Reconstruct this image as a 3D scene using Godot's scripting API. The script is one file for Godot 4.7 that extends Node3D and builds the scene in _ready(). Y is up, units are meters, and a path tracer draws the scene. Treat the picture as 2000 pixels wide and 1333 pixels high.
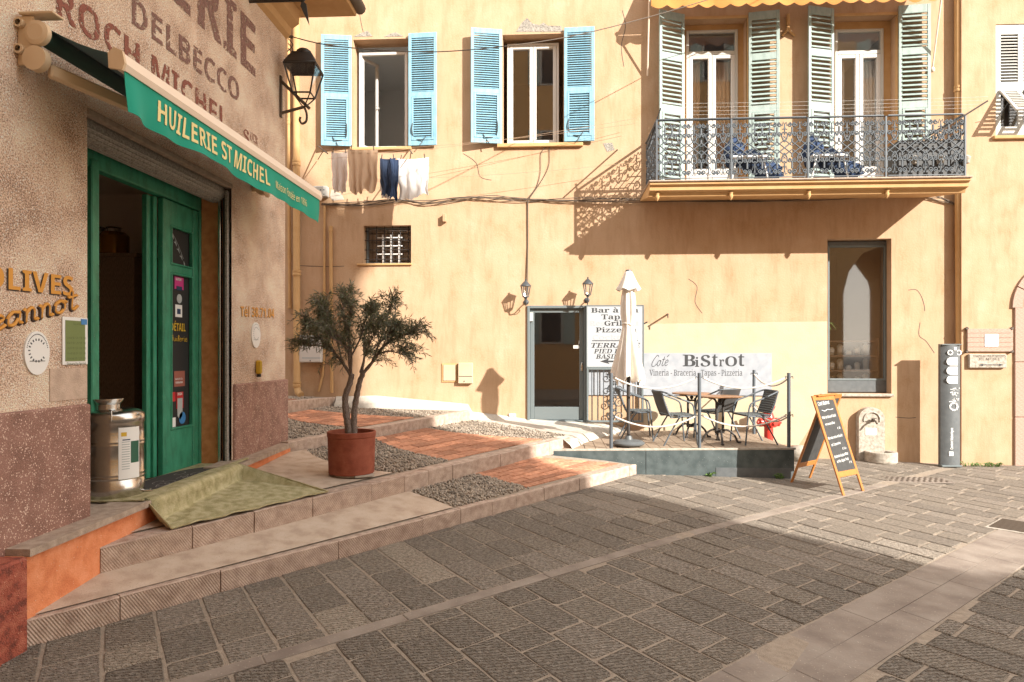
extends Node3D
# A sunny corner of an old Mediterranean town: an oil shop on the left, an ochre house with a small bistro terrace behind.

class MB:
	var v := PackedVector3Array()
	var n := PackedVector3Array()
	var t := PackedVector2Array()
	func tri(a: Vector3, b: Vector3, c: Vector3) -> void:
		var k := (b - a).cross(c - a).normalized()
		v.append(a); v.append(c); v.append(b)
		n.append(k); n.append(k); n.append(k)
		t.append(Vector2.ZERO); t.append(Vector2.ZERO); t.append(Vector2.ZERO)
	func trin(a: Vector3, b: Vector3, c: Vector3, na: Vector3, nb: Vector3, nc: Vector3) -> void:
		v.append(a); v.append(c); v.append(b)
		n.append(na); n.append(nc); n.append(nb)
		t.append(Vector2.ZERO); t.append(Vector2.ZERO); t.append(Vector2.ZERO)
	func quad(a: Vector3, b: Vector3, c: Vector3, d: Vector3) -> void:
		tri(a, b, c); tri(a, c, d)
	func quaduv(a: Vector3, b: Vector3, c: Vector3, d: Vector3, ua: Vector2, ub: Vector2, uc: Vector2, ud: Vector2) -> void:
		var i := t.size()
		tri(a, b, c); tri(a, c, d)
		t[i] = ua; t[i + 1] = uc; t[i + 2] = ub; t[i + 3] = ua; t[i + 4] = ud; t[i + 5] = uc
	func away(p: Array, o: Vector3) -> void: # a convex face turned away from the point o
		var k: Vector3 = (p[1] - p[0]).cross(p[2] - p[0])
		var m := Vector3.ZERO
		for q in p: m += q
		if k.dot(m / p.size() - o) < 0.0: p.reverse()
		for i in range(1, p.size() - 1): tri(p[0], p[i], p[i + 1])
	func box(c: Vector3, s: Vector3, b := Basis(), bev := 0.0) -> void:
		var h := s * 0.5
		bev = minf(bev, 0.45 * minf(s.x, minf(s.y, s.z)))
		var P := func(q: Vector3, ax: int) -> Vector3:
			var r := Vector3(q.x * (h.x - bev), q.y * (h.y - bev), q.z * (h.z - bev))
			r[ax] = q[ax] * h[ax]
			return c + b * r
		for ax in 3:
			var i := (ax + 1) % 3
			var j := (ax + 2) % 3
			for sg in [-1.0, 1.0]:
				var f := []
				for w in [[-1, -1], [1, -1], [1, 1], [-1, 1]]:
					var q := Vector3.ZERO
					q[ax] = sg; q[i] = w[0]; q[j] = w[1]
					f.append(P.call(q, ax))
				away(f, c)
		if bev <= 0.0: return
		for ax in 3:
			var i := (ax + 1) % 3
			var j := (ax + 2) % 3
			for a in [-1.0, 1.0]:
				for d in [-1.0, 1.0]:
					var q := Vector3.ZERO
					q[i] = a; q[j] = d
					var q0 := q; q0[ax] = -1.0
					var q1 := q; q1[ax] = 1.0
					away([P.call(q0, i), P.call(q1, i), P.call(q1, j), P.call(q0, j)], c)
		for x in [-1.0, 1.0]:
			for y in [-1.0, 1.0]:
				for z in [-1.0, 1.0]:
					var q := Vector3(x, y, z)
					away([P.call(q, 0), P.call(q, 1), P.call(q, 2)], c)
	func span(a: Vector3, b: Vector3, bev := 0.0) -> void: # box between two opposite corners
		box((a + b) * 0.5, (b - a).abs(), Basis(), bev)
	func bar(a: Vector3, b: Vector3, w: float, h: float, bev := 0.0) -> void: # a flat bar from a to b
		var z := (b - a).normalized()
		var x := Vector3.UP.cross(z)
		x = Vector3.RIGHT if x.length() < 0.01 else x.normalized()
		box((a + b) * 0.5, Vector3(w, h, (b - a).length()), Basis(x, z.cross(x), z), bev)
	func prism(p: PackedVector2Array, o: Vector3, x: Vector3, y: Vector3, d: Vector3) -> void:
		if Geometry2D.is_polygon_clockwise(p): p.reverse()
		var ix := Geometry2D.triangulate_polygon(p)
		var flip := x.cross(y).dot(d) < 0.0
		for i in range(0, ix.size(), 3):
			var a := o + x * p[ix[i]].x + y * p[ix[i]].y
			var b := o + x * p[ix[i + 1]].x + y * p[ix[i + 1]].y
			var c := o + x * p[ix[i + 2]].x + y * p[ix[i + 2]].y
			var ccw := (b - a).cross(c - a).dot(d) > 0.0
			if ccw:
				tri(a + d, b + d, c + d); tri(a, c, b)
			else:
				tri(a + d, c + d, b + d); tri(a, b, c)
		for i in p.size():
			var q := p[(i + 1) % p.size()]
			var a := o + x * p[i].x + y * p[i].y
			var b := o + x * q.x + y * q.y
			if flip: quad(b, a, a + d, b + d)
			else: quad(a, b, b + d, a + d)
	func tube(p: Array, r, sides := 6, caps := true) -> void:
		var last: Vector3 = (p[1] - p[0]).normalized()
		var side := last.cross(Vector3.UP)
		if side.length() < 0.05: side = last.cross(Vector3.RIGHT)
		side = side.normalized()
		var rings := []
		var nors := []
		for i in p.size():
			var d: Vector3 = last
			if i > 0 and i < p.size() - 1: d = ((p[i] - p[i - 1]).normalized() + (p[i + 1] - p[i]).normalized()).normalized()
			elif i > 0: d = (p[i] - p[i - 1]).normalized()
			if d.length() < 0.5: d = last
			side = (side - d * side.dot(d)).normalized()
			var o := d.cross(side)
			last = d
			var rr: float = r[i] if r is Array else r
			var ring := []
			var nor := []
			for k in sides:
				var a := TAU * k / sides
				var e := side * cos(a) + o * sin(a)
				ring.append(p[i] + e * rr); nor.append(e)
			rings.append(ring); nors.append(nor)
		for i in p.size() - 1:
			for k in sides:
				var m := (k + 1) % sides
				trin(rings[i][k], rings[i][m], rings[i + 1][m], nors[i][k], nors[i][m], nors[i + 1][m])
				trin(rings[i][k], rings[i + 1][m], rings[i + 1][k], nors[i][k], nors[i + 1][m], nors[i + 1][k])
		if caps:
			for k in range(1, sides - 1):
				tri(rings[0][0], rings[0][k + 1], rings[0][k])
				tri(rings[-1][0], rings[-1][k], rings[-1][k + 1])
	func lathe(p: Array, at: Vector3, seg := 24, smooth := false, b := Basis()) -> void: # p: Vector2(radius, height) upwards
		var nn := []
		for i in p.size() - 1:
			var d: Vector2 = p[i + 1] - p[i]
			nn.append(Vector2(d.y, -d.x).normalized())
		for i in p.size() - 1:
			var na: Vector2 = nn[i]
			var nb: Vector2 = nn[i]
			if smooth:
				if i > 0: na = (nn[i - 1] + nn[i]).normalized()
				if i < nn.size() - 1: nb = (nn[i + 1] + nn[i]).normalized()
			for k in seg:
				var c0 := Vector3(cos(TAU * k / seg), 0, -sin(TAU * k / seg))
				var c1 := Vector3(cos(TAU * (k + 1) / seg), 0, -sin(TAU * (k + 1) / seg))
				var a0 = at + b * (c0 * p[i].x + Vector3.UP * p[i].y)
				var a1 = at + b * (c1 * p[i].x + Vector3.UP * p[i].y)
				var b0 = at + b * (c0 * p[i + 1].x + Vector3.UP * p[i + 1].y)
				var b1 = at + b * (c1 * p[i + 1].x + Vector3.UP * p[i + 1].y)
				var m0 := b * (c0 * na.x + Vector3.UP * na.y)
				var m1 := b * (c1 * na.x + Vector3.UP * na.y)
				var e0 := b * (c0 * nb.x + Vector3.UP * nb.y)
				var e1 := b * (c1 * nb.x + Vector3.UP * nb.y)
				trin(a0, a1, b1, m0, m1, e1)
				trin(a0, b1, b0, m0, e1, e0)
	func ball(at: Vector3, r: Vector3, seg := 10, rings := 6) -> void:
		var p := func(i: int, k: int) -> Vector3:
			var a := PI * i / rings - PI * 0.5
			return Vector3(cos(a) * cos(TAU * k / seg), sin(a), -cos(a) * sin(TAU * k / seg))
		for i in rings:
			for k in seg:
				var q := [p.call(i, k), p.call(i, k + 1), p.call(i + 1, k + 1), p.call(i + 1, k)]
				var w := []
				for e in q: w.append((e / r).normalized())
				if i > 0: trin(at + q[0] * r, at + q[1] * r, at + q[2] * r, w[0], w[1], w[2])
				if i < rings - 1: trin(at + q[0] * r, at + q[2] * r, at + q[3] * r, w[0], w[2], w[3])
	func sheet(rows: Array, thick := 0.0) -> void: # rows of points, smooth; with a second skin when thick
		var nu := rows.size()
		var nv: int = rows[0].size()
		var nor := []
		for i in nu:
			var r := []
			for j in nv:
				var a: Vector3 = rows[mini(i + 1, nu - 1)][j] - rows[maxi(i - 1, 0)][j]
				var b: Vector3 = rows[i][mini(j + 1, nv - 1)] - rows[i][maxi(j - 1, 0)]
				r.append(a.cross(b).normalized())
			nor.append(r)
		for i in nu - 1:
			for j in nv - 1:
				trin(rows[i][j], rows[i + 1][j], rows[i + 1][j + 1], nor[i][j], nor[i + 1][j], nor[i + 1][j + 1])
				trin(rows[i][j], rows[i + 1][j + 1], rows[i][j + 1], nor[i][j], nor[i + 1][j + 1], nor[i][j + 1])
				if thick > 0.0:
					var d := [rows[i][j] - nor[i][j] * thick, rows[i + 1][j] - nor[i + 1][j] * thick, rows[i + 1][j + 1] - nor[i + 1][j + 1] * thick, rows[i][j + 1] - nor[i][j + 1] * thick]
					trin(d[0], d[2], d[1], -nor[i][j], -nor[i + 1][j + 1], -nor[i + 1][j])
					trin(d[0], d[3], d[2], -nor[i][j], -nor[i][j + 1], -nor[i + 1][j + 1])
		if thick > 0.0:
			var rim := []
			for j in nv: rim.append([0, j])
			for i in range(1, nu): rim.append([i, nv - 1])
			for j in range(nv - 2, -1, -1): rim.append([nu - 1, j])
			for i in range(nu - 2, -1, -1): rim.append([i, 0])
			for k in rim.size() - 1:
				var a: Vector3 = rows[rim[k][0]][rim[k][1]]
				var b: Vector3 = rows[rim[k + 1][0]][rim[k + 1][1]]
				quad(a, b, b - nor[rim[k + 1][0]][rim[k + 1][1]] * thick, a - nor[rim[k][0]][rim[k][1]] * thick)
	func ribbon(p: Array, w: float, nrm: Vector3, d := 0.0) -> void: # flat stroke along p on the plane with normal nrm
		var ss := []
		for i in p.size():
			var k: Vector3 = p[mini(i + 1, p.size() - 1)] - p[maxi(i - 1, 0)]
			ss.append(nrm.cross(k).normalized() * w * 0.5)
		for i in p.size() - 1:
			var h: Vector3 = nrm * d
			quad(p[i] + ss[i] + h, p[i] - ss[i] + h, p[i + 1] - ss[i + 1] + h, p[i + 1] + ss[i + 1] + h)
	func moved(o: Vector3) -> void:
		for i in v.size(): v[i] -= o
	func low() -> Vector3: # the middle of its underside
		if v.is_empty(): return Vector3.ZERO
		var a := v[0]
		var b := v[0]
		for q in v:
			a = a.min(q); b = b.max(q)
		return Vector3((a.x + b.x) * 0.5, a.y, (a.z + b.z) * 0.5)
	func mesh() -> ArrayMesh:
		var a := []
		a.resize(Mesh.ARRAY_MAX)
		a[Mesh.ARRAY_VERTEX] = v
		a[Mesh.ARRAY_NORMAL] = n
		a[Mesh.ARRAY_TEX_UV] = t
		var m := ArrayMesh.new()
		m.add_surface_from_arrays(Mesh.PRIMITIVE_TRIANGLES, a)
		return m

var M := {}
var names := {}
var rng := RandomNumberGenerator.new()
const LITTLE := 0.003

func numbered(s: String) -> String:
	var k: int = names.get(s, 0)
	names[s] = k + 1
	return s if k == 0 else "%s_%03d" % [s, k]

func base_of(p: Node) -> Vector3:
	var o := Vector3.ZERO
	while p != self:
		o += p.position
		p = p.get_parent()
	return o

func place(called: String, m: Mesh, mt: Material, at: Vector3, parent: Node) -> MeshInstance3D:
	var o := MeshInstance3D.new()
	o.name = numbered(called) if parent == self else called
	o.mesh = m
	o.material_override = mt
	o.position = at
	parent.add_child(o, true)
	return o

func put(called: String, b: MB, mt: Material, parent: Node = self) -> MeshInstance3D: # shapes in metres of the place
	var at := b.low()
	b.moved(at)
	return place(called, b.mesh(), mt, at - base_of(parent), parent)

func putl(called: String, b: MB, mt: Material, parent: Node) -> MeshInstance3D: # shapes in the parent's own axes
	var at := b.low()
	b.moved(at)
	return place(called, b.mesh(), mt, at, parent)

func tag(o: Node, label: String, category: String, group := "") -> Node:
	if label: o.set_meta("label", label)
	if category: o.set_meta("category", category)
	if group: o.set_meta("group", group)
	return o

func thing(called: String, label: String, category: String, at := Vector3.ZERO, turn := 0.0, group := "") -> Node3D:
	var o := Node3D.new()
	o.name = numbered(called)
	add_child(o)
	o.position = at
	o.rotation.y = turn
	tag(o, label, category, group)
	return o

func structure(o: Node) -> Node:
	o.set_meta("kind", "structure")
	return o

func stuff(o: Node) -> Node:
	o.set_meta("kind", "stuff")
	return o

func lin(r: float, g: float, b: float) -> Color:
	return Color(r, g, b).linear_to_srgb()

func mat(called: String, c: Color, rough := 0.8, metal := 0.0) -> StandardMaterial3D: # c linear
	var m := StandardMaterial3D.new()
	m.resource_name = called
	m.albedo_color = c.linear_to_srgb()
	m.roughness = rough
	m.metallic = metal
	m.cull_mode = BaseMaterial3D.CULL_DISABLED
	M[called] = m
	return m

func noise(size: int, sd: int, freq: float, oct := 4, kind := FastNoiseLite.TYPE_SIMPLEX_SMOOTH) -> PackedByteArray:
	var f := FastNoiseLite.new()
	f.seed = sd
	f.noise_type = kind
	f.frequency = freq
	f.fractal_octaves = oct
	if oct == 1: f.fractal_type = FastNoiseLite.FRACTAL_NONE
	var im := f.get_seamless_image(size, size)
	im.convert(Image.FORMAT_L8)
	return im.get_data()

# a colour texture: low and fine noise walk along a ramp of linear colours; a share of grains takes the grain colour
func skin(size: int, sd: int, ramp: Array, f1: float, a1: float, f2: float, a2: float, grain := 0.0, gc := Color.WHITE, oct := 4, gb := 1) -> ImageTexture:
	var p := noise(size, sd, f1, oct)
	var q := noise(size, sd + 7, f2, 2)
	var lut := PackedByteArray()
	for i in 256:
		var x := i / 255.0 * (ramp.size() - 1)
		var k := mini(int(x), ramp.size() - 2)
		var c: Color = (ramp[k] as Color).lerp(ramp[k + 1], x - k).linear_to_srgb()
		lut.append(int(c.r * 255)); lut.append(int(c.g * 255)); lut.append(int(c.b * 255))
	var g := gc.linear_to_srgb()
	var out := PackedByteArray()
	out.resize(size * size * 3)
	var r := RandomNumberGenerator.new()
	r.seed = sd
	var spot := PackedByteArray() # grains a few pixels wide
	spot.resize(size * size)
	if grain > 0.0:
		for j in int(grain * size * size / (gb * gb)):
			var x0 := r.randi() % size
			var y0 := r.randi() % size
			var w := r.randi_range(1, gb + 1)
			var h := r.randi_range(1, gb + 1)
			for y in h:
				for x in w: spot[((y0 + y) % size) * size + (x0 + x) % size] = 1
	for i in size * size:
		var k := clampi(int(127.5 + (p[i] - 127.5) * a1 + (q[i] - 127.5) * a2), 0, 255) * 3
		if spot[i] == 1:
			out[i * 3] = int(g.r * 255); out[i * 3 + 1] = int(g.g * 255); out[i * 3 + 2] = int(g.b * 255)
		else:
			out[i * 3] = lut[k]; out[i * 3 + 1] = lut[k + 1]; out[i * 3 + 2] = lut[k + 2]
	return ImageTexture.create_from_image(Image.create_from_data(size, size, false, Image.FORMAT_RGB8, out))

func relief(size: int, sd: int, f1: float, a1: float, f2: float, a2: float, ribs := 0, ribd := 0.0) -> ImageTexture:
	var p := noise(size, sd, f1, 3)
	var q := noise(size, sd + 5, f2, 2)
	var out := PackedByteArray()
	out.resize(size * size)
	for y in size:
		for x in size:
			var i := y * size + x
			var h := 127.5 + (p[i] - 127.5) * a1 + (q[i] - 127.5) * a2
			if ribs > 0: h += ribd * 127.0 * (absf(fposmod(float(y) / size * ribs + (p[i] - 127.5) * 0.004, 1.0) - 0.5) * 4.0 - 1.0)
			out[i] = clampi(int(h), 0, 255)
	return ImageTexture.create_from_image(Image.create_from_data(size, size, false, Image.FORMAT_L8, out))

func tri(m: StandardMaterial3D, sc) -> void: # world-space mapping, sc repeats per metre
	m.uv1_triplanar = true
	m.uv1_world_triplanar = true
	m.uv1_scale = sc if sc is Vector3 else Vector3.ONE * float(sc)

func skinned(called: String, tex: Texture2D, sc, rough := 0.9, rel: Texture2D = null, cm := 0.0, tint := Color.WHITE) -> StandardMaterial3D:
	var m := mat(called, tint, rough)
	m.albedo_texture = tex
	tri(m, sc)
	if rel:
		m.heightmap_enabled = true
		m.heightmap_texture = rel
		m.heightmap_scale = cm
	return m

func bend(p: Array, k := 6) -> Array: # a smooth curve through the points
	var c := Curve3D.new()
	for i in p.size():
		var d: Vector3 = (p[mini(i + 1, p.size() - 1)] - p[maxi(i - 1, 0)]) / 6.0
		c.add_point(p[i], -d, d)
	var r := []
	for i in p.size() - 1:
		for j in k: r.append(c.sample(i, float(j) / k))
	r.append(p[-1])
	return r

func sag(a: Vector3, b: Vector3, drop: float, k := 14) -> Array:
	var r := []
	for i in k + 1:
		var s := float(i) / k
		r.append(a.lerp(b, s) - Vector3.UP * drop * 4.0 * s * (1.0 - s))
	return r

var fonts := {}
func font(kind: String) -> SystemFont:
	if not fonts.has(kind):
		var f := SystemFont.new()
		f.font_names = PackedStringArray([kind.get_slice("/", 0)])
		if kind.ends_with("/bold"): f.font_weight = 700
		fonts[kind] = f
	return fonts[kind]

func raw_text(s: String, kind: String) -> Array: # triangles of a text, with its left edge at 0, baseline at 0 and capitals 1 high
	var tm := TextMesh.new()
	tm.font = font(kind)
	tm.font_size = 64
	tm.pixel_size = 0.01
	tm.depth = 0.0
	tm.curve_step = 1.5
	tm.horizontal_alignment = HORIZONTAL_ALIGNMENT_LEFT
	tm.text = "H"
	var cap := tm.get_aabb()
	tm.text = s
	if tm.get_surface_count() == 0: return [PackedVector3Array(), PackedInt32Array(), 1.0]
	var a := tm.surface_get_arrays(0)
	var p: PackedVector3Array = a[Mesh.ARRAY_VERTEX]
	var ix = a[Mesh.ARRAY_INDEX]
	var lo := INF
	var hi := -INF
	for q in p:
		lo = minf(lo, q.x); hi = maxf(hi, q.x)
	for i in p.size(): p[i] = Vector3((p[i].x - lo) / cap.size.y, (p[i].y - cap.position.y) / cap.size.y, 0.0)
	if ix == null or (ix as PackedInt32Array).is_empty():
		ix = PackedInt32Array(range(p.size()))
	return [p, ix, (hi - lo) / cap.size.y]

# text from its baseline's left end, along right (its whole width), capitals as tall as up, on a surface with the normal nrm
func text(b: MB, s: String, kind: String, o: Vector3, right: Vector3, up: Vector3, nrm: Vector3, lean := 0.0) -> void:
	var r := raw_text(s, kind)
	var p: PackedVector3Array = r[0]
	var ix: PackedInt32Array = r[1]
	var w: float = r[2]
	for i in range(0, ix.size(), 3):
		var q := []
		for k in 3:
			var e := p[ix[i + k]]
			q.append(o + right * ((e.x + e.y * lean) / w) + up * e.y)
		if (q[1] - q[0]).cross(q[2] - q[0]).dot(nrm) < 0.0: b.tri(q[0], q[2], q[1])
		else: b.tri(q[0], q[1], q[2])

# a painted word, one part per letter
func letters(o: Node, s: String, kind: String, start: Vector3, right: Vector3, up: Vector3, nrm: Vector3, m: Material, called: String) -> void:
	var whole: float = raw_text(s, kind)[2]
	for i in s.length():
		if s[i] == " ": continue
		var w: float = raw_text(s[i], kind)[2]
		var x: float = raw_text(s.substr(0, i + 1), kind)[2] - w
		var b := MB.new()
		text(b, s[i], kind, start + right * (x / whole), right * (w / whole), up, nrm)
		put(called, b, m, o)

# joined handwriting: strokes on a unit grid (x to the right, y up, small letters 1 high)
const HAND := {
	"e": [[0, .45, .35, .5, .6, .75, .4, 1, .1, .8, .05, .35, .3, 0, .7, .2]],
	"a": [[.65, .9, .3, 1, .05, .6, .1, .1, .4, .05, .65, .5, .7, .95, .65, .2, .85, .05]],
	"n": [[0, .9, .12, .95, .12, 0, .15, .6, .4, 1, .6, .85, .6, .1, .85, .05]],
	"o": [[.4, 1, .1, .8, .05, .3, .3, 0, .6, .2, .65, .7, .4, 1, .8, .8]],
	"t": [[.35, 1.6, .25, .3, .4, 0, .7, .2], [0, 1.1, .65, 1.15]],
	"C": [[1.1, 1.6, .8, 1.9, .4, 1.5, .05, .7, .2, .05, .7, 0, 1.1, .4]],
	"H": [[.2, 1.9, .1, 0], [.9, 1.9, .8, 0], [-.1, .9, 1.05, 1.0]],
	"u": [[.05, 1, .05, .3, .25, 0, .5, .25, .55, 1, .55, .2, .8, .05]],
	"i": [[.1, 1, .1, .2, .35, .05], [.12, 1.35, .14, 1.42]],
	"l": [[.05, .2, .4, 1.4, .3, 1.8, .12, 1.4, .12, .2, .35, .02]],
	"r": [[.05, 1, .12, .1, .15, .7, .4, 1, .6, .9]],
	"J": [[.1, 1.8, .9, 1.8], [.6, 1.8, .55, .2, .3, -.3, 0, .1]],
	"'": [[.2, 1.5, .5, 1.9]],
}
func hand(b: MB, s: String, o: Vector3, right: Vector3, up: Vector3, nrm: Vector3, w: float) -> void: # right and up: the size of one unit
	var x := 0.0
	for ch in s:
		if ch == "'": # an accent over the last letter
			x -= 0.85
		if not HAND.has(ch):
			x += 0.6
			continue
		var far := 0.0
		for st in HAND[ch]:
			var p := []
			for i in range(0, st.size(), 2):
				p.append(o + right * (x + st[i]) + up * st[i + 1])
				far = maxf(far, st[i])
			b.tube(bend(p, 4), w * 0.5, 4)
		x += far + 0.08

func glass(called: String, tint: Color, a: float, mirror: float) -> StandardMaterial3D:
	var m := mat(called, tint, 0.02, mirror)
	m.albedo_color.a = a
	m.transparency = BaseMaterial3D.TRANSPARENCY_ALPHA
	return m

func _ready() -> void:
	rng.seed = 11
	var cam := Camera3D.new()
	cam.name = "camera"
	cam.projection = Camera3D.PROJECTION_FRUSTUM
	cam.near = 0.1
	cam.far = 400.0
	cam.size = 0.1
	cam.frustum_offset = Vector2(0.0, 0.00177)
	cam.position = Vector3(0, 1.75, 0)
	cam.rotation.y = 0.056
	cam.current = true
	add_child(cam)
	var env := Environment.new()
	env.background_mode = Environment.BG_SKY
	var sky := Sky.new()
	var sm := ProceduralSkyMaterial.new()
	sm.sky_top_color = Color(0.78, 0.78, 0.78)
	sm.sky_horizon_color = Color(1.0, 0.94, 0.86)
	sm.sky_curve = 0.18
	sm.ground_bottom_color = Color(0.30, 0.27, 0.24)
	sm.ground_horizon_color = Color(0.6, 0.58, 0.55)
	sm.sky_energy_multiplier = 1.25
	sky.sky_material = sm
	env.sky = sky
	env.tonemap_mode = Environment.TONE_MAPPER_LINEAR
	env.tonemap_exposure = 2.15
	env.sdfgi_enabled = true
	env.ssao_enabled = true
	env.ssil_enabled = true
	var we := WorldEnvironment.new()
	we.name = "world_environment"
	we.environment = env
	add_child(we)
	var sun := DirectionalLight3D.new()
	sun.name = "sun"
	sun.light_energy = 1.6
	sun.light_color = Color(1.0, 0.975, 0.935)
	sun.light_angular_distance = 0.5
	sun.shadow_enabled = true
	add_child(sun)
	sun.look_at_from_position(Vector3.ZERO, Vector3(-1.06, -0.72, -1.0))
	materials()
	street()
	steps()
	far_building()
	neighbour_building()
	shop()
	across()
	terrace()
	facade_things()
	shop_things()
	street_things()

func materials() -> void:
	var rough := relief(512, 3, 0.02, 0.8, 0.2, 0.6)
	var ochre := skin(1024, 21, [Color(0.411, 0.252, 0.135), Color(0.465, 0.310, 0.190), Color(0.487, 0.327, 0.206), Color(0.524, 0.368, 0.251)], 0.006, 0.85, 0.12, 0.35, 0.0, Color.WHITE, 5)
	skinned("ochre plaster", ochre, 0.23, 0.92, rough, 0.3)
	skinned("pale ochre plaster", ochre, 0.31, 0.92, rough, 0.3, Color(1.0, 1.0, 1.0).lerp(Color(1, 1, 1), 1))
	# rain streaks and grime, drawn out downwards
	var streak := skin(512, 23, [Color(.90, .87, .83), Color(.965, .955, .94), Color(1, 1, 1), Color(1, 1, 1)], 0.012, 1.4, 0.05, 0.7, 0.0, Color.WHITE, 5)
	for q in ["ochre plaster", "pale ochre plaster"]:
		var pm: StandardMaterial3D = M[q]
		pm.detail_enabled = true
		pm.detail_blend_mode = BaseMaterial3D.BLEND_MODE_MUL
		pm.detail_uv_layer = BaseMaterial3D.DETAIL_UV_2
		pm.detail_albedo = streak
		pm.uv2_triplanar = true
		pm.uv2_world_triplanar = true
		pm.uv2_scale = Vector3(.55, .10, .55)
	skinned("repainted plaster", skin(512, 25, [Color(0.457, 0.371, 0.254), Color(0.487, 0.402, 0.286)], 0.01, 1.2, 0.1, 0.3), 0.4, 0.9, rough, 0.3)
	skinned("trim ochre", skin(256, 27, [Color(0.473, 0.281, 0.116), Color(0.528, 0.330, 0.154)], 0.02, 1.2, 0.1, 0.4), 0.7, 0.85)
	skinned("broken plaster", skin(512, 31, [Color(.22, .20, .17), Color(.50, .46, .40), Color(.34, .30, .25)], 0.03, 1.4, 0.2, 1.0), 1.5, 0.95, rough, 2.5)
	skinned("lime plaster", skin(512, 33, [Color(.42, .38, .32), Color(.56, .51, .44)], 0.02, 1.4, 0.2, 0.5), 0.8, 0.95, rough, 0.8)
	var coarse := relief(1024, 41, 0.03, 0.3, 0.25, 1.0)
	skinned("roughcast", skin(1024, 43, [Color(0.249, 0.158, 0.111), Color(0.589, 0.410, 0.298), Color(0.785, 0.587, 0.447), Color(0.810, 0.765, 0.605)], 0.004, 0.7, 0.17, 1.35, 0.07, Color(0.810, 0.819, 0.764), 5, 2), 0.42, 0.95, coarse, 1.0)
	skinned("smooth render", skin(512, 47, [Color(0.459, 0.344, 0.263), Color(0.608, 0.466, 0.365)], 0.02, 1.3, 0.2, 0.6), 0.8, 0.95, rough, 0.5)
	skinned("granite plinth", skin(1024, 51, [Color(0.135, 0.068, 0.053), Color(0.300, 0.158, 0.120), Color(0.390, 0.225, 0.180)], 0.006, 0.6, 0.15, 0.9, 0.12, Color(0.780, 0.600, 0.495), 4, 4), 0.6, 0.7, coarse, 0.35)
	skinned("orange paint", skin(512, 53, [Color(0.624, 0.195, 0.078), Color(0.728, 0.260, 0.111), Color(0.780, 0.312, 0.156)], 0.015, 1.3, 0.1, 0.4, 0.001, Color(0.780, 0.650, 0.520)), 0.8, 0.8, rough, 0.4)
	skinned("red paint", skin(512, 55, [Color(0.156, 0.039, 0.026), Color(0.338, 0.078, 0.046), Color(0.416, 0.130, 0.078)], 0.02, 1.5, 0.12, 0.6, 0.002, Color(0.650, 0.455, 0.325)), 0.9, 0.75, rough, 1.0)
	skinned("sill stone", skin(512, 57, [Color(0.290, 0.217, 0.167), Color(0.464, 0.370, 0.290)], 0.02, 1.2, 0.25, 0.7), 1.0, 0.85, rough, 0.4)
	skinned("concrete tread", skin(1024, 61, [Color(0.378, 0.280, 0.210), Color(0.504, 0.399, 0.308), Color(0.560, 0.462, 0.371)], 0.008, 1.3, 0.2, 0.35, 0.004, Color(0.196, 0.140, 0.112), 5), 0.5, 0.9, rough, 0.25)
	var kerb := skin(512, 63, [Color(0.280, 0.189, 0.147), Color(0.448, 0.336, 0.266), Color(0.588, 0.462, 0.378)], 0.02, 1.1, 0.2, 0.9, 0.01, Color(0.168, 0.126, 0.112))
	skinned("kerb granite", kerb, 0.9, 0.85, coarse, 0.35)
	var ribs := relief(512, 67, 0.03, 0.45, 0.18, 0.3, 38, 0.8)
	for i in 4:
		var k: float = [0.78, 0.88, 0.97, 1.2][i]
		var m := mat(["dark paving", "paving", "worn paving", "pale paving"][i], Color.WHITE, 0.82)
		var hue: Color = [Color(1, .955, .91), Color(1, .95, .89), Color(1, .955, .915), Color(1.0, .95, .88)][i]
		m.albedo_texture = skin(512, 70 + i, [Color(0.165, 0.145, 0.120) * hue * k, Color(0.281, 0.247, 0.208) * hue * k, Color(0.388, 0.346, 0.297) * hue * k], 0.02, 1.0, 0.22, 0.9, 0.010, Color(0.561, 0.511, 0.446), 4, 2)
		m.heightmap_enabled = true
		m.heightmap_texture = ribs
		m.heightmap_scale = 1.1
	skinned("joint mortar", skin(512, 77, [Color(0.257, 0.204, 0.157), Color(0.342, 0.285, 0.223)], 0.03, 1.2, 0.2, 0.8), 1.0, 0.95, rough, 0.8)
	skinned("smooth slab", skin(1024, 79, [Color(0.175, 0.139, 0.116), Color(0.232, 0.191, 0.158), Color(0.278, 0.235, 0.198)], 0.006, 1.3, 0.2, 0.3, 0.003, Color(0.516, 0.475, 0.396), 5), 0.4, 0.8, rough, 0.2)
	for i in 4:
		var k: float = [0.75, 0.95, 1.12, 1.35][i]
		skinned(["dark brick", "brick", "orange brick", "pale brick"][i], skin(256, 81 + i, [Color(.32, .13, .07) * k, Color(.46, .21, .12) * k, Color(.54, .28, .18) * k], 0.03, 1.2, 0.2, 0.7), 1.7, 0.85, rough, 0.5)
	var peb := mat("pebble", Color.WHITE, 0.75)
	peb.vertex_color_use_as_albedo = true
	skinned("terracotta", skin(512, 87, [Color(0.204, 0.042, 0.018), Color(0.272, 0.065, 0.031), Color(0.315, 0.090, 0.047)], 0.012, 1.4, 0.15, 0.4), 1.1, 0.75, rough, 0.3)
	skinned("potting soil", skin(256, 88, [Color(.03, .02, .015), Color(.09, .06, .04)], 0.1, 1.0, 0.3, 1.0), 3.0, 0.95, rough, 2.0)
	skinned("bark", skin(512, 89, [Color(0.120, 0.084, 0.072), Color(0.312, 0.240, 0.204), Color(0.456, 0.372, 0.324)], 0.04, 1.2, 0.2, 0.8), Vector3(5, 1.6, 5), 0.95, relief(512, 90, 0.04, 1.0, 0.2, 0.6), 2.0)
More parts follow.
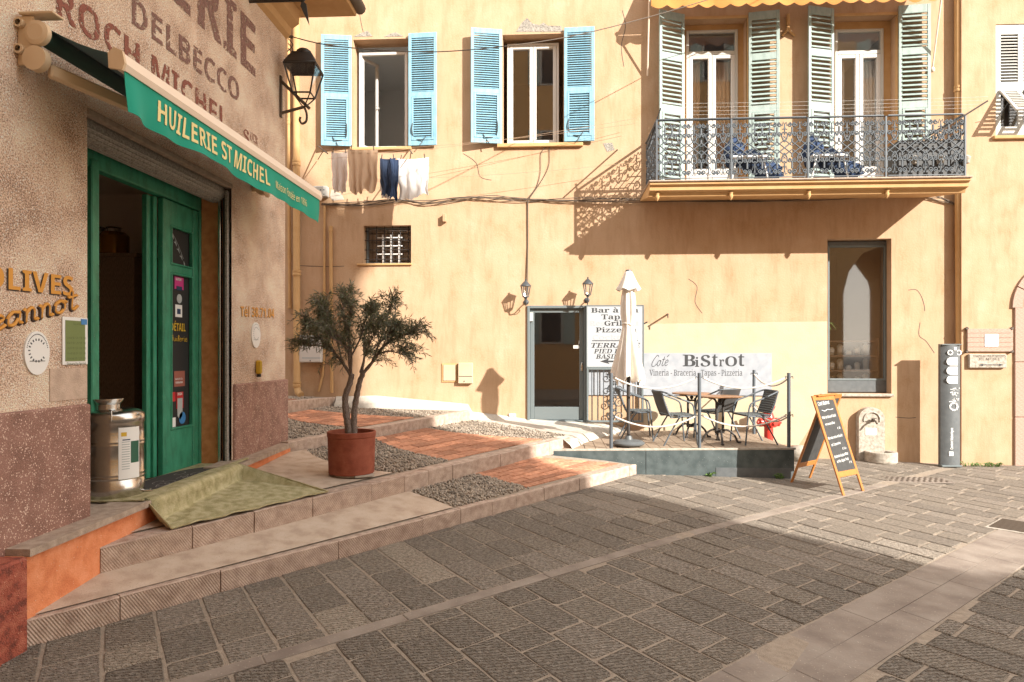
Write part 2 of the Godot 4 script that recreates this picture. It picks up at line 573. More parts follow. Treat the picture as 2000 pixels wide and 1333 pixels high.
	for i in 3:
		var lf := mat(["olive leaf", "dark olive leaf", "silver olive leaf"][i], [Color(.10, .105, .06), Color(.06, .065, .04), Color(.20, .20, .14)][i], 0.5)
		lf.backlight_enabled = true
		lf.backlight = lin(.10, .11, .05)
	skinned("deck wood", skin(512, 91, [Color(.22, .155, .105), Color(.32, .24, .17), Color(.38, .295, .22)], 0.02, 1.2, 0.2, 0.5), Vector3(14, 2, 1.2), 0.8)
	skinned("table wood", skin(512, 92, [Color(.22, .11, .055), Color(.34, .19, .10)], 0.03, 1.3, 0.2, 0.4), Vector3(2, 5, 9), 0.4)
	skinned("shelf wood", skin(512, 93, [Color(.15, .09, .055), Color(.30, .19, .12), Color(.40, .27, .18)], 0.03, 1.2, 0.2, 0.5), Vector3(9, 1.2, 9), 0.6)
	skinned("chestnut panel", skin(512, 94, [Color(.52, .20, .075), Color(.70, .32, .14)], 0.015, 1.4, 0.15, 0.3), 1.0, 0.7)
	skinned("orange wood", skin(256, 95, [Color(0.360, 0.122, 0.025), Color(0.475, 0.194, 0.043)], 0.03, 1.3, 0.2, 0.4), Vector3(9, 1.5, 9), 0.45)
	skinned("slate board", skin(256, 96, [Color(.028, .028, .028), Color(.05, .05, .048)], 0.02, 1.3, 0.15, 0.3), 2.0, 0.8)
	skinned("sheet steel", skin(512, 97, [Color(0.049, 0.067, 0.069), Color(0.070, 0.090, 0.092), Color(0.087, 0.110, 0.112)], 0.012, 1.4, 0.15, 0.3, 0.001, Color(.4, .4, .38)), 0.8, 0.5)
	skinned("galvanised steel", skin(256, 98, [Color(0.150, 0.135, 0.120), Color(0.450, 0.420, 0.375)], 0.05, 1.4, 0.2, 0.5), 3.0, 0.55)
	skinned("carpet", skin(512, 99, [Color(0.321, 0.281, 0.128), Color(0.507, 0.448, 0.244), Color(0.642, 0.579, 0.370)], 0.015, 1.2, 0.25, 1.2), 1.1, 1.0, relief(512, 100, 0.05, 0.3, 0.3, 1.0), 1.5)
	skinned("stone block", skin(512, 101, [Color(.27, .235, .19), Color(.41, .365, .305), Color(.48, .43, .37)], 0.02, 1.3, 0.2, 0.6), 1.2, 0.9, rough, 0.8)
	skinned("weathered board", skin(512, 102, [Color(.24, .14, .10), Color(.40, .27, .21), Color(.50, .37, .30)], 0.03, 1.3, 0.2, 0.6), Vector3(1.2, 12, 3), 0.8)
	skinned("anthracite", skin(256, 103, [Color(.085, .095, .10), Color(.12, .13, .135)], 0.02, 1.2, 0.1, 0.3), 1.5, 0.45)
	mat("grey frame", Color(.14, .165, .17), 0.45)
	mat("white paint", Color(.58, .56, .53), 0.5)
	skinned("blue paint", skin(256, 122, [Color(.17, .33, .42), Color(.21, .41, .52), Color(.25, .45, .55)], 0.02, 1.3, 0.15, 0.4, 0.003, Color(.45, .5, .5)), Vector3(1.6, .5, 1.6), 0.6)
	skinned("mint paint", skin(256, 123, [Color(.25, .32, .295), Color(.31, .385, .36), Color(.345, .42, .395)], 0.02, 1.3, 0.15, 0.4, 0.003, Color(.2, .2, .18)), Vector3(1.6, .5, 1.6), 0.65)
	mat("off white paint", Color(.50, .50, .47), 0.6)
	skinned("green paint", skin(256, 121, [Color(.022, .165, .095), Color(.032, .235, .135), Color(.042, .275, .165)], 0.02, 1.2, 0.15, 0.4, 0.002, Color(.2, .3, .22)), Vector3(2, .7, 2), 0.42)
	mat("dark green paint", Color(0.017, 0.105, 0.063), 0.45)
	mat("iron", Color(.055, .062, .068), 0.5)
	mat("grey iron", Color(.085, .10, .115), 0.5)
	mat("dark iron", Color(.035, .03, .027), 0.55)
	mat("rust iron", Color(.10, .075, .055), 0.7)
	mat("brushed steel", Color(.55, .53, .50), 0.22, 1.0)
	mat("cream metal", Color(0.672, 0.504, 0.324), 0.5)
	mat("cream lacquer", Color(0.814, 0.682, 0.550), 0.45)
	mat("cable", Color(.10, .075, .055), 0.7)
	mat("black", Color(.02, .02, .02), 0.6)
	mat("ink", Color(.03, .032, .035), 0.6)
	mat("faded ink", Color(.34, .36, .38), 0.6)
	mat("sign white", Color(.38, .40, .42), 0.5)
	skinned("sign grey", skin(512, 104, [Color(.29, .315, .35), Color(.36, .38, .41)], 0.012, 1.4, 0.1, 0.2), 0.8, 0.5)
	mat("white", Color(.80, .80, .78), 0.6)
	mat("gold paint", Color(0.650, 0.299, 0.046), 0.5)
	mat("umber paint", Color(.055, .035, .025), 0.7)
	mat("brick red paint", Color(0.320, 0.104, 0.072), 0.85)
	mat("plum paint", Color(0.289, 0.145, 0.119), 0.85)
	worn_paint("worn plum paint", Color(.285, .155, .125), 201)
	worn_paint("worn red paint", Color(.33, .115, .08), 211)
	mat("cream letter", Color(.78, .66, .30), 0.7)
	mat("yellow", Color(.62, .40, .03), 0.5)
	mat("red", Color(.52, .025, .03), 0.45)
	mat("hydrant red", Color(.62, .045, .03), 0.35)
	mat("pink", Color(.55, .04, .22), 0.5)
	mat("sky blue", Color(.05, .22, .50), 0.5)
	mat("pale grey", Color(.42, .45, .45), 0.5)
	mat("poster green", Color(.17, .22, .075), 0.7)
	mat("poster green ink", Color(.07, .10, .03), 0.7)
	mat("bottle glass", Color(.012, .016, .008), 0.08)
	mat("amber tin", Color(.36, .17, .03), 0.25, 0.7)
	mat("dark room", Color(.30, .22, .16), 0.9)
	mat("grey room", Color(.75, .74, .72), 0.9)
	mat("brown room", Color(.32, .22, .13), 0.9)
	mat("shop wall paint", Color(.78, .66, .56), 0.9)
	mat("navy cloth", Color(.03, .05, .10), 0.9)
	mat("denim", Color(.03, .055, .12), 0.9)
	mat("rope", Color(.6, .56, .5), 0.9)
	mat("leaf green", Color(.09, .17, .03), 0.6)
	mat("black weave", Color(.05, .05, .05), 0.6)
	mat("doormat", Color(.045, .04, .038), 0.95)
	mat("doormat print", Color(.22, .20, .18), 0.95)
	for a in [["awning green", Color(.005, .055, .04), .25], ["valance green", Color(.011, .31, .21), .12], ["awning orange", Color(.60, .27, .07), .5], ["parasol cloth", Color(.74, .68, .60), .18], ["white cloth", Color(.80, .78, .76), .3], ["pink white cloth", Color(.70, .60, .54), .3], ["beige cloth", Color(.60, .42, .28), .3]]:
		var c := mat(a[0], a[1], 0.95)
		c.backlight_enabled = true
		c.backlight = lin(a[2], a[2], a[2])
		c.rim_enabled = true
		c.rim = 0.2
	glass("window glass", Color(.02, .02, .02), 0.01, 0.0)
	glass("shop window glass", Color(.02, .02, .02), 0.01, 0.0)
	glass("door glass", Color(.02, .02, .02), 0.02, 0.0)
	glass("lamp glass", Color(.3, .3, .3), 0.05, 0.0)

func worn_paint(called: String, c: Color, sd: int) -> void: # old paint, flaked off in places
	var p := noise(512, sd, 0.035, 4)
	var q := noise(512, sd + 3, 0.2, 2)
	var out := PackedByteArray()
	var s := c.linear_to_srgb()
	for i in 512 * 512:
		var v := (p[i] - 127.5) + (q[i] - 127.5) * 0.55
		var k := 0.9 + (q[i] - 127.5) * 0.0012
		out.append(int(s.r * k * 255)); out.append(int(s.g * k * 255)); out.append(int(s.b * k * 255))
		out.append(255 if v < 38.0 else 0)
	var m := mat(called, Color.WHITE, 0.9)
	m.albedo_texture = ImageTexture.create_from_image(Image.create_from_data(512, 512, false, Image.FORMAT_RGBA8, out))
	m.transparency = BaseMaterial3D.TRANSPARENCY_ALPHA_SCISSOR
	m.alpha_scissor_threshold = 0.5
	tri(m, 0.9)

func gh(x: float) -> float: # the street falls gently towards the right
	return -0.035 * clampf(x - 1.3, 0.0, 5.5)

const E1 := Vector2(0.71813, -0.69591)
const E2 := Vector2(-0.56208, -0.82708)

func uw(u: float, w: float) -> Vector2:
	return E1 * u + E2 * w

func slab(b: MB, poly: PackedVector2Array, y: float, thick: float, ch: float, uvdir: Vector2, tilt := Vector2.ZERO, rib := 0.0) -> void: # a chamfered paver lying on the street
	if Geometry2D.is_polygon_clockwise(poly): poly.reverse()
	var c := Vector2.ZERO
	for p in poly: c += p / poly.size()
	var top := []
	var rim := []
	var foot := []
	var uo := Vector2(rng.randf(), rng.randf())
	for p in poly:
		var d := (c - p).normalized() * ch * 1.5
		var h := y + gh(p.x) + tilt.dot(p - c)
		top.append(Vector3(p.x + d.x, h, p.y + d.y))
		rim.append(Vector3(p.x, h - ch, p.y))
		foot.append(Vector3(p.x, h - thick, p.y))
	var uvf := func(q: Vector3) -> Vector2:
		var e := Vector2(q.x, q.z)
		return Vector2(e.dot(uvdir), e.dot(uvdir.orthogonal())) * 2.2 + uo
	var m := top.size()
	if rib > 0.0: # tooled grooves across the top
		var flat := PackedVector2Array()
		for p in top: flat.append(Vector2(p.x, p.z))
		var n2 := uvdir.orthogonal()
		var lo := INF
		var hi := -INF
		for p in flat:
			lo = minf(lo, p.dot(n2)); hi = maxf(hi, p.dot(n2))
		var cc := c.dot(uvdir)
		var k := 0
		var s := lo - rng.randf() * rib
		while s < hi:
			var wd := rib * (0.42 if k % 2 else 0.58)
			var strip := PackedVector2Array([n2 * s + uvdir * (cc - 2), n2 * s + uvdir * (cc + 2), n2 * (s + wd) + uvdir * (cc + 2), n2 * (s + wd) + uvdir * (cc - 2)])
			for piece in Geometry2D.intersect_polygons(flat, strip):
				var q := []
				for p in piece:
					var e := clampf((p.dot(n2) - s) / wd, 0, 1)
					var dep := (e if k % 2 == 0 else 1.0 - e) * 0.0045
					q.append(Vector3(p.x, y + gh(p.x) + tilt.dot(p - c) - dep, p.y))
				for i in range(1, q.size() - 1):
					var i0 := b.t.size()
					if (q[i] - q[0]).cross(q[i + 1] - q[0]).y > 0.0: b.tri(q[0], q[i], q[i + 1])
					else: b.tri(q[0], q[i + 1], q[i])
					for z in range(i0, i0 + 3): b.t[z] = uvf.call(b.v[z])
			s += wd
			k += 1
	for i in range(1, (m - 1) if rib <= 0.0 else 0): # seen from above, the polygon runs clockwise in x, z
		var i0 := b.t.size()
		b.tri(top[0], top[i + 1], top[i])
		b.t[i0] = uvf.call(top[0]); b.t[i0 + 1] = uvf.call(top[i]); b.t[i0 + 2] = uvf.call(top[i + 1])
	for i in m:
		var j := (i + 1) % m
		var i0 := b.t.size()
		b.quad(top[j], rim[j], rim[i], top[i])
		b.quad(rim[j], foot[j], foot[i], rim[i])
		for k in range(i0, b.t.size()): b.t[k] = uvf.call(b.v[k])

func street() -> void:
	var b := MB.new()
	var xs := [-60.0, 1.3, 6.8, 90.0]
	for i in 3:
		for z in [[-60.0, -20.0], [-20.0, 0.0], [0.0, 60.0]]:
			var y0 := gh(xs[i]) + 0.002
			var y1 := gh(xs[i + 1]) + 0.002
			b.quad(Vector3(xs[i], y0, z[0]), Vector3(xs[i], y0, z[1]), Vector3(xs[i + 1], y1, z[1]), Vector3(xs[i + 1], y1, z[0]))
	var st := put("street", b, M["joint mortar"])
	structure(st)
	tag(st, "stone paved street with pale bands, half in shade", "")
	# the paved area
	var area := PackedVector2Array([Vector2(-3.13, -3.85), Vector2(-3.2, 1.0), Vector2(9.5, 1.0), Vector2(11.0, -12.3), Vector2(7.3, -12.2), Vector2(3.75, -12.4), Vector2(3.54, -10.13), Vector2(1.29, -9.95), Vector2(1.30, -10.03)])
	var cells := []
	for k in range(-22, 50): # columns of stones along the joints
		for zone in 3:
			var r := RandomNumberGenerator.new()
			r.seed = 1000 + k * 7 + zone
			var wa: float = [3.985, 2.12, -3.4][zone]
			var wb: float = [9.5, 3.855, 1.585][zone]
			var w := wa - r.randf() * 0.45
			while w < wb:
				var l := r.randf_range(0.40, 0.64)
				if r.randf() < 0.12: l = 0.29
				var u0 := k * 0.303 + 0.0105
				var u1 := k * 0.303 + 0.2925
				var w0 := maxf(w, wa) + 0.0115
				var w1 := minf(w + l, wb) - 0.0115
				w += l
				if w1 - w0 < 0.06: continue
				var sk := 0.0
				if zone == 2: sk = -0.12 # beyond the band the rows turn a little
				var poly := PackedVector2Array([uw(u0 + sk * w0, w0), uw(u1 + sk * w0, w0), uw(u1 + sk * w1, w1), uw(u0 + sk * w1, w1)])
				for p in poly.size(): poly[p] += Vector2(r.randf_range(-1, 1), r.randf_range(-1, 1)) * 0.004
				for piece in Geometry2D.intersect_polygons(poly, area):
					if piece.size() < 6: piece = worn_edge(piece, r)
					var c := Vector2.ZERO
					for p in piece: c += p / piece.size()
					if absf(polygon_area(piece)) < 0.006: continue
					var ahead := c.rotated(0.0562)
					var shown := -ahead.y > 3.2 and absf(ahead.x) < -ahead.y * 0.78 + 0.3
					cells.append([c.length() + (0.0 if shown else 100.0), piece, r.randi() % 100, r.randf(), shown])
	cells.sort_custom(func(a, c): return a[0] < c[0])
	var rest := [MB.new(), MB.new(), MB.new(), MB.new()]
	var kinds := ["dark paving", "paving", "worn paving", "pale paving"]
	var count := 0
	for c in cells:
		var q: int = c[2]
		var kd := 0 if q < 34 else (1 if q < 72 else (2 if q < 97 else 3))
		var single: bool = c[4] and count < 300
		var m: MB = MB.new() if single else rest[kd]
		var dir := Vector2(0.966, -0.259).rotated((c[3] - 0.5) * 0.3)
		slab(m, c[1], 0.0065 + c[3] * 0.006, 0.03, 0.004, dir, Vector2(c[3] - 0.5, fposmod(c[3] * 7.3, 1.0) - 0.5) * 0.010, 0.018 if single and c[0] < 7.6 else 0.0)
		if single:
			count += 1
			put("paving_stone", m, M[kinds[kd]], st)
	for i in 4:
		if not rest[i].v.is_empty(): stuff(put("paving_stones", rest[i], M[kinds[i]], st))
	# the narrow pale strip and the broad band of smooth slabs
	var r2 := RandomNumberGenerator.new()
	r2.seed = 5
	var u := -1.5
	while u < 8.6:
		var l := r2.randf_range(0.8, 1.3)
		var poly := PackedVector2Array([uw(u + 0.003, 3.862), uw(u + l - 0.003, 3.862), uw(u + l - 0.003, 3.978), uw(u + 0.003, 3.978)])
		for piece in Geometry2D.intersect_polygons(poly, area):
			var m := MB.new()
			slab(m, piece, 0.008, 0.03, 0.004, E1)
			put("strip_stone", m, M["smooth slab"], st)
		u += l
	for row in [[1.595, 1.845], [1.849, 2.112]]:
		u = -1.0 - row[0] * 0.3
		while u < 14.0:
			var l := r2.randf_range(0.9, 1.5)
			var poly := PackedVector2Array([uw(u + 0.002, row[0]), uw(u + l - 0.002, row[0]), uw(u + l - 0.002, row[1]), uw(u + 0.002, row[1])])
			for piece in Geometry2D.intersect_polygons(poly, area):
				var m := MB.new()
				slab(m, piece, 0.008, 0.03, 0.003, E1)
				put("band_slab", m, M["smooth slab"], st)
			u += l

func worn_edge(p: PackedVector2Array, r: RandomNumberGenerator) -> PackedVector2Array: # an uneven outline with a chipped corner here and there
	var q := PackedVector2Array()
	for i in p.size():
		var a := p[i]
		var b := p[(i + 1) % p.size()]
		var l := (b - a).length()
		var n := (b - a).orthogonal().normalized()
		var back := (p[(i - 1 + p.size()) % p.size()] - a).normalized()
		if r.randf() < 0.22 and l > .1:
			var c := r.randf_range(.008, .028)
			q.append(a + back * c * r.randf_range(.6, 1.4)); q.append(a + (b - a) / l * c)
		else: q.append(a + (b - a).normalized() * .003 + back * .003)
		for k in [.34, .67]:
			if l > .12: q.append(a.lerp(b, k + r.randf_range(-.05, .05)) + n * r.randf_range(-.003, .003))
	return q

func polygon_area(p: PackedVector2Array) -> float:
	var s := 0.0
	for i in p.size(): s += p[i].cross(p[(i + 1) % p.size()])
	return s * 0.5

# the three low steps of the alley; each tread is a skew patch between two kerb lines
var treads := [
	[Vector3(-3.119, .170, -3.843), Vector3(1.296, .155, -9.978), Vector3(-3.099, .23, -4.534), Vector3(-.286, .36, -9.55)],
	[Vector3(-3.097, .407, -4.532), Vector3(.187, .5, -10.004), Vector3(-3.107, .573, -7.925), Vector3(-1.435, .56, -12.141)],
	[Vector3(-3.12, .69, -7.958), Vector3(-1.435, .725, -12.138), Vector3(-4.236, .8, -10.696), Vector3(-4.045, .8, -12.207)],
	[Vector3(-4.268, .966, -10.778), Vector3(-3.94, .94, -12.353), Vector3(-8.0, 1.1, -9.5), Vector3(-8.0, 1.1, -12.38)]]

func tread(i: int, s: float, t: float) -> Vector3:
	var k: Array = treads[i]
	return (k[0] as Vector3).lerp(k[1], s).lerp((k[2] as Vector3).lerp(k[3], s), t)

func tread_quad(q: Array, s: float, t: float) -> Vector2: # inside a quad of (s, t) corners
	return (q[0] as Vector2).lerp(q[1], s).lerp((q[3] as Vector2).lerp(q[2], s), t)

func pave_sheet(i: int, q: Array, lift: float) -> MB:
	var rows := []
	for a in 9:
		var r := []
		for c in 9:
			var e := tread_quad(q, c / 8.0, a / 8.0)
			r.append(tread(i, e.x, e.y) + Vector3.UP * lift)
		rows.append(r)
	var b := MB.new()
	b.sheet(rows)
	return b

func steps() -> void:
	# kerb stones: line, riser height at both ends, joints along the line
	var lines := [
		[treads[0][0], treads[0][1], .175, .16, [0.0, .073, .163, .30, .43, .50, .565, .62, .69, .735, .79, .83, .875, .925, .96, 1.0]],
		[treads[1][0], treads[1][1], .18, .14, [0.0, .105, .19, .285, .40, .475, .535, .60, .675, .75, .815, .88, .94, 1.0]],
		[treads[2][0], treads[2][1], .125, .17, [0.0, .20, .26, .42, .545, .70, .80, .90, 1.0]],
		[treads[3][0], treads[3][1], .17, .14, [0.0, .3, .68, 1.0]]]
	var labels := ["lowest alley step with grooved stone kerb, brick strip and pebbles", "second alley step carrying the potted olive tree and brick strip", "third alley step of brick and pebbles behind the olive pot", "topmost alley step in the shaded corner below the drainpipes"]
	var conc := [[Vector2(0, .1), Vector2(.5, .1), Vector2(.535, 1), Vector2(0, 1)], [Vector2(0, .1), Vector2(.45, .1), Vector2(.07, 1), Vector2(0, 1)], [], []]
	var bq := [[Vector2(.675, .13), Vector2(.976, .13), Vector2(.954, .985), Vector2(.733, .985)], [Vector2(.605, .10), Vector2(.953, .085), Vector2(.673, .99), Vector2(.368, .985)], [Vector2(.335, .085), Vector2(.67, .085), Vector2(.478, .96), Vector2(-.05, .95)], [Vector2(.1, .05), Vector2(.5, .05), Vector2(.5, .9), Vector2(.1, .9)]]
	var bn := [[6, 9], [6, 9], [5, 11], [2, 4]] # bricks along the kerb, rows across
	for i in 4:
		var k: Array = treads[i]
		var q := [Vector2(0, 0.0), Vector2(1, 0.0), Vector2(1, 1), Vector2(0, 1)]
		var under := pave_sheet(i, q, -0.012)
		var o := put("alley_step", under, M["joint mortar"])
		structure(o)
		tag(o, labels[i], "")
		var L: Array = lines[i]
		var d: Vector3 = (L[1] - L[0])
		var back: Vector3 = Vector3(d.z, 0, -d.x).normalized() # away from the street
		if back.x > 0: back = -back
		var js: Array = L[4]
		for j in js.size() - 1:
			var g := 0.003 / d.length()
			var a: Vector3 = (L[0] as Vector3).lerp(L[1], js[j] + g)
			var c: Vector3 = (L[0] as Vector3).lerp(L[1], js[j + 1] - g)
			var ra: float = lerpf(L[2], L[3], js[j]) + 0.05
			var rc: float = lerpf(L[2], L[3], js[j + 1]) + 0.05
			var wob := Vector3.UP * rng.randf_range(-0.004, 0.004) - back * rng.randf_range(0.0, 0.008)
			a += wob; c += wob
			var wd := 0.17 if i < 2 else 0.12
			var up := Vector3.UP
			var e := 0.009
			var m := MB.new()
			var A := [a + back * e, c + back * e, c + back * wd, a + back * wd] # top face
			m.quad(A[0], A[1], A[2], A[3])
			var rr := [a - up * e, c - up * e]
			m.quad(rr[0], rr[1], A[1], A[0])
			var us := (c - a).length() * 2.0
			m.quaduv(a - up * ra, c - up * rc, rr[1], rr[0], Vector2(0, 0), Vector2(us, 0), Vector2(us, ra * 2.0), Vector2(0, ra * 2.0))
			m.quad(a - up * ra, rr[0], A[0], A[3]); m.tri(a - up * ra, A[3], A[3] - up * ra)
			m.quad(c - up * rc, A[2] - up * rc, A[2], A[1]); m.tri(c - up * rc, A[1], rr[1])
			# turn the grooves of the face
			for n_ in m.t.size(): m.t[n_] = Vector2(m.t[n_].x * .8 + m.t[n_].y * .6, -m.t[n_].x * .6 + m.t[n_].y * .8) + Vector2(j * .37, j * .21)
			if i < 2 and js[j] < 0.45:
				var face := MB.new()
				face.v = m.v.slice(12, 18); face.n = m.n.slice(12, 18); face.t = m.t.slice(12, 18)
				for n_ in range(12, 18): m.v[n_] += back * 0.008
				face = grooved(a - up * ra, c - up * rc, rr[1], rr[0], -back)
				var ks := put("kerb_stone", m, M["kerb granite"], o)
				put("grooved_face", face, M["kerb granite"], ks)
			else:
				put("kerb_stone", m, M["kerb granite"], o)
		if conc[i].size():
			put("concrete_tread", pave_sheet(i, conc[i], 0.0), M["concrete tread"], o)
		# bricks in courses along the kerb
		var B: Array = bq[i]
		var na: int = bn[i][0]
		var nr: int = bn[i][1]
		var kinds := ["dark brick", "brick", "orange brick", "brick", "pale brick"]
		for r in nr:
			var t0 := (r + 0.07) / nr
			var t1 := (r + 0.93) / nr
			var x := -0.5 * (r % 2) / na
			while x < 1.0 - 0.01:
				var s0 := maxf(x + 0.02 / na, 0.0)
				var s1 := minf(x + 0.98 / na, 1.0)
				x += 1.0 / na
				if s1 - s0 < 0.2 / na: continue
				var m := MB.new()
				var h := rng.randf_range(-0.002, 0.004)
				var P := []
				for e in [[s0, t0], [s1, t0], [s1, t1], [s0, t1]]:
					var f := tread_quad(B, e[0], e[1])
					P.append(tread(i, f.x, f.y) + Vector3.UP * h)
				var mid: Vector3 = (P[0] + P[1] + P[2] + P[3]) * 0.25
				var T := []
				for e in P: T.append(e + (mid - e).normalized() * 0.005)
				m.quad(T[0], T[1], T[2], T[3])
				for e in 4:
					var f := (e + 1) % 4
					m.quad(P[e] - Vector3.UP * 0.02, P[f] - Vector3.UP * 0.02, P[f] - Vector3.UP * 0.004, P[e] - Vector3.UP * 0.004)
					m.quad(P[e] - Vector3.UP * 0.004, P[f] - Vector3.UP * 0.004, T[f], T[e])
				put("brick", m, M[kinds[rng.randi() % 5]], o)
	pebbles()
	# the limewashed skirt at the foot of the wall
	var sk := MB.new()
	var foot := [[-3.95, .93, .33], [-3.2, .95, .30], [-2.4, .88, .27], [-1.5, .80, .26], [-1.42, .66, .2], [-.9, .60, .25], [-.42, .53, .22], [.3, .50, .55], [.95, .47, .75], [1.25, .42, .1]]
	var rows := []
	for f in foot:
		var x: float = f[0]
		rows.append([Vector3(x, f[1] + 0.02, -12.393), Vector3(x + f[2] * .1, f[1] - 0.05, -12.4 + f[2] * 0.4), Vector3(x + f[2] * .2, f[1] - 0.11, -12.4 + f[2]), Vector3(x + f[2] * .22, f[1] - 0.4, -12.4 + f[2] + .01)])
	sk.sheet(rows)
	var ap := [] # the plaster apron below the bistro door
	var inner := [Vector3(-1.43, .558, -12.1), Vector3(-1.2, .55, -12.39), Vector3(-.6, .54, -12.395), Vector3(.1, .52, -12.395), Vector3(1.0, .48, -12.395)]
	var edge := [Vector3(.187, .492, -10.004), Vector3(.43, .478, -10.7), Vector3(.72, .455, -11.35), Vector3(1.05, .43, -11.95), Vector3(1.3, .41, -12.37)]
	for j in 3: ap.append([])
	for j in 5:
		ap[0].append(inner[j]); ap[1].append(edge[j])
		ap[2].append(edge[j] + Vector3(.10, -.08, .05))
	ap.append([])
	for j in 5: ap[3].append(edge[j] + Vector3(.15, -.16, .08))
	sk.sheet(ap)
	var kb := MB.new()
	kb.span(Vector3(-.05, .25, -10.30), Vector3(.30, .488, -10.03), .015)
	sk.span(Vector3(-.1, .25, -10.7), Vector3(.42, .466, -10.28), .02)
	var s := put("plaster_skirt", sk, M["lime plaster"])
	put("end_stone", kb, M["kerb granite"], s)
	structure(s)
	tag(s, "white limewashed skirt along the foot of the ochre wall", "")

func grooved(a: Vector3, c: Vector3, d: Vector3, e: Vector3, out: Vector3) -> MB: # a stone face a-c-d-e dressed with slanting grooves
	var x := (c - a).normalized()
	var flat := PackedVector2Array()
	for p in [a, c, d, e]: flat.append(Vector2((p - a).dot(x), p.y - a.y))
	var b := MB.new()
	var n2 := Vector2.from_angle(rng.randf_range(.50, .78))
	var al := n2.orthogonal()
	var deep := rng.randf_range(.003, .005)
	var wd := rng.randf_range(.0075, .0095)
	var s := -0.02 - rng.randf() * .02
	var k := 0
	while s < flat[1].x * .8 + .3:
		var strip := PackedVector2Array([n2 * s - al * 2, n2 * s + al * 2, n2 * (s + wd) + al * 2, n2 * (s + wd) - al * 2])
		for piece in Geometry2D.intersect_polygons(flat, strip):
			var q := []
			for p in piece:
				var t := clampf((p.dot(n2) - s) / wd, 0, 1)
				q.append(a + x * p.x + Vector3.UP * p.y - out * (t if k % 2 == 0 else 1.0 - t) * deep)
			for i in range(1, q.size() - 1):
				if (q[i] - q[0]).cross(q[i + 1] - q[0]).dot(out) > 0.0: b.tri(q[0], q[i], q[i + 1])
				else: b.tri(q[0], q[i + 1], q[i])
		s += wd
		k += 1
	return b

func pebbles() -> void:
	var b := MB.new()
	b.ball(Vector3.ZERO, Vector3(1, 1, 1), 6, 4)
	var pm := b.mesh()
	pm.surface_set_material(0, M["pebble"])
	# quads of (s, t) on each tread that are set with pebbles
	var beds := [
		[0, [Vector2(.505, .11), Vector2(.675, .11), Vector2(.735, .99), Vector2(.54, .99)], 1500],
		[1, [Vector2(.455, .10), Vector2(.605, .10), Vector2(.37, .99), Vector2(.075, .99)], 1900],
		[1, [Vector2(.955, .08), Vector2(1.05, .08), Vector2(1.03, 1.06), Vector2(.675, .99)], 900],
		[2, [Vector2(-.02, .08), Vector2(.33, .08), Vector2(-.06, .93), Vector2(-.5, .93)], 900],
		[2, [Vector2(.675, .08), Vector2(.93, .08), Vector2(.9, 1.0), Vector2(.49, .97)], 900],
		[3, [Vector2(.52, .05), Vector2(.9, .05), Vector2(.9, .9), Vector2(.52, .9)], 300]]
	for bed in beds:
		var mm := MultiMesh.new()
		mm.transform_format = MultiMesh.TRANSFORM_3D
		mm.use_colors = true
		mm.mesh = pm
		mm.instance_count = bed[2]
		for i in bed[2]:
			var e := tread_quad(bed[1], rng.randf(), rng.randf())
			var p := tread(bed[0], e.x, e.y)
			var bs := Basis.from_euler(Vector3(rng.randf_range(-.3, .3), rng.randf_range(-.7, .7) + 0.6, rng.randf_range(-.3, .3)))
			bs = bs.scaled_local(Vector3(rng.randf_range(.008, .013), rng.randf_range(.012, .018), rng.randf_range(.018, .034)))
			mm.set_instance_transform(i, Transform3D(bs, p - Vector3.UP * 0.006))
			var g := rng.randf_range(.14, .42)
			mm.set_instance_color(i, Color(g * 1.05, g * .88, g * .70))
		var o := MultiMeshInstance3D.new()
		o.name = "pebbles"
		o.multimesh = mm
		var host: Node = null
		for c in get_children():
			if c.name == (["alley_step", "alley_step_001", "alley_step_002", "alley_step_003"][bed[0]]): host = c
		o.position = -base_of(host)
		host.add_child(o, true)
		stuff(o)

func wall_holes(b: MB, x0: float, x1: float, y0: float, y1: float, z: float, holes: Array, depth: float) -> void:
	var xs := [x0, x1]
	var ys := [y0, y1]
	for h in holes:
		xs.append(h.position.x); xs.append(h.end.x); ys.append(h.position.y); ys.append(h.end.y)
	xs.sort(); ys.sort()
	for i in xs.size() - 1:
		for j in ys.size() - 1:
			if xs[i + 1] - xs[i] < 1e-4 or ys[j + 1] - ys[j] < 1e-4: continue
			var c := Vector2((xs[i] + xs[i + 1]) * 0.5, (ys[j] + ys[j + 1]) * 0.5)
			var inside := false
			for h in holes: inside = inside or h.has_point(c)
			if not inside: b.quad(Vector3(xs[i], ys[j], z), Vector3(xs[i + 1], ys[j], z), Vector3(xs[i + 1], ys[j + 1], z), Vector3(xs[i], ys[j + 1], z))
	for h in holes:
		var a: Vector2 = h.position
		var e: Vector2 = h.end
		b.quad(Vector3(a.x, a.y, z - depth), Vector3(a.x, a.y, z), Vector3(a.x, e.y, z), Vector3(a.x, e.y, z - depth))
		b.quad(Vector3(e.x, a.y, z), Vector3(e.x, a.y, z - depth), Vector3(e.x, e.y, z - depth), Vector3(e.x, e.y, z))
		b.quad(Vector3(a.x, e.y, z), Vector3(e.x, e.y, z), Vector3(e.x, e.y, z - depth), Vector3(a.x, e.y, z - depth))
		b.quad(Vector3(a.x, a.y, z - depth), Vector3(e.x, a.y, z - depth), Vector3(e.x, a.y, z), Vector3(a.x, a.y, z))

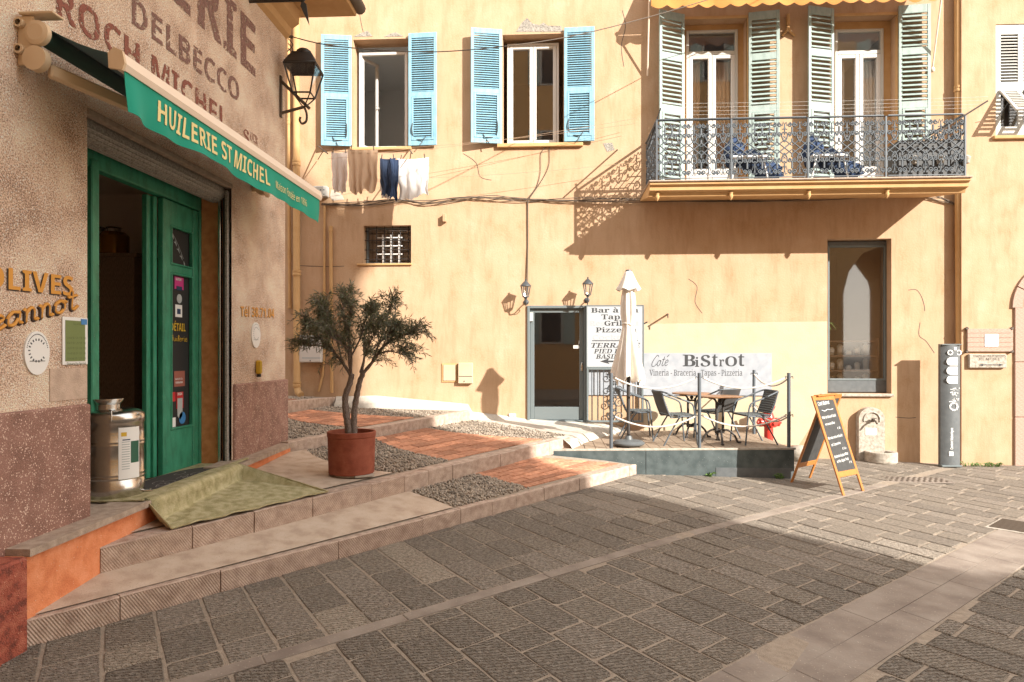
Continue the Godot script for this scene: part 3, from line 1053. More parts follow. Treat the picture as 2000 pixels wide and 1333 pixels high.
func room(h: Rect2, z: float, deep: float, m: Material, parent: Node, grow := 0.5) -> void: # the room behind an opening
	var b := MB.new()
	var a := h.position - Vector2(grow, grow * 0.4)
	var e := h.end + Vector2(grow, grow * 0.5)
	var z1 := z - deep
	b.quad(Vector3(a.x, a.y, z1), Vector3(e.x, a.y, z1), Vector3(e.x, e.y, z1), Vector3(a.x, e.y, z1))
	b.quad(Vector3(a.x, a.y, z), Vector3(a.x, a.y, z1), Vector3(a.x, e.y, z1), Vector3(a.x, e.y, z))
	b.quad(Vector3(e.x, a.y, z1), Vector3(e.x, a.y, z), Vector3(e.x, e.y, z), Vector3(e.x, e.y, z1))
	b.quad(Vector3(a.x, e.y, z1), Vector3(e.x, e.y, z1), Vector3(e.x, e.y, z), Vector3(a.x, e.y, z))
	b.quad(Vector3(a.x, a.y, z), Vector3(e.x, a.y, z), Vector3(e.x, a.y, z1), Vector3(a.x, a.y, z1))
	# its front wall around the opening
	var w := MB.new()
	wall_holes(w, a.x, e.x, a.y, e.y, z, [h], 0.01)
	put("room", b, m, parent)
	put("room_front", w, m, parent)

func frame_rect(b: MB, r: Rect2, z: float, w: float, d: float) -> void: # four members, centred on z
	var a := r.position
	var e := r.end
	b.box(Vector3(a.x + w / 2, (a.y + e.y) / 2, z), Vector3(w, e.y - a.y, d), Basis(), 0.006)
	b.box(Vector3(e.x - w / 2, (a.y + e.y) / 2, z), Vector3(w, e.y - a.y, d), Basis(), 0.006)
	b.box(Vector3((a.x + e.x) / 2, a.y + w / 2, z), Vector3(e.x - a.x - 2 * w, w, d - 0.004), Basis(), 0.006)
	b.box(Vector3((a.x + e.x) / 2, e.y - w / 2, z), Vector3(e.x - a.x - 2 * w, w, d - 0.004), Basis(), 0.006)

func pane(r: Rect2, z: float, m: Material, parent: Node, called := "pane") -> void:
	var b := MB.new()
	for k in 4: # the faces of double glazing
		var q := z - k * 0.006
		b.quad(Vector3(r.position.x, r.position.y, q), Vector3(r.end.x, r.position.y, q), Vector3(r.end.x, r.end.y, q), Vector3(r.position.x, r.end.y, q))
	put(called, b, m, parent)

# a louvred shutter in its own axes: x from the hinge outwards, y up, the face towards z; panels: [y0, y1, slats, inset]
func shutter(parent: Node3D, hinge: Vector3, w: float, h: float, out: float, yaw: float, m: Material, panels: Array, flap: int, latch: bool) -> void:
	var o := MeshInstance3D.new()
	o.name = "shutter"
	var b := MB.new()
	var st := 0.055
	var th := 0.032
	var X := func(x: float, y: float, z := 0.0) -> Vector3: return Vector3(x * out, y, z)
	b.box(X.call(st / 2, h / 2), Vector3(st, h, th), Basis(), 0.004)
	b.box(X.call(w - st / 2, h / 2), Vector3(st, h, th), Basis(), 0.004)
	var edges := [0.0]
	for p in panels:
		edges.append(p[0] * h); edges.append(p[1] * h)
	edges.append(h)
	for i in range(0, edges.size(), 2):
		var y0: float = edges[i]
		var y1: float = edges[i + 1]
		if y1 - y0 > 0.005: b.box(X.call(w / 2, (y0 + y1) / 2), Vector3(w - 2 * st, y1 - y0, th - 0.004), Basis(), 0.004)
	o.material_override = m
	o.position = hinge - base_of(parent)
	o.rotation.y = yaw
	parent.add_child(o, true)
	var sl := MB.new()
	for i in panels.size():
		var p: Array = panels[i]
		var x0 := st
		var x1 := w - st
		var y0: float = p[0] * h
		var y1: float = p[1] * h
		if i == flap: # the lower flap has a frame of its own
			var f := MB.new()
			var fw := 0.04
			for s in [x0 + fw / 2, x1 - fw / 2]: f.box(X.call(s, (y0 + y1) / 2, 0.008), Vector3(fw - 0.004, y1 - y0 - 0.006, th), Basis(), 0.003)
			for s in [y0 + fw / 2, y1 - fw / 2]: f.box(X.call(w / 2, s, 0.008), Vector3(x1 - x0 - 2 * fw, fw - 0.004, th - 0.003), Basis(), 0.003)
			putl("flap_frame", f, m, o)
			x0 += fw; x1 -= fw; y0 += fw; y1 -= fw
		var n: int = p[2]
		var one := MB.new()
		one.box(Vector3.ZERO, Vector3(x1 - x0, 0.009, (y1 - y0) / n * 1.15), Basis.from_euler(Vector3(0.75, 0, 0)), 0.0)
		var sm := one.mesh()
		for k in n:
			place("slat", sm, m, X.call((x0 + x1) / 2, y0 + (k + 0.5) * (y1 - y0) / n, -0.002), o)
	o.mesh = b.mesh()
	if latch:
		for q in [[X.call(w * .3, h * .05, .02), X.call(w * .55, h * .045, .045), X.call(w * .62, h * .075, .03)], [X.call(w * .5, h * .03, .02), X.call(w * .42, -0.02, .06)], bend([X.call(w * .17, h * .08, .02), X.call(w * .14, h * .14, .045), X.call(w * .16, h * .2, .02)])]:
			var l := MB.new()
			l.tube(q, .009, 5)
			putl("latch", l, M["iron"], o)

func scroll(c: Vector2, r: float, a0: float, turns: float, dirn: float) -> Array: # a spiral that winds in
	var p := []
	var n := int(12 * turns)
	for i in n + 1:
		var s := float(i) / n
		var a := a0 + dirn * TAU * turns * s
		p.append(c + Vector2(cos(a), sin(a)) * r * (1.0 - 0.78 * s))
	return p

func curl_motif(b: MB, x0: float, w: float, h: float, z: float) -> void: # one repeat of the balcony's wrought scrollwork, x0 .. x0 + w, 0 .. h
	var line := func(p: Array, r: float) -> void:
		var q := []
		for e in p: q.append(Vector3(x0 + e.x * w, e.y * h, z))
		b.tube(q, r, 4, false)
	var k := h / w
	for m in [0, 1]:
		var f := func(p: Array) -> Array:
			var q := []
			for e in p: q.append(Vector2(1.0 - e.x if m == 1 else e.x, e.y))
			return q
		var sq := func(c: Vector2, r: float, a0: float, tn: float, d: float) -> Array:
			var q := []
			for e in scroll(Vector2.ZERO, r, a0, tn, d): q.append(Vector2(c.x + e.x, c.y + e.y / k))
			return q
		# scrolls at the top and the foot
		line.call(f.call(sq.call(Vector2(.17, .90), .15, PI * .5, 1.35, 1.0)), .0115)
		line.call(f.call(sq.call(Vector2(.17, .74), .14, -PI * .4, 1.3, -1.0)), .0115)
		line.call(f.call(sq.call(Vector2(.17, .28), .14, PI * .4, 1.3, 1.0)), .0115)
		line.call(f.call(sq.call(Vector2(.17, .09), .16, -PI * .5, 1.35, -1.0)), .0115)
		# hearts in the middle
		line.call(f.call([Vector2(.5, .60), Vector2(.36, .66), Vector2(.30, .71), Vector2(.34, .76), Vector2(.44, .77), Vector2(.5, .73)]), .0115)
		line.call(f.call([Vector2(.5, .27), Vector2(.40, .24), Vector2(.32, .27), Vector2(.33, .33), Vector2(.42, .38), Vector2(.5, .41)]), .0115)
		# crossing diagonals and uprights
		line.call(f.call([Vector2(.02, .66), Vector2(.02, .60), Vector2(.98, .40), Vector2(.98, .34)]), .0115)
		line.call(f.call([Vector2(.02, .54), Vector2(.5, .64)]), .009)
		line.call(f.call([Vector2(.02, .47), Vector2(.5, .37)]), .009)
		line.call(f.call([Vector2(.02, .74), Vector2(.02, .86)]), .0115)
		line.call(f.call([Vector2(.02, .14), Vector2(.02, .27)]), .0115)
		line.call(f.call([Vector2(.33, .88), Vector2(.40, .95), Vector2(.5, .90), Vector2(.46, .83), Vector2(.33, .82)]), .009)
		line.call(f.call([Vector2(.33, .12), Vector2(.40, .19), Vector2(.5, .13), Vector2(.44, .04), Vector2(.33, .06)]), .009)
	line.call([Vector2(.5, .77), Vector2(.5, .86)], .0115)
	line.call([Vector2(.5, .16), Vector2(.5, .24)], .0115)
	for y in [.5, .685, .33]:
		var c := Vector3(x0 + .5 * w, y * h, z)
		for a in 4: b.bar(c, c + Vector3(cos(a * PI / 2 + .78), sin(a * PI / 2 + .78), 0) * .028, .014, .01)

func railing_panel(parent: Node, a: Vector3, c: Vector3, h: float, motifs: int) -> void: # between two posts
	var b := MB.new()
	var l := (c - a).length()
	for i in motifs: curl_motif(b, i * l / motifs, l / motifs, h - 0.06, 0.0)
	b.box(Vector3(l / 2, h - 0.03, 0), Vector3(l - .04, .016, .02))
	b.box(Vector3(l / 2, -0.004, 0), Vector3(l - .04, .012, .016))
	var dx := (c - a).normalized()
	var bs := Basis(dx, Vector3.UP, dx.cross(Vector3.UP))
	for i in b.v.size():
		b.v[i] = a + bs * b.v[i] + Vector3.UP * 0.045
		b.n[i] = bs * b.n[i]
	put("railing_panel", b, M["grey iron"], parent)

func patch(parent: Node, pts: Array, p: float, thick: float, m: Material, called: String) -> void: # an irregular sheet on the ochre wall
	var q := PackedVector2Array()
	for e in pts: q.append(e)
	var b := MB.new()
	b.prism(q, Vector3(0, 0, -12.4 + p - thick), Vector3.RIGHT, Vector3.UP, Vector3(0, 0, thick))
	put(called, b, m, parent)

func far_building() -> void:
	var o := thing("apartment_building", "ochre plaster house with blue shutters, balcony and bistro at its foot", "building", Vector3(2, 0, -12.4))
	var Z := -12.4
	var w1 := Rect2(-3.629, 5.536, 1.030, 1.994)
	var w2 := Rect2(-0.866, 5.554, 1.107, 1.994)
	var d1 := Rect2(2.403, 4.86, 1.101, 2.873)
	var d2 := Rect2(5.011, 4.86, 1.093, 2.856)
	var sw := Rect2(-3.437, 3.401, 0.886, 0.698)
	var bd := Rect2(-0.418, 0.484, 1.074, 2.127)
	var bw := Rect2(4.914, 1.033, 1.102, 2.741)
	var b := MB.new()
	wall_holes(b, -16.0, 7.168, -0.4, 13.0, Z, [w1, w2, d1, d2, sw, bd, bw], 0.34)
	put("wall", b, M["ochre plaster"], o)
	var back := MB.new()
	back.span(Vector3(-16.0, -0.4, -20.0), Vector3(7.168 - .01, 13.0, -19.6))
	back.span(Vector3(-16.0, 13.0, -20.0), Vector3(7.168 - .01, 13.3, -12.0))
	put("roof", back, M["trim ochre"], o)
	room(w1, Z - .35, 3.0, M["grey room"], o, 0.7)
	room(w2, Z - .35, 2.4, M["brown room"], o, 0.3)
	room(d1, Z - .35, 2.6, M["brown room"], o, 0.3)
	room(d2, Z - .35, 2.6, M["grey room"], o, 0.3)
	room(sw, Z - .35, 1.6, M["brown room"], o, 0.3)
	room(bd, Z - .35, 3.4, M["dark room"], o, 0.5)
	room(bw, Z - .35, 3.4, M["dark room"], o, 0.6)
	# the lighter repainted field and places where the plaster has come off
	patch(o, [Vector2(1.684, 2.275), Vector2(4.905, 2.313), Vector2(4.905, 0.9), Vector2(4.407, 0.1), Vector2(1.684, 0.3)], 0.004, 0.008, M["repainted plaster"], "repainted_field")
	patch(o, [Vector2(-0.623, 7.599), Vector2(-0.511, 7.764), Vector2(-0.418, 7.845), Vector2(-0.325, 7.740), Vector2(-0.195, 7.709), Vector2(-0.121, 7.753), Vector2(-0.046, 7.695), Vector2(0.195, 7.680), Vector2(0.232, 7.577)], 0.004, 0.01, M["broken plaster"], "bare_patch")
	patch(o, [Vector2(-3.629, 7.584), Vector2(-3.514, 7.638), Vector2(-3.361, 7.690), Vector2(-3.265, 7.584)], 0.004, 0.01, M["broken plaster"], "bare_patch")
	patch(o, [Vector2(-3.055, 7.569), Vector2(-2.941, 7.623), Vector2(-2.827, 7.648), Vector2(-2.694, 7.569)], 0.004, 0.01, M["broken plaster"], "bare_patch")
	patch(o, [Vector2(0.951, 5.541), Vector2(1.116, 5.548), Vector2(1.162, 5.418), Vector2(1.025, 5.383)], 0.004, 0.01, M["broken plaster"], "bare_patch")
	patch(o, [Vector2(-4.032, 4.767), Vector2(-3.840, 4.679), Vector2(-3.801, 4.584), Vector2(-4.013, 4.568), Vector2(-4.070, 4.645)], 0.004, 0.01, M["lime plaster"], "bare_patch")
	var cr := MB.new()
	for l in [[Vector3(6.304, 2.860, -12.398), Vector3(6.435, 2.868, -12.398), Vector3(6.523, 2.759, -12.398), Vector3(6.575, 2.597, -12.398), Vector3(6.584, 2.489, -12.398)], [Vector3(6.505, 2.291, -12.398), Vector3(6.488, 2.065, -12.398), Vector3(6.610, 1.957, -12.398), Vector3(6.750, 1.750, -12.398)], [Vector3(6.085, 0.621, -12.398), Vector3(6.304, 0.604, -12.398), Vector3(6.435, 0.614, -12.398)], [Vector3(-3.533, 8.449, -12.398), Vector3(-3.504, 7.976, -12.398), Vector3(-3.427, 7.597, -12.398)], [Vector3(1.300, 7.935, -12.398), Vector3(1.355, 7.638, -12.398), Vector3(1.281, 7.289, -12.398), Vector3(1.327, 6.919, -12.398)], [Vector3(-1.588, 5.398, -12.398), Vector3(-1.353, 5.226, -12.398), Vector3(-1.278, 4.972, -12.398), Vector3(-1.071, 4.904, -12.398)], [Vector3(2.475, 3.081, -12.398), Vector3(2.629, 2.943, -12.398), Vector3(2.593, 2.668, -12.398), Vector3(2.720, 2.465, -12.398)], [Vector3(-2.960, 2.973, -12.398), Vector3(-2.846, 2.597, -12.398), Vector3(-2.884, 2.220, -12.398)], [Vector3(-3.801, 3.356, -12.398), Vector3(-4.108, 3.349, -12.398), Vector3(-4.648, 3.371, -12.398)]]:
		cr = MB.new()
		cr.ribbon(bend(l, 4), 0.012, Vector3.BACK)
		put("crack", cr, M["rust iron"], o)
	# blue shutters
	var pn := [[.045, .435, 17, 0.0], [.475, .955, 24, 0.0]]
	var blue: Material = M["blue paint"]
	var hw := 0.545
	shutter(o, Vector3(w1.position.x - .02, 5.552, Z + .045), hw, 2.033, -1.0, 0.16, blue, pn, 0, true)
	shutter(o, Vector3(w1.end.x + .01, 5.542, Z + .045), hw - .02, 2.055, 1.0, -0.05, blue, pn, 0, true)
	shutter(o, Vector3(w2.position.x - .01, 5.550, Z + .045), hw + .02, 2.073, -1.0, 0.20, blue, pn, 0, true)
	shutter(o, Vector3(w2.end.x + .01, 5.568, Z + .045), hw, 2.057, 1.0, -0.05, blue, pn, 0, true)
	# open window, left; closed window, right
	var z := Z - .24
	var f := MB.new()
	var r1 := Rect2(-3.582, w1.position.y + .03, 0.923, 7.384 - w1.position.y - .03)
	frame_rect(f, r1, z, 0.055, 0.07)
	var win := put("window", f, M["white paint"], o)
	var leaf := MB.new()
	var lw := r1.size.x * 0.5
	frame_rect(leaf, Rect2(0, r1.position.y + .05, lw, r1.size.y - .1), 0.0, 0.06, 0.05)
	leaf.tube([Vector3(lw - .03, r1.position.y + .9, .03), Vector3(lw - .03, r1.position.y + .9, .07), Vector3(lw - .13, r1.position.y + .93, .075)], .011, 5)
	var turn := Basis(Vector3.UP, 1.08)
	for i in leaf.v.size():
		leaf.v[i] = Vector3(r1.position.x + .03, 0, z - .02) + turn * leaf.v[i]
		leaf.n[i] = turn * leaf.n[i]
	put("open_sash", leaf, M["white paint"], win)
	var gp := MB.new()
	var g0 := [Vector3(.06, r1.position.y + .1, 0), Vector3(lw - .06, r1.position.y + .1, 0), Vector3(lw - .06, r1.end.y - .1, 0), Vector3(.06, r1.end.y - .1, 0)]
	for i in 4: g0[i] = Vector3(r1.position.x + .03, 0, z - .02) + turn * g0[i]
	gp.quad(g0[0], g0[1], g0[2], g0[3])
	put("pane", gp, M["window glass"], win)
	var sill := MB.new()
	sill.span(Vector3(w1.position.x - .05, w1.position.y - .06, Z - .3), Vector3(w1.end.x + .06, w1.position.y - .002, Z + .06), .008)
	put("window_sill", sill, M["trim ochre"], o)
	f = MB.new()
	var r2 := Rect2(-0.797, w2.position.y + .02, 0.957, 7.477 - w2.position.y - .02)
	frame_rect(f, r2, z, 0.045, 0.07)
	win = put("window", f, M["white paint"], o)
	for s in 2:
		var lr := Rect2(r2.position.x + .045 + s * (r2.size.x - .09) / 2, r2.position.y + .045, (r2.size.x - .09) / 2, r2.size.y - .09)
		var m := MB.new()
		frame_rect(m, lr.grow(-.003), z + .01, 0.06, 0.06)
		put("sash", m, M["white paint"], win)
		pane(lr.grow(-.06), z, M["window glass"], win)
	sill = MB.new()
	sill.span(Vector3(w2.position.x - .1, w2.position.y - .07, Z - .3), Vector3(w2.end.x + .35, w2.position.y - .002, Z + .07), .008)
	put("window_sill", sill, M["trim ochre"], o)
	# the balcony
	var yt := 4.514
	var xa := 1.613
	var xb := 6.625
	var s := MB.new()
	var prof := PackedVector2Array([Vector2(0, yt), Vector2(1.25, yt), Vector2(1.25, yt - .035), Vector2(1.20, yt - .06), Vector2(1.20, yt - .12), Vector2(1.13, yt - .14), Vector2(1.10, yt - .20), Vector2(0.0, 4.487)])
	s.prism(prof, Vector3(xa, 0, Z), Vector3.BACK, Vector3.UP, Vector3(xb - xa, 0, 0))
	var bal := put("balcony", s, M["trim ochre"], o)
	var lip := MB.new()
	lip.span(Vector3(xa - .02, yt + .002, Z + .05), Vector3(xb + .02, yt + .03, Z + 1.28), .008)
	put("slab_edge", lip, M["sill stone"], bal)
	for u in [1284, 1428, 1580, 1733]:
		var x: float = {1284: 1.748, 1428: 2.934, 1580: 4.171, 1733: 5.401}[u]
		var k := MB.new()
		k.lathe([Vector2(.004, -.13), Vector2(.03, -.09), Vector2(.04, -.05), Vector2(.028, -.03), Vector2(.045, 0)], Vector3(x, yt - .15, Z + 1.12), 10, true)
		put("finial", k, M["trim ochre"], bal)
	var ry := yt + .03
	var rh := 5.520 - 4.514 - .02
	var px := [1.727, 2.921, 4.134, 5.347, 6.568]
	for i in 5:
		var k := MB.new()
		k.box(Vector3(px[i], ry + rh / 2, Z + 1.2), Vector3(.03, rh, .03), Basis(), .004)
		put("railing_post", k, M["grey iron"], bal)
		if i < 4: railing_panel(bal, Vector3(px[i] + .015, ry, Z + 1.2), Vector3(px[i + 1] - .015, ry, Z + 1.2), rh, 5)
	railing_panel(bal, Vector3(px[0], ry, Z + .02), Vector3(px[0], ry, Z + 1.185), rh, 4)
	railing_panel(bal, Vector3(px[4], ry, Z + 1.185), Vector3(px[4], ry, Z + .02), rh, 4)
	var rail := MB.new()
	rail.tube([Vector3(px[0], ry + rh, Z), Vector3(px[0], ry + rh, Z + 1.2), Vector3(px[4], ry + rh, Z + 1.2), Vector3(px[4], ry + rh, Z)], .02, 6)
	put("handrail", rail, M["grey iron"], bal)
	# washing-line arms at both ends of the railing, and their lines
	var arms := MB.new()
	arms.tube([Vector3(6.380, 5.404, -11.200), Vector3(6.882, 5.724, -11.150)], .014, 6)
	arms.tube([Vector3(6.380, 5.404, -11.200), Vector3(5.601, 4.895, -11.250)], .012, 6)
	arms.tube([Vector3(1.607, 5.121, -11.400), Vector3(1.785, 5.714, -11.150)], .012, 6)
	put("line_arm", arms, M["dark iron"], bal)
	var lines := MB.new()
	for i in 4:
		lines.tube(sag(Vector3(px[0] + .04, ry + rh + .08 + i * .055, Z + 1.22 + i * .02), Vector3(px[4] + .12 + i * .06, ry + rh + .10 + i * .05, Z + 1.22 + i * .02), .02, 6), .002, 3, false)
	put("washing_line", lines, M["white"], bal)
	# French windows on the balcony and their shutters
	for d in 2:
		var h: Rect2 = [d1, d2][d]
		var fr := MB.new()
		var r: Rect2 = [Rect2(2.473, yt, 0.928, 7.627 - yt), Rect2(5.118, yt, 0.853, 7.576 - yt)][d]
		frame_rect(fr, r, Z - .22, .05, .08)
		var ty := r.end.y - .42
		fr.box(Vector3(r.get_center().x, ty, Z - .22), Vector3(r.size.x - .1, .07, .075), Basis(), .006)
		var fill := MB.new()
		if r.position.x > h.position.x + .01: fill.box(Vector3((h.position.x + r.position.x) / 2, r.get_center().y, Z - .23), Vector3(r.position.x - h.position.x, r.size.y, .05))
		fill.box(Vector3((h.end.x + r.end.x) / 2, r.get_center().y, Z - .235), Vector3(h.end.x - r.end.x, r.size.y, .05))
		fill.box(Vector3(h.get_center().x, (h.end.y + r.end.y) / 2, Z - .235), Vector3(h.size.x, h.end.y - r.end.y, .05))
		put("door_jamb", fill, M["trim ochre"], o)
		var fw := put("french_window", fr, M["off white paint"], o)
		pane(Rect2(r.position.x + .05, ty + .035, r.size.x - .1, r.end.y - .05 - ty - .035), Z - .22, M["window glass"], fw)
		for q in 2:
			var lr := Rect2(r.position.x + .05 + q * (r.size.x - .1) / 2, yt + .05, (r.size.x - .1) / 2, ty - .035 - yt - .05)
			var m := MB.new()
			frame_rect(m, lr.grow(-.003), Z - .21, .065, .06)
			m.box(Vector3(lr.get_center().x, yt + .55, Z - .21), Vector3(lr.size.x - .13, .07, .05))
			m.box(Vector3(lr.get_center().x, yt + .3, Z - .215), Vector3(lr.size.x - .13, .45, .03))
			put("sash", m, M["white paint"], fw)
			pane(Rect2(lr.position.x + .065, yt + .58, lr.size.x - .13, lr.end.y - .065 - yt - .58), Z - .22, M["window glass"], fw)
		var cu := MB.new()
		for q in 2: cu.sheet(hung(Vector3([r.position.x + .04, r.get_center().x + .12][q], ty - .05, Z - .45), Vector3([r.get_center().x - .16, r.end.x - .04][q], ty - .05, Z - .42), ty - yt - .1, 15 + q + d * 3, 4.0, .035, .0))
		put("curtain", cu, M[["beige cloth", "white cloth"][d]], fw)
		var arch := MB.new()
		var e := h.grow(.05)
		arch.span(Vector3(e.position.x, h.end.y, Z - .05), Vector3(e.end.x, e.end.y, Z + .025), .006)
		arch.span(Vector3(h.end.x, yt, Z - .05), Vector3(e.end.x, h.end.y, Z + .025), .006)
		put("door_surround", arch, M["trim ochre"], o)
	var mint: Material = M["mint paint"]
	var pw := [[.04, .36, 13, 0.0], [.40, .455, 2, 0.0], [.50, .70, 8, 0.0], [.735, .955, 8, 0.0]]
	pw = [[.05, .45, 14, 0.0], [.49, .735, 10, 0.0], [.775, .955, 7, 0.0]]
	var sh: float = 7.784 - yt - .02
	shutter(o, Vector3(d1.position.x - .01, yt + .04, Z + .05), .52, sh, -1.0, 0.42, mint, pw, 0, false)
	shutter(o, Vector3(d1.end.x + .02, yt + .04, Z + .05), .52, sh, 1.0, -0.16, mint, pw, 0, false)
	shutter(o, Vector3(d2.position.x - .01, yt + .04, Z + .05), .51, sh + .03, -1.0, 0.28, mint, pw, 0, false)
	shutter(o, Vector3(d2.end.x + .01, yt + .04, Z + .05), .52, sh + .05, 1.0, -0.10, mint, pw, 0, false)
	# a branched plaster ornament between the French windows
	var br := MB.new()
	br.tube([Vector3(4.212, 7.756, -12.350), Vector3(4.212, 7.575, -12.350)], .035, 8)
	br.tube(bend([Vector3(4.212, 7.684, -12.350), Vector3(4.198, 7.489, -12.360), Vector3(4.115, 7.392, -12.380)]), .022, 6)
	br.tube(bend([Vector3(4.212, 7.684, -12.350), Vector3(4.233, 7.488, -12.360), Vector3(4.338, 7.386, -12.380)]), .022, 6)
	put("wall_ornament", br, M["trim ochre"], o)
	# small barred window
	var fx_ := MB.new()
	frame_rect(fx_, sw.grow(-.005), Z - .2, .03, .05)
	var sb := put("barred_window", fx_, M["grey frame"], o)
	for i in 6:
		var m := MB.new()
		m.tube([Vector3(sw.position.x + (i + .5) * sw.size.x / 6, sw.position.y, Z - .1), Vector3(sw.position.x + (i + .5) * sw.size.x / 6, sw.end.y, Z - .1)], .008, 6)
		put("window_bar", m, M["dark iron"], sb)
	for i in 4:
		var m := MB.new()
		m.tube([Vector3(sw.position.x, sw.position.y + (i + .5) * sw.size.y / 4, Z - .085), Vector3(sw.end.x, sw.position.y + (i + .5) * sw.size.y / 4, Z - .085)], .008, 6)
		put("window_bar", m, M["dark iron"], sb)
	for i in 3:
		var m := MB.new()
		var x := sw.position.x + sw.size.x * (.36 + .17 * i)
		m.tube([Vector3(x, sw.position.y, Z - .16), Vector3(x, sw.position.y + sw.size.y * .8, Z - .16)], .012, 6)
		put("inner_bar", m, M["white"], sb)
		m = MB.new()
		var y := sw.position.y + sw.size.y * (.27 + .22 * i)
		m.tube([Vector3(sw.position.x + sw.size.x * .25, y, Z - .148), Vector3(sw.position.x + sw.size.x * .78, y, Z - .148)], .012, 6)
		put("inner_bar", m, M["white"], sb)
	pane(sw.grow(-.03), Z - .22, M["window glass"], sb)
	sill = MB.new()
	sill.span(Vector3(sw.position.x - .12, sw.position.y - .04, Z - .1), Vector3(sw.end.x + .02, sw.position.y - .002, Z + .04), .008)
	put("window_sill", sill, M["trim ochre"], o)
	# bistro door: grey metal frame, one glazed leaf
	var df := MB.new()
	frame_rect(df, bd, Z - .02, .05, .12)
	df.box(Vector3(bd.get_center().x, bd.position.y - .02, Z + .03), Vector3(bd.size.x + .04, .05, .16), Basis(), .006)
	var dr := put("bistro_door", df, M["grey frame"], o)
	var lf := MB.new()
	var lr := bd.grow(-.052)
	frame_rect(lf, lr, Z - .05, .075, .045)
	lf.box(Vector3(lr.get_center().x, lr.position.y + .15, Z - .05), Vector3(lr.size.x - .15, .17, .04), Basis(), .005)
	put("door_leaf", lf, M["grey frame"], dr)
	pane(Rect2(lr.position.x + .07, lr.position.y + .23, lr.size.x - .14, lr.size.y - .3), Z - .05, M["door glass"], dr)
	var hd := MB.new()
	hd.box(Vector3(lr.end.x - .03, lr.position.y + 1.02, Z - .01), Vector3(.03, .05, .06), Basis(), .01)
	hd.box(Vector3(lr.end.x - .03, lr.position.y + .95, Z - .015), Vector3(.04, .12, .02), Basis(), .006)
	put("door_handle", hd, M["brushed steel"], dr)
	var nt := MB.new()
	nt.box(Vector3(0.483, 1.862, -12.440), Vector3(.13, .06, .004))
	nt.box(Vector3(0.548, 1.927, -12.440), Vector3(.07, .10, .004))
	nt.box(Vector3(-0.344, 2.410, -12.400), Vector3(.06, .16, .04))
	put("door_notice", nt, M["off white paint"], dr)
	var gl := MB.new()
	text(gl, "G", "Droid Serif/bold", Vector3(0.519, 1.880, -12.430), Vector3(.04, 0, 0), Vector3(0, .045, 0), Vector3.BACK)
	put("notice_letter", gl, M["ink"], dr)
	# bistro window
	var wf := MB.new()
	var wr := Rect2(bw.position.x, bw.position.y + .015, 6.060 - bw.position.x + .02, bw.size.y - .03)
	frame_rect(wf, wr, Z - .22, .07, .09)
	wf.box(Vector3(wr.get_center().x, wr.position.y + .13, Z - .22), Vector3(wr.size.x - .14, .16, .085), Basis(), .005)
	if wr.end.x < bw.end.x: wf.box(Vector3((wr.end.x + bw.end.x) / 2, wr.get_center().y, Z - .25), Vector3(bw.end.x - wr.end.x, wr.size.y, .06))
	win = put("bistro_window", wf, M["anthracite"], o)
	var inner := MB.new()
	frame_rect(inner, Rect2(wr.position.x + .07, wr.position.y + .21, wr.size.x - .14, wr.size.y - .28), Z - .2, .035, .06)
	put("sash", inner, M["grey frame"], win)
	pane(Rect2(wr.position.x + .1, wr.position.y + .24, wr.size.x - .2, wr.size.y - .34), Z - .2, M["shop window glass"], win)
	sill = MB.new()
	sill.span(Vector3(bw.position.x - .13, bw.position.y - .05, Z - .2), Vector3(bw.end.x + .02, bw.position.y - .002, Z + .06), .008)
	put("window_sill", sill, M["stone block"], o)
	# inside the bistro window: a dresser with plates and bottles, a palm
	var dres := MB.new()
	var dx := bw.position.x + .35
	for i in 4: dres.box(Vector3(dx + .35, bw.position.y + .1 + i * .28, Z - 1.0), Vector3(1.1, .03, .35))
	for i in 2: dres.box(Vector3(dx - .2 + i * 1.1, bw.position.y + .5, Z - 1.0), Vector3(.04, 1.0, .35))
	var dt := thing("dresser", "dark wooden dresser seen inside the bistro window", "dresser", Vector3(dx + .35, bw.position.y - .1, Z - 1.0))
	put("shelves", dres, M["shelf wood"], dt)
	var pl := MB.new()
	for i in 18: pl.lathe([Vector2(.0, 0), Vector2(.05, 0), Vector2(.06, .05 + .06 * (i % 3)), Vector2(.03, .09 + .06 * (i % 3)), Vector2(0, .09 + .06 * (i % 3))], Vector3(dx - .05 + (i % 6) * .16, bw.position.y + .12 + (i / 6) * .28, Z - .98), 8, true)
	stuff(put("crockery", pl, M["white"], dt))
	var palm := MB.new()
	for i in 16:
		var a := TAU * i / 16.0 + rng.randf() * .3
		var l := rng.randf_range(.25, .4)
		palm.tube(bend([Vector3(dx - .2, bw.position.y + 1.0, Z - .7), Vector3(dx - .2 + cos(a) * l * .5, bw.position.y + 1.28, Z - .7 + sin(a) * l * .3), Vector3(dx - .2 + cos(a) * l, bw.position.y + 1.15, Z - .7 + sin(a) * l * .6)]), [.004, .012, .012, .012, .012, .012, .012, .01, .01, .008, .006, .004, .003], 3, false)
	palm.lathe([Vector2(.05, 0), Vector2(.07, .14), Vector2(0, .14)], Vector3(dx - .2, bw.position.y + .88, Z - .7), 12)
	tag(put("house_plant", palm, M["leaf green"]), "spiky green house plant behind the bistro window", "plant")
	# socket
	var so := MB.new()
	so.box(Vector3(-0.688, 0.605, -12.385), Vector3(.13, .09, .03), Basis(), .006)
	so.box(Vector3(-0.714, 0.607, -12.365), Vector3(.03, .03, .01))
	so.box(Vector3(-0.649, 0.607, -12.365), Vector3(.03, .03, .01))
	put("wall_socket", so, M["white paint"], o)
	# an ochre meter door and its neighbour
	var md := MB.new()
	md.span(Vector3(-1.984, 1.216, -12.400), Vector3(-1.699, 1.563, -12.385), .003)
	var mdn := put("meter_door", md, M["trim ochre"], o)
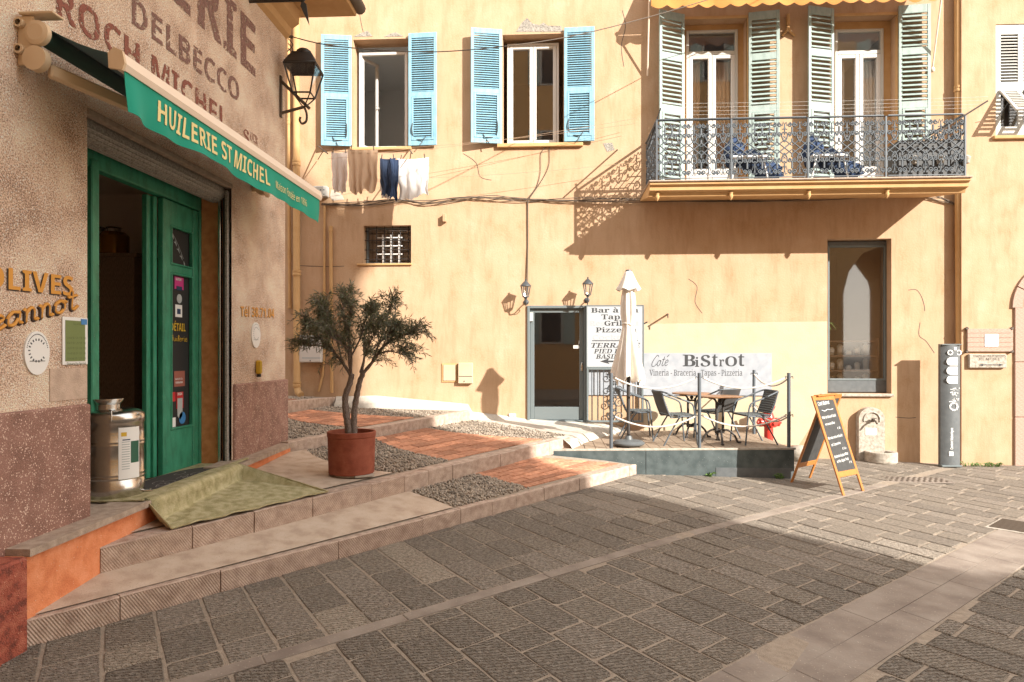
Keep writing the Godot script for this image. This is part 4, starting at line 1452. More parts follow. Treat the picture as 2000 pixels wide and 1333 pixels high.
	var mi := MB.new()
	mi.span(Vector3(-1.953, 1.245, -12.388), Vector3(-1.725, 1.535, -12.370), .004)
	put("panel", mi, M["repainted plaster"], mdn)
	var mc := MB.new()
	mc.span(Vector3(-1.672, 1.198, -12.400), Vector3(-1.408, 1.574, -12.310), .008)
	mdn = put("meter_cabinet", mc, M["repainted plaster"], o)
	var ml := MB.new()
	ml.span(Vector3(-1.656, 1.322, -12.315), Vector3(-1.412, 1.333, -12.306))
	ml.ball(Vector3(-1.558, 1.239, -12.310), Vector3(.012, .012, .012))
	put("cabinet_seam", ml, M["rust iron"], mdn)
	var hb := MB.new()
	hb.span(Vector3(-1.955, 4.139, -12.400), Vector3(-1.893, 4.287, -12.300), .006)
	put("wall_bracket", hb, M["ochre plaster"], o)

func neighbour_building() -> void:
	var o := thing("neighbour_house", "paler ochre house at the far right with an arched doorway", "building", Vector3(10, 0, -12.2))
	var Z := -12.22
	var x0: float = 7.107
	var win := Rect2(7.678, 5.494, 0.847, 1.928)
	var door := Rect2(8.035, -.4, 1.5, 2.543 + .4)
	var b := MB.new()
	wall_holes(b, x0, 22.0, -0.4, 12.0, Z, [win, door], 0.4)
	b.quad(Vector3(x0, -.4, -12.6), Vector3(x0, -.4, Z), Vector3(x0, 12, Z), Vector3(x0, 12, -12.6))
	put("wall", b, M["pale ochre plaster"], o)
	var back := MB.new()
	back.span(Vector3(x0 + .01, 12.0, -20), Vector3(22, 12.3, -11.9))
	back.span(Vector3(x0 + .01, -.4, -20), Vector3(22, 12.0, -19.6))
	back.span(Vector3(21.7, -.4, -19.6), Vector3(22, 12.0, -12.7))
	put("roof", back, M["trim ochre"], o)
	room(win, Z - .41, 2.0, M["dark room"], o, .3)
	room(door, Z - .41, 4.0, M["dark room"], o, .3)
	# arch stones of the doorway
	var c := Vector3(door.get_center().x, door.end.y - .02, Z)
	for i in 7:
		var a0 := PI * i / 7.0 + .012
		var a1 := PI * (i + 1) / 7.0 - .012
		var m := MB.new()
		var q := PackedVector2Array()
		for s in 4: q.append(Vector2(cos(lerpf(a0, a1, s / 3.0)), sin(lerpf(a0, a1, s / 3.0))) * (door.size.x * .5 + .10))
		for s in 4: q.append(Vector2(cos(lerpf(a1, a0, s / 3.0)), sin(lerpf(a1, a0, s / 3.0))) * (door.size.x * .5 - .06))
		m.prism(q, c + Vector3(0, 0, -.05), Vector3.RIGHT, Vector3.UP, Vector3(0, 0, .09))
		put("arch_stone", m, M["weathered board"], o)
	var tymp := MB.new()
	tymp.lathe([Vector2(.0, 0.0), Vector2(door.size.x * .5 - .05, 0.0), Vector2(door.size.x * .5 - .05, .02), Vector2(0, .02)], c + Vector3(0, 0, .012), 32, false, Basis(Vector3.RIGHT, PI / 2))
	put("arch_panel", tymp, M["dark room"], o)
	for y in 3:
		var jb := MB.new()
		jb.span(Vector3(door.position.x - .06, -.3 + y * (door.end.y + .3) / 3.0 + .004, Z - .1), Vector3(door.position.x + .12, -.3 + (y + 1) * (door.end.y + .3) / 3.0 - .004, Z + .035), .008)
		put("jamb_stone", jb, M["weathered board"], o)
	# closed louvred shutter with its lower flap pushed out
	var sh := MB.new()
	var a := win.position
	var e := win.end
	var st := .09
	sh.box(Vector3(a.x + st / 2, win.get_center().y, Z - .03), Vector3(st, win.size.y - .02, .04), Basis(), .004)
	sh.box(Vector3(win.get_center().x, win.get_center().y, Z - .03), Vector3(st, win.size.y - .02, .04), Basis(), .004)
	sh.box(Vector3(e.x - st / 2, win.get_center().y, Z - .03), Vector3(st, win.size.y - .02, .04), Basis(), .004)
	var half := win.size.x / 2
	var fy0 := a.y + win.size.y * .43
	for k in 2:
		var cx := a.x + half * (k + .5)
		sh.box(Vector3(cx, e.y - .09, Z - .03), Vector3(half - st, .16, .036), Basis(), .004)
		sh.box(Vector3(cx, fy0 + .04, Z - .03), Vector3(half - st, .14, .036), Basis(), .004)
		sh.box(Vector3(cx, a.y + .09, Z - .03), Vector3(half - st, .16, .036), Basis(), .004)
	var s := put("shutter", sh, M["off white paint"], o)
	var one := MB.new()
	one.box(Vector3.ZERO, Vector3(half - st - .01, .012, .062), Basis.from_euler(Vector3(.7, 0, 0)))
	var sm := one.mesh()
	for k in 2:
		for i in 15: place("slat", sm, M["off white paint"], Vector3(a.x + half * (k + .5), lerpf(fy0 + .13, e.y - .18, (i + .5) / 15), Z - .03) - base_of(s), s)
		# the flap, hinged at its top
		var fl := MB.new()
		var fh := fy0 - a.y - .18
		var hw := half - st - .02
		for q in [-1, 1]: fl.box(Vector3(q * (hw / 2 - .025), -fh / 2, 0), Vector3(.05, fh, .03), Basis(), .003)
		fl.box(Vector3(0, -.03, 0), Vector3(hw - .1, .05, .028), Basis(), .003)
		fl.box(Vector3(0, -fh + .03, 0), Vector3(hw - .1, .05, .028), Basis(), .003)
		for i in 9: fl.box(Vector3(0, lerpf(-.07, -fh + .08, (i + .5) / 9), 0), Vector3(hw - .1, .010, .05), Basis.from_euler(Vector3(.7, 0, 0)))
		var tb := Basis(Vector3.RIGHT, -0.72)
		for i in fl.v.size():
			fl.v[i] = Vector3(a.x + half * (k + .5), fy0 - .04, Z + .0) + tb * fl.v[i]
			fl.n[i] = tb * fl.n[i]
		put("shutter_flap", fl, M["off white paint"], o)
		var stay := MB.new()
		stay.tube([Vector3(a.x + half * (k + .5) - .2, a.y + .3, Z), Vector3(a.x + half * (k + .5) - .2, fy0 - .35, Z + .33)], .006, 4)
		put("flap_stay", stay, M["grey iron"], o)
	pane(Rect2(a.x + .1, a.y + .1, win.size.x - .2, fy0 - a.y - .1), Z - .2, M["window glass"], o)
	var sill := MB.new()
	sill.span(Vector3(a.x - .06, a.y - .06, Z - .2), Vector3(e.x + .06, a.y - .002, Z + .06), .008)
	put("window_sill", sill, M["trim ochre"], o)

const XS := -3.25

func shop_wall_rect(b: MB, z0: float, z1: float, y0: float, y1: float, x := XS) -> void: # part of the wall's face, z0 the nearer
	b.quad(Vector3(x, y0, z0), Vector3(x, y0, z1), Vector3(x, y1, z1), Vector3(x, y1, z0))

func shop() -> void:
	var o := thing("shop_building", "old oil shop of brown roughcast with painted lettering and granite base", "building", Vector3(-6, 0, -4))
	var zo := -4.62 # the opening
	var zi := -6.795
	var ze := -8.205 # the corner
	var b := MB.new()
	shop_wall_rect(b, 7.0, zo, 0.0, 5.70)
	shop_wall_rect(b, zi, ze, 0.0, 5.70)
	shop_wall_rect(b, zo, zi, 3.475, 5.70)
	b.quad(Vector3(XS, 0, ze), Vector3(-12, 0, ze), Vector3(-12, 5.7, ze), Vector3(XS, 5.7, ze))
	put("wall", b, M["roughcast"], o)
	var rv := MB.new() # reveals and the rest of the shell
	rv.quad(Vector3(XS, .55, zo), Vector3(XS - .6, .55, zo), Vector3(XS - .6, 3.475, zo), Vector3(XS, 3.475, zo))
	rv.quad(Vector3(XS, 3.475, zo), Vector3(XS - .6, 3.475, zo), Vector3(XS - .6, 3.475, zi), Vector3(XS, 3.475, zi))
	put("reveal", rv, M["smooth render"], o)
	var rp := MB.new()
	rp.quad(Vector3(XS - .085, .55, zi), Vector3(XS - .085, 3.36, zi), Vector3(XS - .6, 3.36, zi), Vector3(XS - .6, .55, zi))
	put("side_panel", rp, M["chestnut panel"], o)
	var body := MB.new() # roof slab
	body.span(Vector3(-12, 5.98, 7.0), Vector3(-2.43, 6.12, -8.45), .01)
	put("roof", body, M["trim ochre"], o)
	var soff := MB.new()
	soff.prism(PackedVector2Array([Vector2(XS, 5.62), Vector2(XS + .05, 5.66), Vector2(XS + .07, 5.74), Vector2(XS + .16, 5.80), Vector2(XS + .17, 5.965), Vector2(XS, 5.965)]), Vector3(0, 0, 7.0), Vector3.RIGHT, Vector3.UP, Vector3(0, 0, -15.24))
	put("cornice", soff, M["trim ochre"], o)
	var gut := MB.new()
	gut.tube([Vector3(-2.40, 6.10, 7.0), Vector3(-2.40, 6.10, -8.5)], .075, 10)
	put("gutter", gut, M["rust iron"], o)
	# granite base, the stone sill and the painted plinth under it
	for g in [[7.0, zo - .002, 1.395], [zi - .03, ze - .03, 1.43]]:
		var m := MB.new()
		m.span(Vector3(XS - .02, .5, g[1]), Vector3(XS + .03, g[2], g[0]), .012)
		put("granite_base", m, M["granite plinth"], o)
	var m1 := MB.new()
	m1.span(Vector3(XS - .5, .5, ze - .03), Vector3(XS - .03, 1.43, ze + .02), .01)
	put("granite_base", m1, M["granite plinth"], o)
	for g in [[-3.86, -5.36], [-6.42, -8.02]]:
		var hi0 := lerpf(.592, .675, (-3.9 - g[0]) / 3.98)
		var hi1 := lerpf(.592, .675, (-3.9 - g[1]) / 3.98)
		var m := MB.new()
		m.prism(PackedVector2Array([Vector2(-g[0], hi0 - .045), Vector2(-g[1], hi1 - .045), Vector2(-g[1], hi1), Vector2(-g[0], hi0)]), Vector3(XS - .1, 0, 0), Vector3(0, 0, -1), Vector3.UP, Vector3(.285, 0, 0))
		put("sill_slab", m, M["sill stone"], o)
	var pl := MB.new()
	pl.prism(PackedVector2Array([Vector2(3.85, -.05), Vector2(8.02, .3), Vector2(8.02, .632), Vector2(3.85, .548)]), Vector3(XS, 0, 0), Vector3(0, 0, -1), Vector3.UP, Vector3(.15, 0, 0))
	put("painted_plinth", pl, M["orange paint"], o)
	var rd := MB.new()
	rd.span(Vector3(XS - .02, -.05, -3.845), Vector3(XS + .19, .555, 7.0), .015)
	put("red_plinth", rd, M["red paint"], o)
	var pa := MB.new()
	pa.span(Vector3(-3.250, 1.434, -4.256), Vector3(-3.244, 1.649, -4.611))
	put("patched_render", pa, M["smooth render"], o)
	# floor of the entrance and the room inside
	var fl := MB.new()
	fl.span(Vector3(-8.0, .4, -8.0), Vector3(XS + .02, .598, -4.0))
	put("floor", fl, M["sill stone"], o)
	var rm := MB.new()
	rm.quad(Vector3(-8, .6, -4.0), Vector3(-8, .6, -8.1), Vector3(-8, 3.7, -8.1), Vector3(-8, 3.7, -4.0))
	rm.quad(Vector3(-8, .6, -8.1), Vector3(XS - .5, .6, -8.1), Vector3(XS - .5, 3.7, -8.1), Vector3(-8, 3.7, -8.1))
	rm.quad(Vector3(-8, .6, -4.0), Vector3(-8, 3.7, -4.0), Vector3(XS - .4, 3.7, -4.0), Vector3(XS - .4, .6, -4.0))
	rm.quad(Vector3(-8, 3.7, -4.0), Vector3(-8, 3.7, -8.1), Vector3(XS - .05, 3.7, -8.1), Vector3(XS - .05, 3.7, -4.0))
	put("room", rm, M["shop wall paint"], o)
	var dd := MB.new()
	dd.span(Vector3(-7.98, .6, -8.06), Vector3(XS - .6, 2.25, -8.03))
	put("dado", dd, M["chestnut panel"], o)
	var inn := MB.new() # inner face of the front wall
	inn.quad(Vector3(XS - .45, .6, zi), Vector3(XS - .45, .6, -8.1), Vector3(XS - .45, 3.7, -8.1), Vector3(XS - .45, 3.7, zi))
	inn.quad(Vector3(XS - .45, .6, -4.0), Vector3(XS - .45, .6, zo), Vector3(XS - .45, 3.7, zo), Vector3(XS - .45, 3.7, -4.0))
	put("inner_wall", inn, M["shop wall paint"], o)
	# roller shutter: the coil under the lintel, its rail
	var rs := MB.new()
	rs.tube([Vector3(XS - .16, 3.39, zo - .02), Vector3(XS - .16, 3.39, zi + .02)], .105, 16)
	var rsh := put("roller_shutter", rs, M["galvanised steel"], o)
	for i in 9:
		var rb := MB.new()
		var a := -2.6 + i * .3
		rb.tube([Vector3(XS - .16 + cos(a) * .107, 3.39 + sin(a) * .107, zo - .03), Vector3(XS - .16 + cos(a) * .107, 3.39 + sin(a) * .107, zi + .03)], .007, 5)
		put("coil_rib", rb, M["galvanised steel"], rsh)
	var lt := MB.new()
	lt.span(Vector3(XS - .05, 3.43, zi), Vector3(XS + .012, 3.475, zo), .004)
	put("lintel_edge", lt, M["sill stone"], rsh)
	for k in 3:
		var gr := MB.new()
		gr.span(Vector3(XS - .05 - k * .035, .6, zi + .002), Vector3(XS - .024 - k * .035, 3.40, zi + [.045, .02, .05][k]), .003)
		put("guide_rail", gr, M[["galvanised steel", "black", "brushed steel"][k]], rsh)
	# green door: head, posts, the fixed glazed leaf, the edge of the open leaf
	var xd := XS - .36
	var gn: Material = M["green paint"]
	var z0: float = -6.803
	var z1: float = -6.124
	var fr := MB.new()
	fr.box(Vector3(xd, 3.27, (z0 - 4.62) / 2), Vector3(.09, .14, -z0 - 4.62), Basis(), .008)
	fr.box(Vector3(xd, 1.93, z0 + .0), Vector3(.09, 2.66, .07), Basis(), .008)
	fr.box(Vector3(xd + .02, 1.93, -5.140), Vector3(.09, 2.66, .09), Basis(), .008)
	var dr := put("shop_door", fr, gn, o)
	var zl := z0 + .04 # far edge of the leaf
	var zn := z1
	var lw := zn - zl
	var lf := MB.new()
	lf.box(Vector3(xd + .005, 1.9, zl + .055), Vector3(.055, 2.58, .11), Basis(), .006)
	lf.box(Vector3(xd + .005, 1.9, zn - .065), Vector3(.055, 2.58, .13), Basis(), .006)
	var rails := [[.62, 1.0], [2.48, 2.55], [2.95, 3.19]]
	rails = [[.62, 1.02], [2.515, 2.59], [2.96, 3.19]]
	for r in rails: lf.box(Vector3(xd + .005, (r[0] + r[1]) / 2, (zl + zn) / 2), Vector3(.05, r[1] - r[0], lw - .24), Basis(), .006)
	put("door_leaf", lf, gn, dr)
	for r in [[1.02, 2.515], [2.59, 2.96]]:
		var mo := MB.new()
		var q := .018
		mo.box(Vector3(xd + .02, (r[0] + r[1]) / 2, zl + .11 + q / 2), Vector3(.04, r[1] - r[0], q), Basis(), .004)
		mo.box(Vector3(xd + .02, (r[0] + r[1]) / 2, zn - .13 - q / 2), Vector3(.04, r[1] - r[0], q), Basis(), .004)
		mo.box(Vector3(xd + .02, r[0] + q / 2, (zl + zn) / 2), Vector3(.038, q, lw - .24), Basis(), .004)
		mo.box(Vector3(xd + .02, r[1] - q / 2, (zl + zn) / 2), Vector3(.038, q, lw - .24), Basis(), .004)
		put("glazing_bead", mo, gn, dr)
		var g := MB.new()
		g.span(Vector3(xd - .012, r[0], zl + .1), Vector3(xd - .004, r[1], zn - .12))
		put("pane", g, M["black"], dr)
	var ed := MB.new()
	ed.box(Vector3(xd - .035, 1.9, zn + .05), Vector3(.045, 2.58, .055), Basis(), .004)
	ed.box(Vector3(xd - .06, 1.9, zn + .115), Vector3(.05, 2.58, .06), Basis(), .006)
	put("open_leaf_edge", ed, gn, dr)
	# stickers on the glass, from the top down: [y, height, z share, width, material]
	var gx := xd - .002
	var gz0 := zl + .13
	var gw := lw - .28
	var st := [[2.43, .12, .50, .16, "pink"], [2.38, .04, .50, .10, "navy cloth"], [2.16, .12, .52, .12, "white"], [2.155, .05, .52, .06, "denim"], [1.50, .15, .48, .19, "brick red paint"], [1.33, .09, .82, .10, "red"], [1.29, .16, .46, .12, "red"], [1.085, .09, .80, .09, "white"], [1.10, .05, .34, .10, "sky blue"]]
	for e in st:
		var s := MB.new()
		s.box(Vector3(gx + .001 + (.002 if e[4] in ["navy cloth", "denim"] else 0.0), e[0], gz0 + e[2] * gw), Vector3(.003, e[1], e[3]))
		put("sticker", s, M[e[4]], dr)
	for e in [[2.28, .045, .49, "pale grey", 20], [1.115, .06, .34, "sky blue", 20]]:
		var s := MB.new()
		s.lathe([Vector2(0, 0), Vector2(e[1], 0), Vector2(e[1], .003), Vector2(0, .003)], Vector3(gx, e[0], gz0 + e[2] * gw), e[4], false, Basis(Vector3.FORWARD, PI / 2))
		put("sticker", s, M[e[3]], dr)
	var ar := MB.new()
	ar.prism(PackedVector2Array([Vector2(-.045, .1), Vector2(.045, .1), Vector2(.045, -.07), Vector2(0, -.11), Vector2(-.045, -.07)]), Vector3(gx, 1.17 + .04, gz0 + .46 * gw), Vector3(0, 0, 1), Vector3.UP, Vector3(.003, 0, 0))
	put("sticker", ar, M["pale grey"], dr)
	var tx := MB.new()
	var R := Vector3(0, 0, -1)
	text(tx, "DÉTAIL", "Droid Sans/bold", Vector3(gx + .003, 1.965, gz0 + gw * .90), R * gw * .72, Vector3(0, .075, 0), Vector3.RIGHT)
	hand(tx, "Huilerie", Vector3(gx + .003, 1.865, gz0 + gw * .95), R * gw * .155, Vector3(0, .032, 0), Vector3.RIGHT, .006)
	put("lettering", tx, M["yellow"], dr)
	var tw := MB.new()
	text(tw, "2024", "Droid Sans/bold", Vector3(gx + .005, 1.34, gz0 + gw * .60), R * .085, Vector3(0, .024, 0), Vector3.RIGHT)
	text(tw, "MAISON DU", "Droid Sans", Vector3(gx + .005, 1.49, gz0 + gw * .70), R * .13, Vector3(0, .018, 0), Vector3.RIGHT)
	text(tw, "TERROIR", "Droid Sans/bold", Vector3(gx + .005, 1.455, gz0 + gw * .70), R * .13, Vector3(0, .018, 0), Vector3.RIGHT)
	text(tw, "GUIDE", "Droid Sans/bold", Vector3(gx + .005, 2.455, gz0 + gw * .68), R * .10, Vector3(0, .022, 0), Vector3.RIGHT)
	put("sticker_print", tw, M["white"], dr)
	var ol := MB.new() # an etched olive twig in the top pane
	ol.ribbon(bend([Vector3(gx + .002, 2.92, gz0 + gw * .9), Vector3(gx + .002, 2.82, gz0 + gw * .6), Vector3(gx + .002, 2.68, gz0 + gw * .28)]), .005, Vector3.RIGHT)
	for i in 9:
		var s := i / 8.0
		var p := Vector3(gx + .002, lerpf(2.90, 2.66, s), gz0 + gw * lerpf(.85, .28, s))
		var d := Vector3(0, -.05 + (.06 if i % 2 else -.01), .05 if i % 2 else -.03)
		ol.prism(PackedVector2Array([Vector2(0, 0), Vector2(.5, .13), Vector2(1, 0), Vector2(.5, -.13)]), p, d, Vector3(0, -d.z, d.y), Vector3(.001, 0, 0))
	put("etched_twig", ol, M["pale grey"], dr)
	# painted lettering on the wall
	var pt := MB.new()
	var a: Vector3 = Vector3(-3.246, 4.792, -7.353)
	var bigh: float = 0.565
	letters(o, "HUILERIE", "Droid Sans/bold", Vector3(a.x, a.y, a.z + 3.75), Vector3(0, 0, -3.75), Vector3(0, bigh, 0), Vector3.RIGHT, M["worn plum paint"], "painted_letter")
	pt = MB.new()
	a = Vector3(-3.246, 4.313, -5.130)
	var e2: Vector3 = Vector3(-3.246, 4.365, -6.957)
	letters(o, "DELBECCO", "Droid Sans/bold", a, e2 - a, Vector3(0, 0.220, 0), Vector3.RIGHT, M["worn plum paint"], "painted_letter")
	pt = MB.new()
	a = Vector3(-3.246, 3.974, -4.315)
	e2 = Vector3(-3.246, 3.972, -6.685)
	letters(o, "ROCH MICHEL", "Droid Sans/bold", a, e2 - a, Vector3(0, 0.218, 0), Vector3.RIGHT, M["worn red paint"], "painted_letter")
	pt = MB.new()
	text(pt, "S", "Droid Serif/bold", Vector3(-3.246, 3.992, -7.064), Vector3(0, 0, -.13), Vector3(0, 0.148, 0), Vector3.RIGHT)
	text(pt, "UCR", "Droid Serif/bold", Vector3(-3.246, 4.065, -7.212), Vector3(0, 0, -.2), Vector3(0, .09, 0), Vector3.RIGHT)
	put("painted_letters", pt, M["worn red paint"], o)
	# gold letters with a dark shade
	for k in 2:
		var g := MB.new()
		var off := Vector3(.004 + .003 * (1 - k), -.008 * k, .009 * k)
		var q: Vector3 = Vector3(-3.250, 2.132, -3.739)
		var w: Vector3 = Vector3(-3.250, 2.140, -4.470)
		letters(o, "OLIVES", "Droid Sans/bold", q + off, Vector3(0, w.y - q.y, w.z - q.z), Vector3(0, 0.128, 0), Vector3.RIGHT, M[["gold paint", "umber paint"][k]], "gold_letter")
		q = Vector3(-3.250, 1.842, -3.653)
		w = Vector3(-3.250, 2.050, -4.480)
		hand(g, "Jeannot", q + off, Vector3(0, (w.y - q.y), w.z - q.z) / 5.9, Vector3(0, .078, 0), Vector3.RIGHT, .026 - .004 * k)
		put("gold_letters", g, M[["gold paint", "umber paint"][k]], o)
		g = MB.new()
		text(g, "Tél 38.71.04", "Droid Sans/bold", Vector3(-3.250, 2.137, -6.989) + off * .6, Vector3(0.000, 0.029, -0.877), Vector3(0, .105, 0), Vector3.RIGHT)
		put("gold_letters", g, M[["gold paint", "umber paint"][k]], o)
	# steps and floor in front are built with the alley

func across() -> void: # the other side of the street, behind the camera
	var o := thing("opposite_house", "tall terracotta town house across the street with deep eaves", "building", Vector3(10, 0, 8))
	var b := MB.new()
	var prof := PackedVector2Array([Vector2(-18.0, -.4), Vector2(13.9, -.4), Vector2(13.9, 4.6), Vector2(14.15, 5.6), Vector2(14.8, 6.5), Vector2(15.6, 6.8), Vector2(16.4, 6.5), Vector2(17.05, 5.6), Vector2(17.3, 4.6), Vector2(17.3, -.4), Vector2(18.0, -.4), Vector2(18.1, 10.6), Vector2(18.12, 17.8), Vector2(18.72, 18.55), Vector2(18.72, 18.72), Vector2(17.5, 19.3), Vector2(16.1, 20.7), Vector2(-18.0, 20.7)])
	b.prism(prof, Vector3(0, 0, 8), Vector3.RIGHT, Vector3.UP, Vector3(0, 0, 4.5))
	put("wall", b, M["trim ochre"], o)
	var bal := MB.new()
	bal.prism(PackedVector2Array([Vector2(17.9, 11.0), Vector2(18.4, 11.2), Vector2(18.55, 11.9), Vector2(18.3, 12.5), Vector2(18.05, 12.8), Vector2(18.05, 13.5), Vector2(18.35, 14.2), Vector2(18.1, 15.0), Vector2(17.9, 15.2)]), Vector3(0, 0, 8.02), Vector3.RIGHT, Vector3.UP, Vector3(0, 0, 1.6))
	put("corner_oriel", bal, M["chestnut panel"], o)
	for i in 9:
		for j in 4:
			var x := -16.1 + i * 3.9
			if x > 12.0 and j < 2: continue
			var y := 2.2 + j * 4.2
			var w := MB.new()
			w.span(Vector3(x, y, 7.97), Vector3(x + 1.1, y + 2.0, 8.0), .01)
			var wn := put("window", w, M["off white paint"], o)
			var g := MB.new()
			g.span(Vector3(x + .08, y + .08, 7.955), Vector3(x + 1.02, y + 1.92, 7.968))
			put("pane", g, M["black"], wn)
			for s in [-1, 1]:
				var sh := MB.new()
				sh.span(Vector3(x + .55 + s * .85 - .28, y - .03, 7.95), Vector3(x + .55 + s * .85 + .28, y + 2.03, 7.99), .008)
				put("shutter", sh, M["mint paint"], wn)
	var n := thing("low_house", "low house beside the tall one across the street", "building", Vector3(28, 0, 8))
	var l := MB.new()
	l.span(Vector3(18.3, -.4, 8.3), Vector3(40, 9.75, 15))
	put("wall", l, M["pale ochre plaster"], n)
	l = MB.new()
	l.prism(PackedVector2Array([Vector2(18.2, 9.76), Vector2(40.1, 9.76), Vector2(40.1, 9.93), Vector2(18.2, 9.93)]), Vector3(0, 0, 8.0), Vector3.RIGHT, Vector3.UP, Vector3(0, 0, 7.2))
	put("roof", l, M["terracotta"], n)
	for i in 4:
		var w := MB.new()
		w.span(Vector3(20.5 + i * 4.5, 5.2, 8.25), Vector3(21.7 + i * 4.5, 7.2, 8.295), .01)
		put("window", w, M["black"], n)

const DECK := 0.36
const DA := Vector3(-0.292, 0.36, -9.751) # front corners of the deck
const DB := Vector3(3.535, 0.36, -10.122)

func terrace() -> void:
	var o := thing("bistro_deck", "low wooden terrace deck with grey steel front before the bistro", "deck", Vector3(1.6, 0, -11.2))
	var n := 24
	for i in n:
		var x0 := lerpf(DA.x, DB.x, (i + .03) / n)
		var x1 := lerpf(DA.x, DB.x, (i + .97) / n)
		var zf := DA.z + (x0 - DA.x) / (DB.x - DA.x) * (DB.z - DA.z)
		var zf1 := DA.z + (x1 - DA.x) / (DB.x - DA.x) * (DB.z - DA.z)
		var h := DECK + rng.randf_range(-.002, .002)
		# the left end of the deck follows the kerb
		var zb := -12.36
		if x0 < 1.2: zb = lerpf(-9.98, -12.36, clampf((x0 - DA.x) / 1.5, 0, 1))
		var b := MB.new()
		b.prism(PackedVector2Array([Vector2(x0, -zf), Vector2(x1, -zf1), Vector2(x1, -zb), Vector2(x0, -zb)]), Vector3(0, h - .028, 0), Vector3.RIGHT, Vector3(0, 0, -1), Vector3(0, .028, 0))
		put("board", b, M["deck wood"], o)
	var under := MB.new()
	under.prism(PackedVector2Array([Vector2(DA.x + .1, 9.85), Vector2(DB.x - .05, 10.2), Vector2(DB.x - .05, 12.35), Vector2(1.2, 12.35)]), Vector3(0, .2, 0), Vector3.RIGHT, Vector3(0, 0, -1), Vector3(0, .12, 0))
	put("joist_frame", under, M["black"], o)
	var cuts := [0.0, .435, 1.0]
	for i in 2:
		var a := DA.lerp(DB, cuts[i] + .001)
		var c := DA.lerp(DB, cuts[i + 1] - .001)
		var b := MB.new()
		var d := Vector3(0, 0, .02)
		b.prism(PackedVector2Array([Vector2(a.x, -.2), Vector2(c.x, -.2), Vector2(c.x, DECK - .004), Vector2(a.x, DECK - .004)]), Vector3(0, 0, 0), Vector3.RIGHT, Vector3.UP, d)
		for k in b.v.size(): b.v[k].z += a.z + (b.v[k].x - a.x) / (c.x - a.x) * (c.z - a.z)
		put("front_panel", b, M["sheet steel"], o)
	var sd := MB.new()
	sd.span(Vector3(DB.x - .02, -.25, -12.36), Vector3(DB.x, DECK - .004, DB.z - .002))
	put("side_panel", sd, M["sheet steel"], o)
	var ed := MB.new()
	ed.bar(DA + Vector3(0, .004, .012), DB + Vector3(.02, .004, .012), .022, .03, .004)
	put("edge_trim", ed, M["stone block"], o)
	var lt := MB.new()
	var la := DA.lerp(DB, .70) + Vector3(0, 0, .024)
	var lb := DA.lerp(DB, .995) + Vector3(0, 0, .024)
	lt.prism(PackedVector2Array([Vector2(la.x, -.2), Vector2(lb.x, -.25), Vector2(lb.x, .08), Vector2(la.x, .10)]), Vector3.ZERO, Vector3.RIGHT, Vector3.UP, Vector3(0, 0, .004))
	for k in lt.v.size(): lt.v[k].z += la.z + (lt.v[k].x - la.x) / (lb.x - la.x) * (lb.z - la.z)
	put("pale_skirting", lt, M["anthracite"], o)
	# rope barrier
	var posts := [Vector3(.883, DECK, -9.97), Vector3(2.175, DECK, -10.10), Vector3(3.496, DECK, -10.22), Vector3(3.50, DECK, -11.95)]
	var pl := ["near corner by the closed parasol", "front edge between the two ropes", "right front corner beside the chalkboard", "back corner in front of the red hydrant"]
	for i in 4:
		var b := MB.new()
		b.tube([posts[i], posts[i] + Vector3.UP * 1.1], .026, 12)
		var p := thing("barrier_post", "grey steel rope post at the deck's " + pl[i], "post", posts[i], 0.0, "rope posts of the terrace")
		put("post", b, M["grey iron"], p)
		for y in [1.03, .47]:
			var r := MB.new()
			for k in [0, 1]:
				var a = TAU * k / 2.0
				r.tube(bend([posts[i] + Vector3(cos(a) * .02, y, 0), posts[i] + Vector3(cos(a) * .05, y + .02, .01), posts[i] + Vector3(cos(a) * .055, y - .015, .01)], 3), .006, 5)
			put("rope_hook", r, M["iron"], p)
	var rl := [["upper white rope of the terrace between parasol and middle post", "lower white rope of the terrace between parasol and middle post"], ["upper white rope between middle post and right front post", "lower white rope between middle post and right front post"], ["upper rope on the terrace's right side beside the hydrant", "lower rope on the terrace's right side beside the hydrant"]]
	for i in 3:
		for k in 2:
			var b := MB.new()
			var y: float = [1.03, .47][k]
			b.tube(sag(posts[i] + Vector3(.05 if i < 2 else 0.0, y, 0.0), posts[i + 1] + Vector3(-.05 if i < 2 else 0.0, y, 0), .155 if i < 2 else .16, 22), .0125, 8)
			tag(put("barrier_rope", b, M["rope"]), rl[i][k], "rope", "white ropes round the terrace")
	# closed parasol
	var P := Vector3(1.167, DECK, -10.262)
	var u := thing("parasol", "closed white parasol with dark pole and round base", "parasol", P)
	var b2 := MB.new()
	b2.tube([P + Vector3(0, .05, 0), P + Vector3(0, 1.35, 0)], .026, 12)
	put("pole", b2, M["dark iron"], u)
	b2 = MB.new()
	b2.tube([P + Vector3(0, 1.2, 0), P + Vector3(0, 2.62, 0)], .02, 8)
	put("upper_pole", b2, M["dark iron"], u)
	b2 = MB.new()
	b2.lathe([Vector2(0, .0), Vector2(.17, .0), Vector2(.235, .035), Vector2(.24, .055), Vector2(.20, .085), Vector2(.06, .105), Vector2(.045, .16), Vector2(.032, .16), Vector2(0, .16)], P, 32)
	put("base", b2, M["anthracite"], u)
	var rad := [[.98, .205], [1.04, .20], [1.15, .185], [1.3, .16], [1.5, .125], [1.66, .10], [1.78, .085], [1.86, .09], [1.98, .105], [2.15, .105], [2.30, .09], [2.42, .07]]
	var rows := []
	var nv := 80
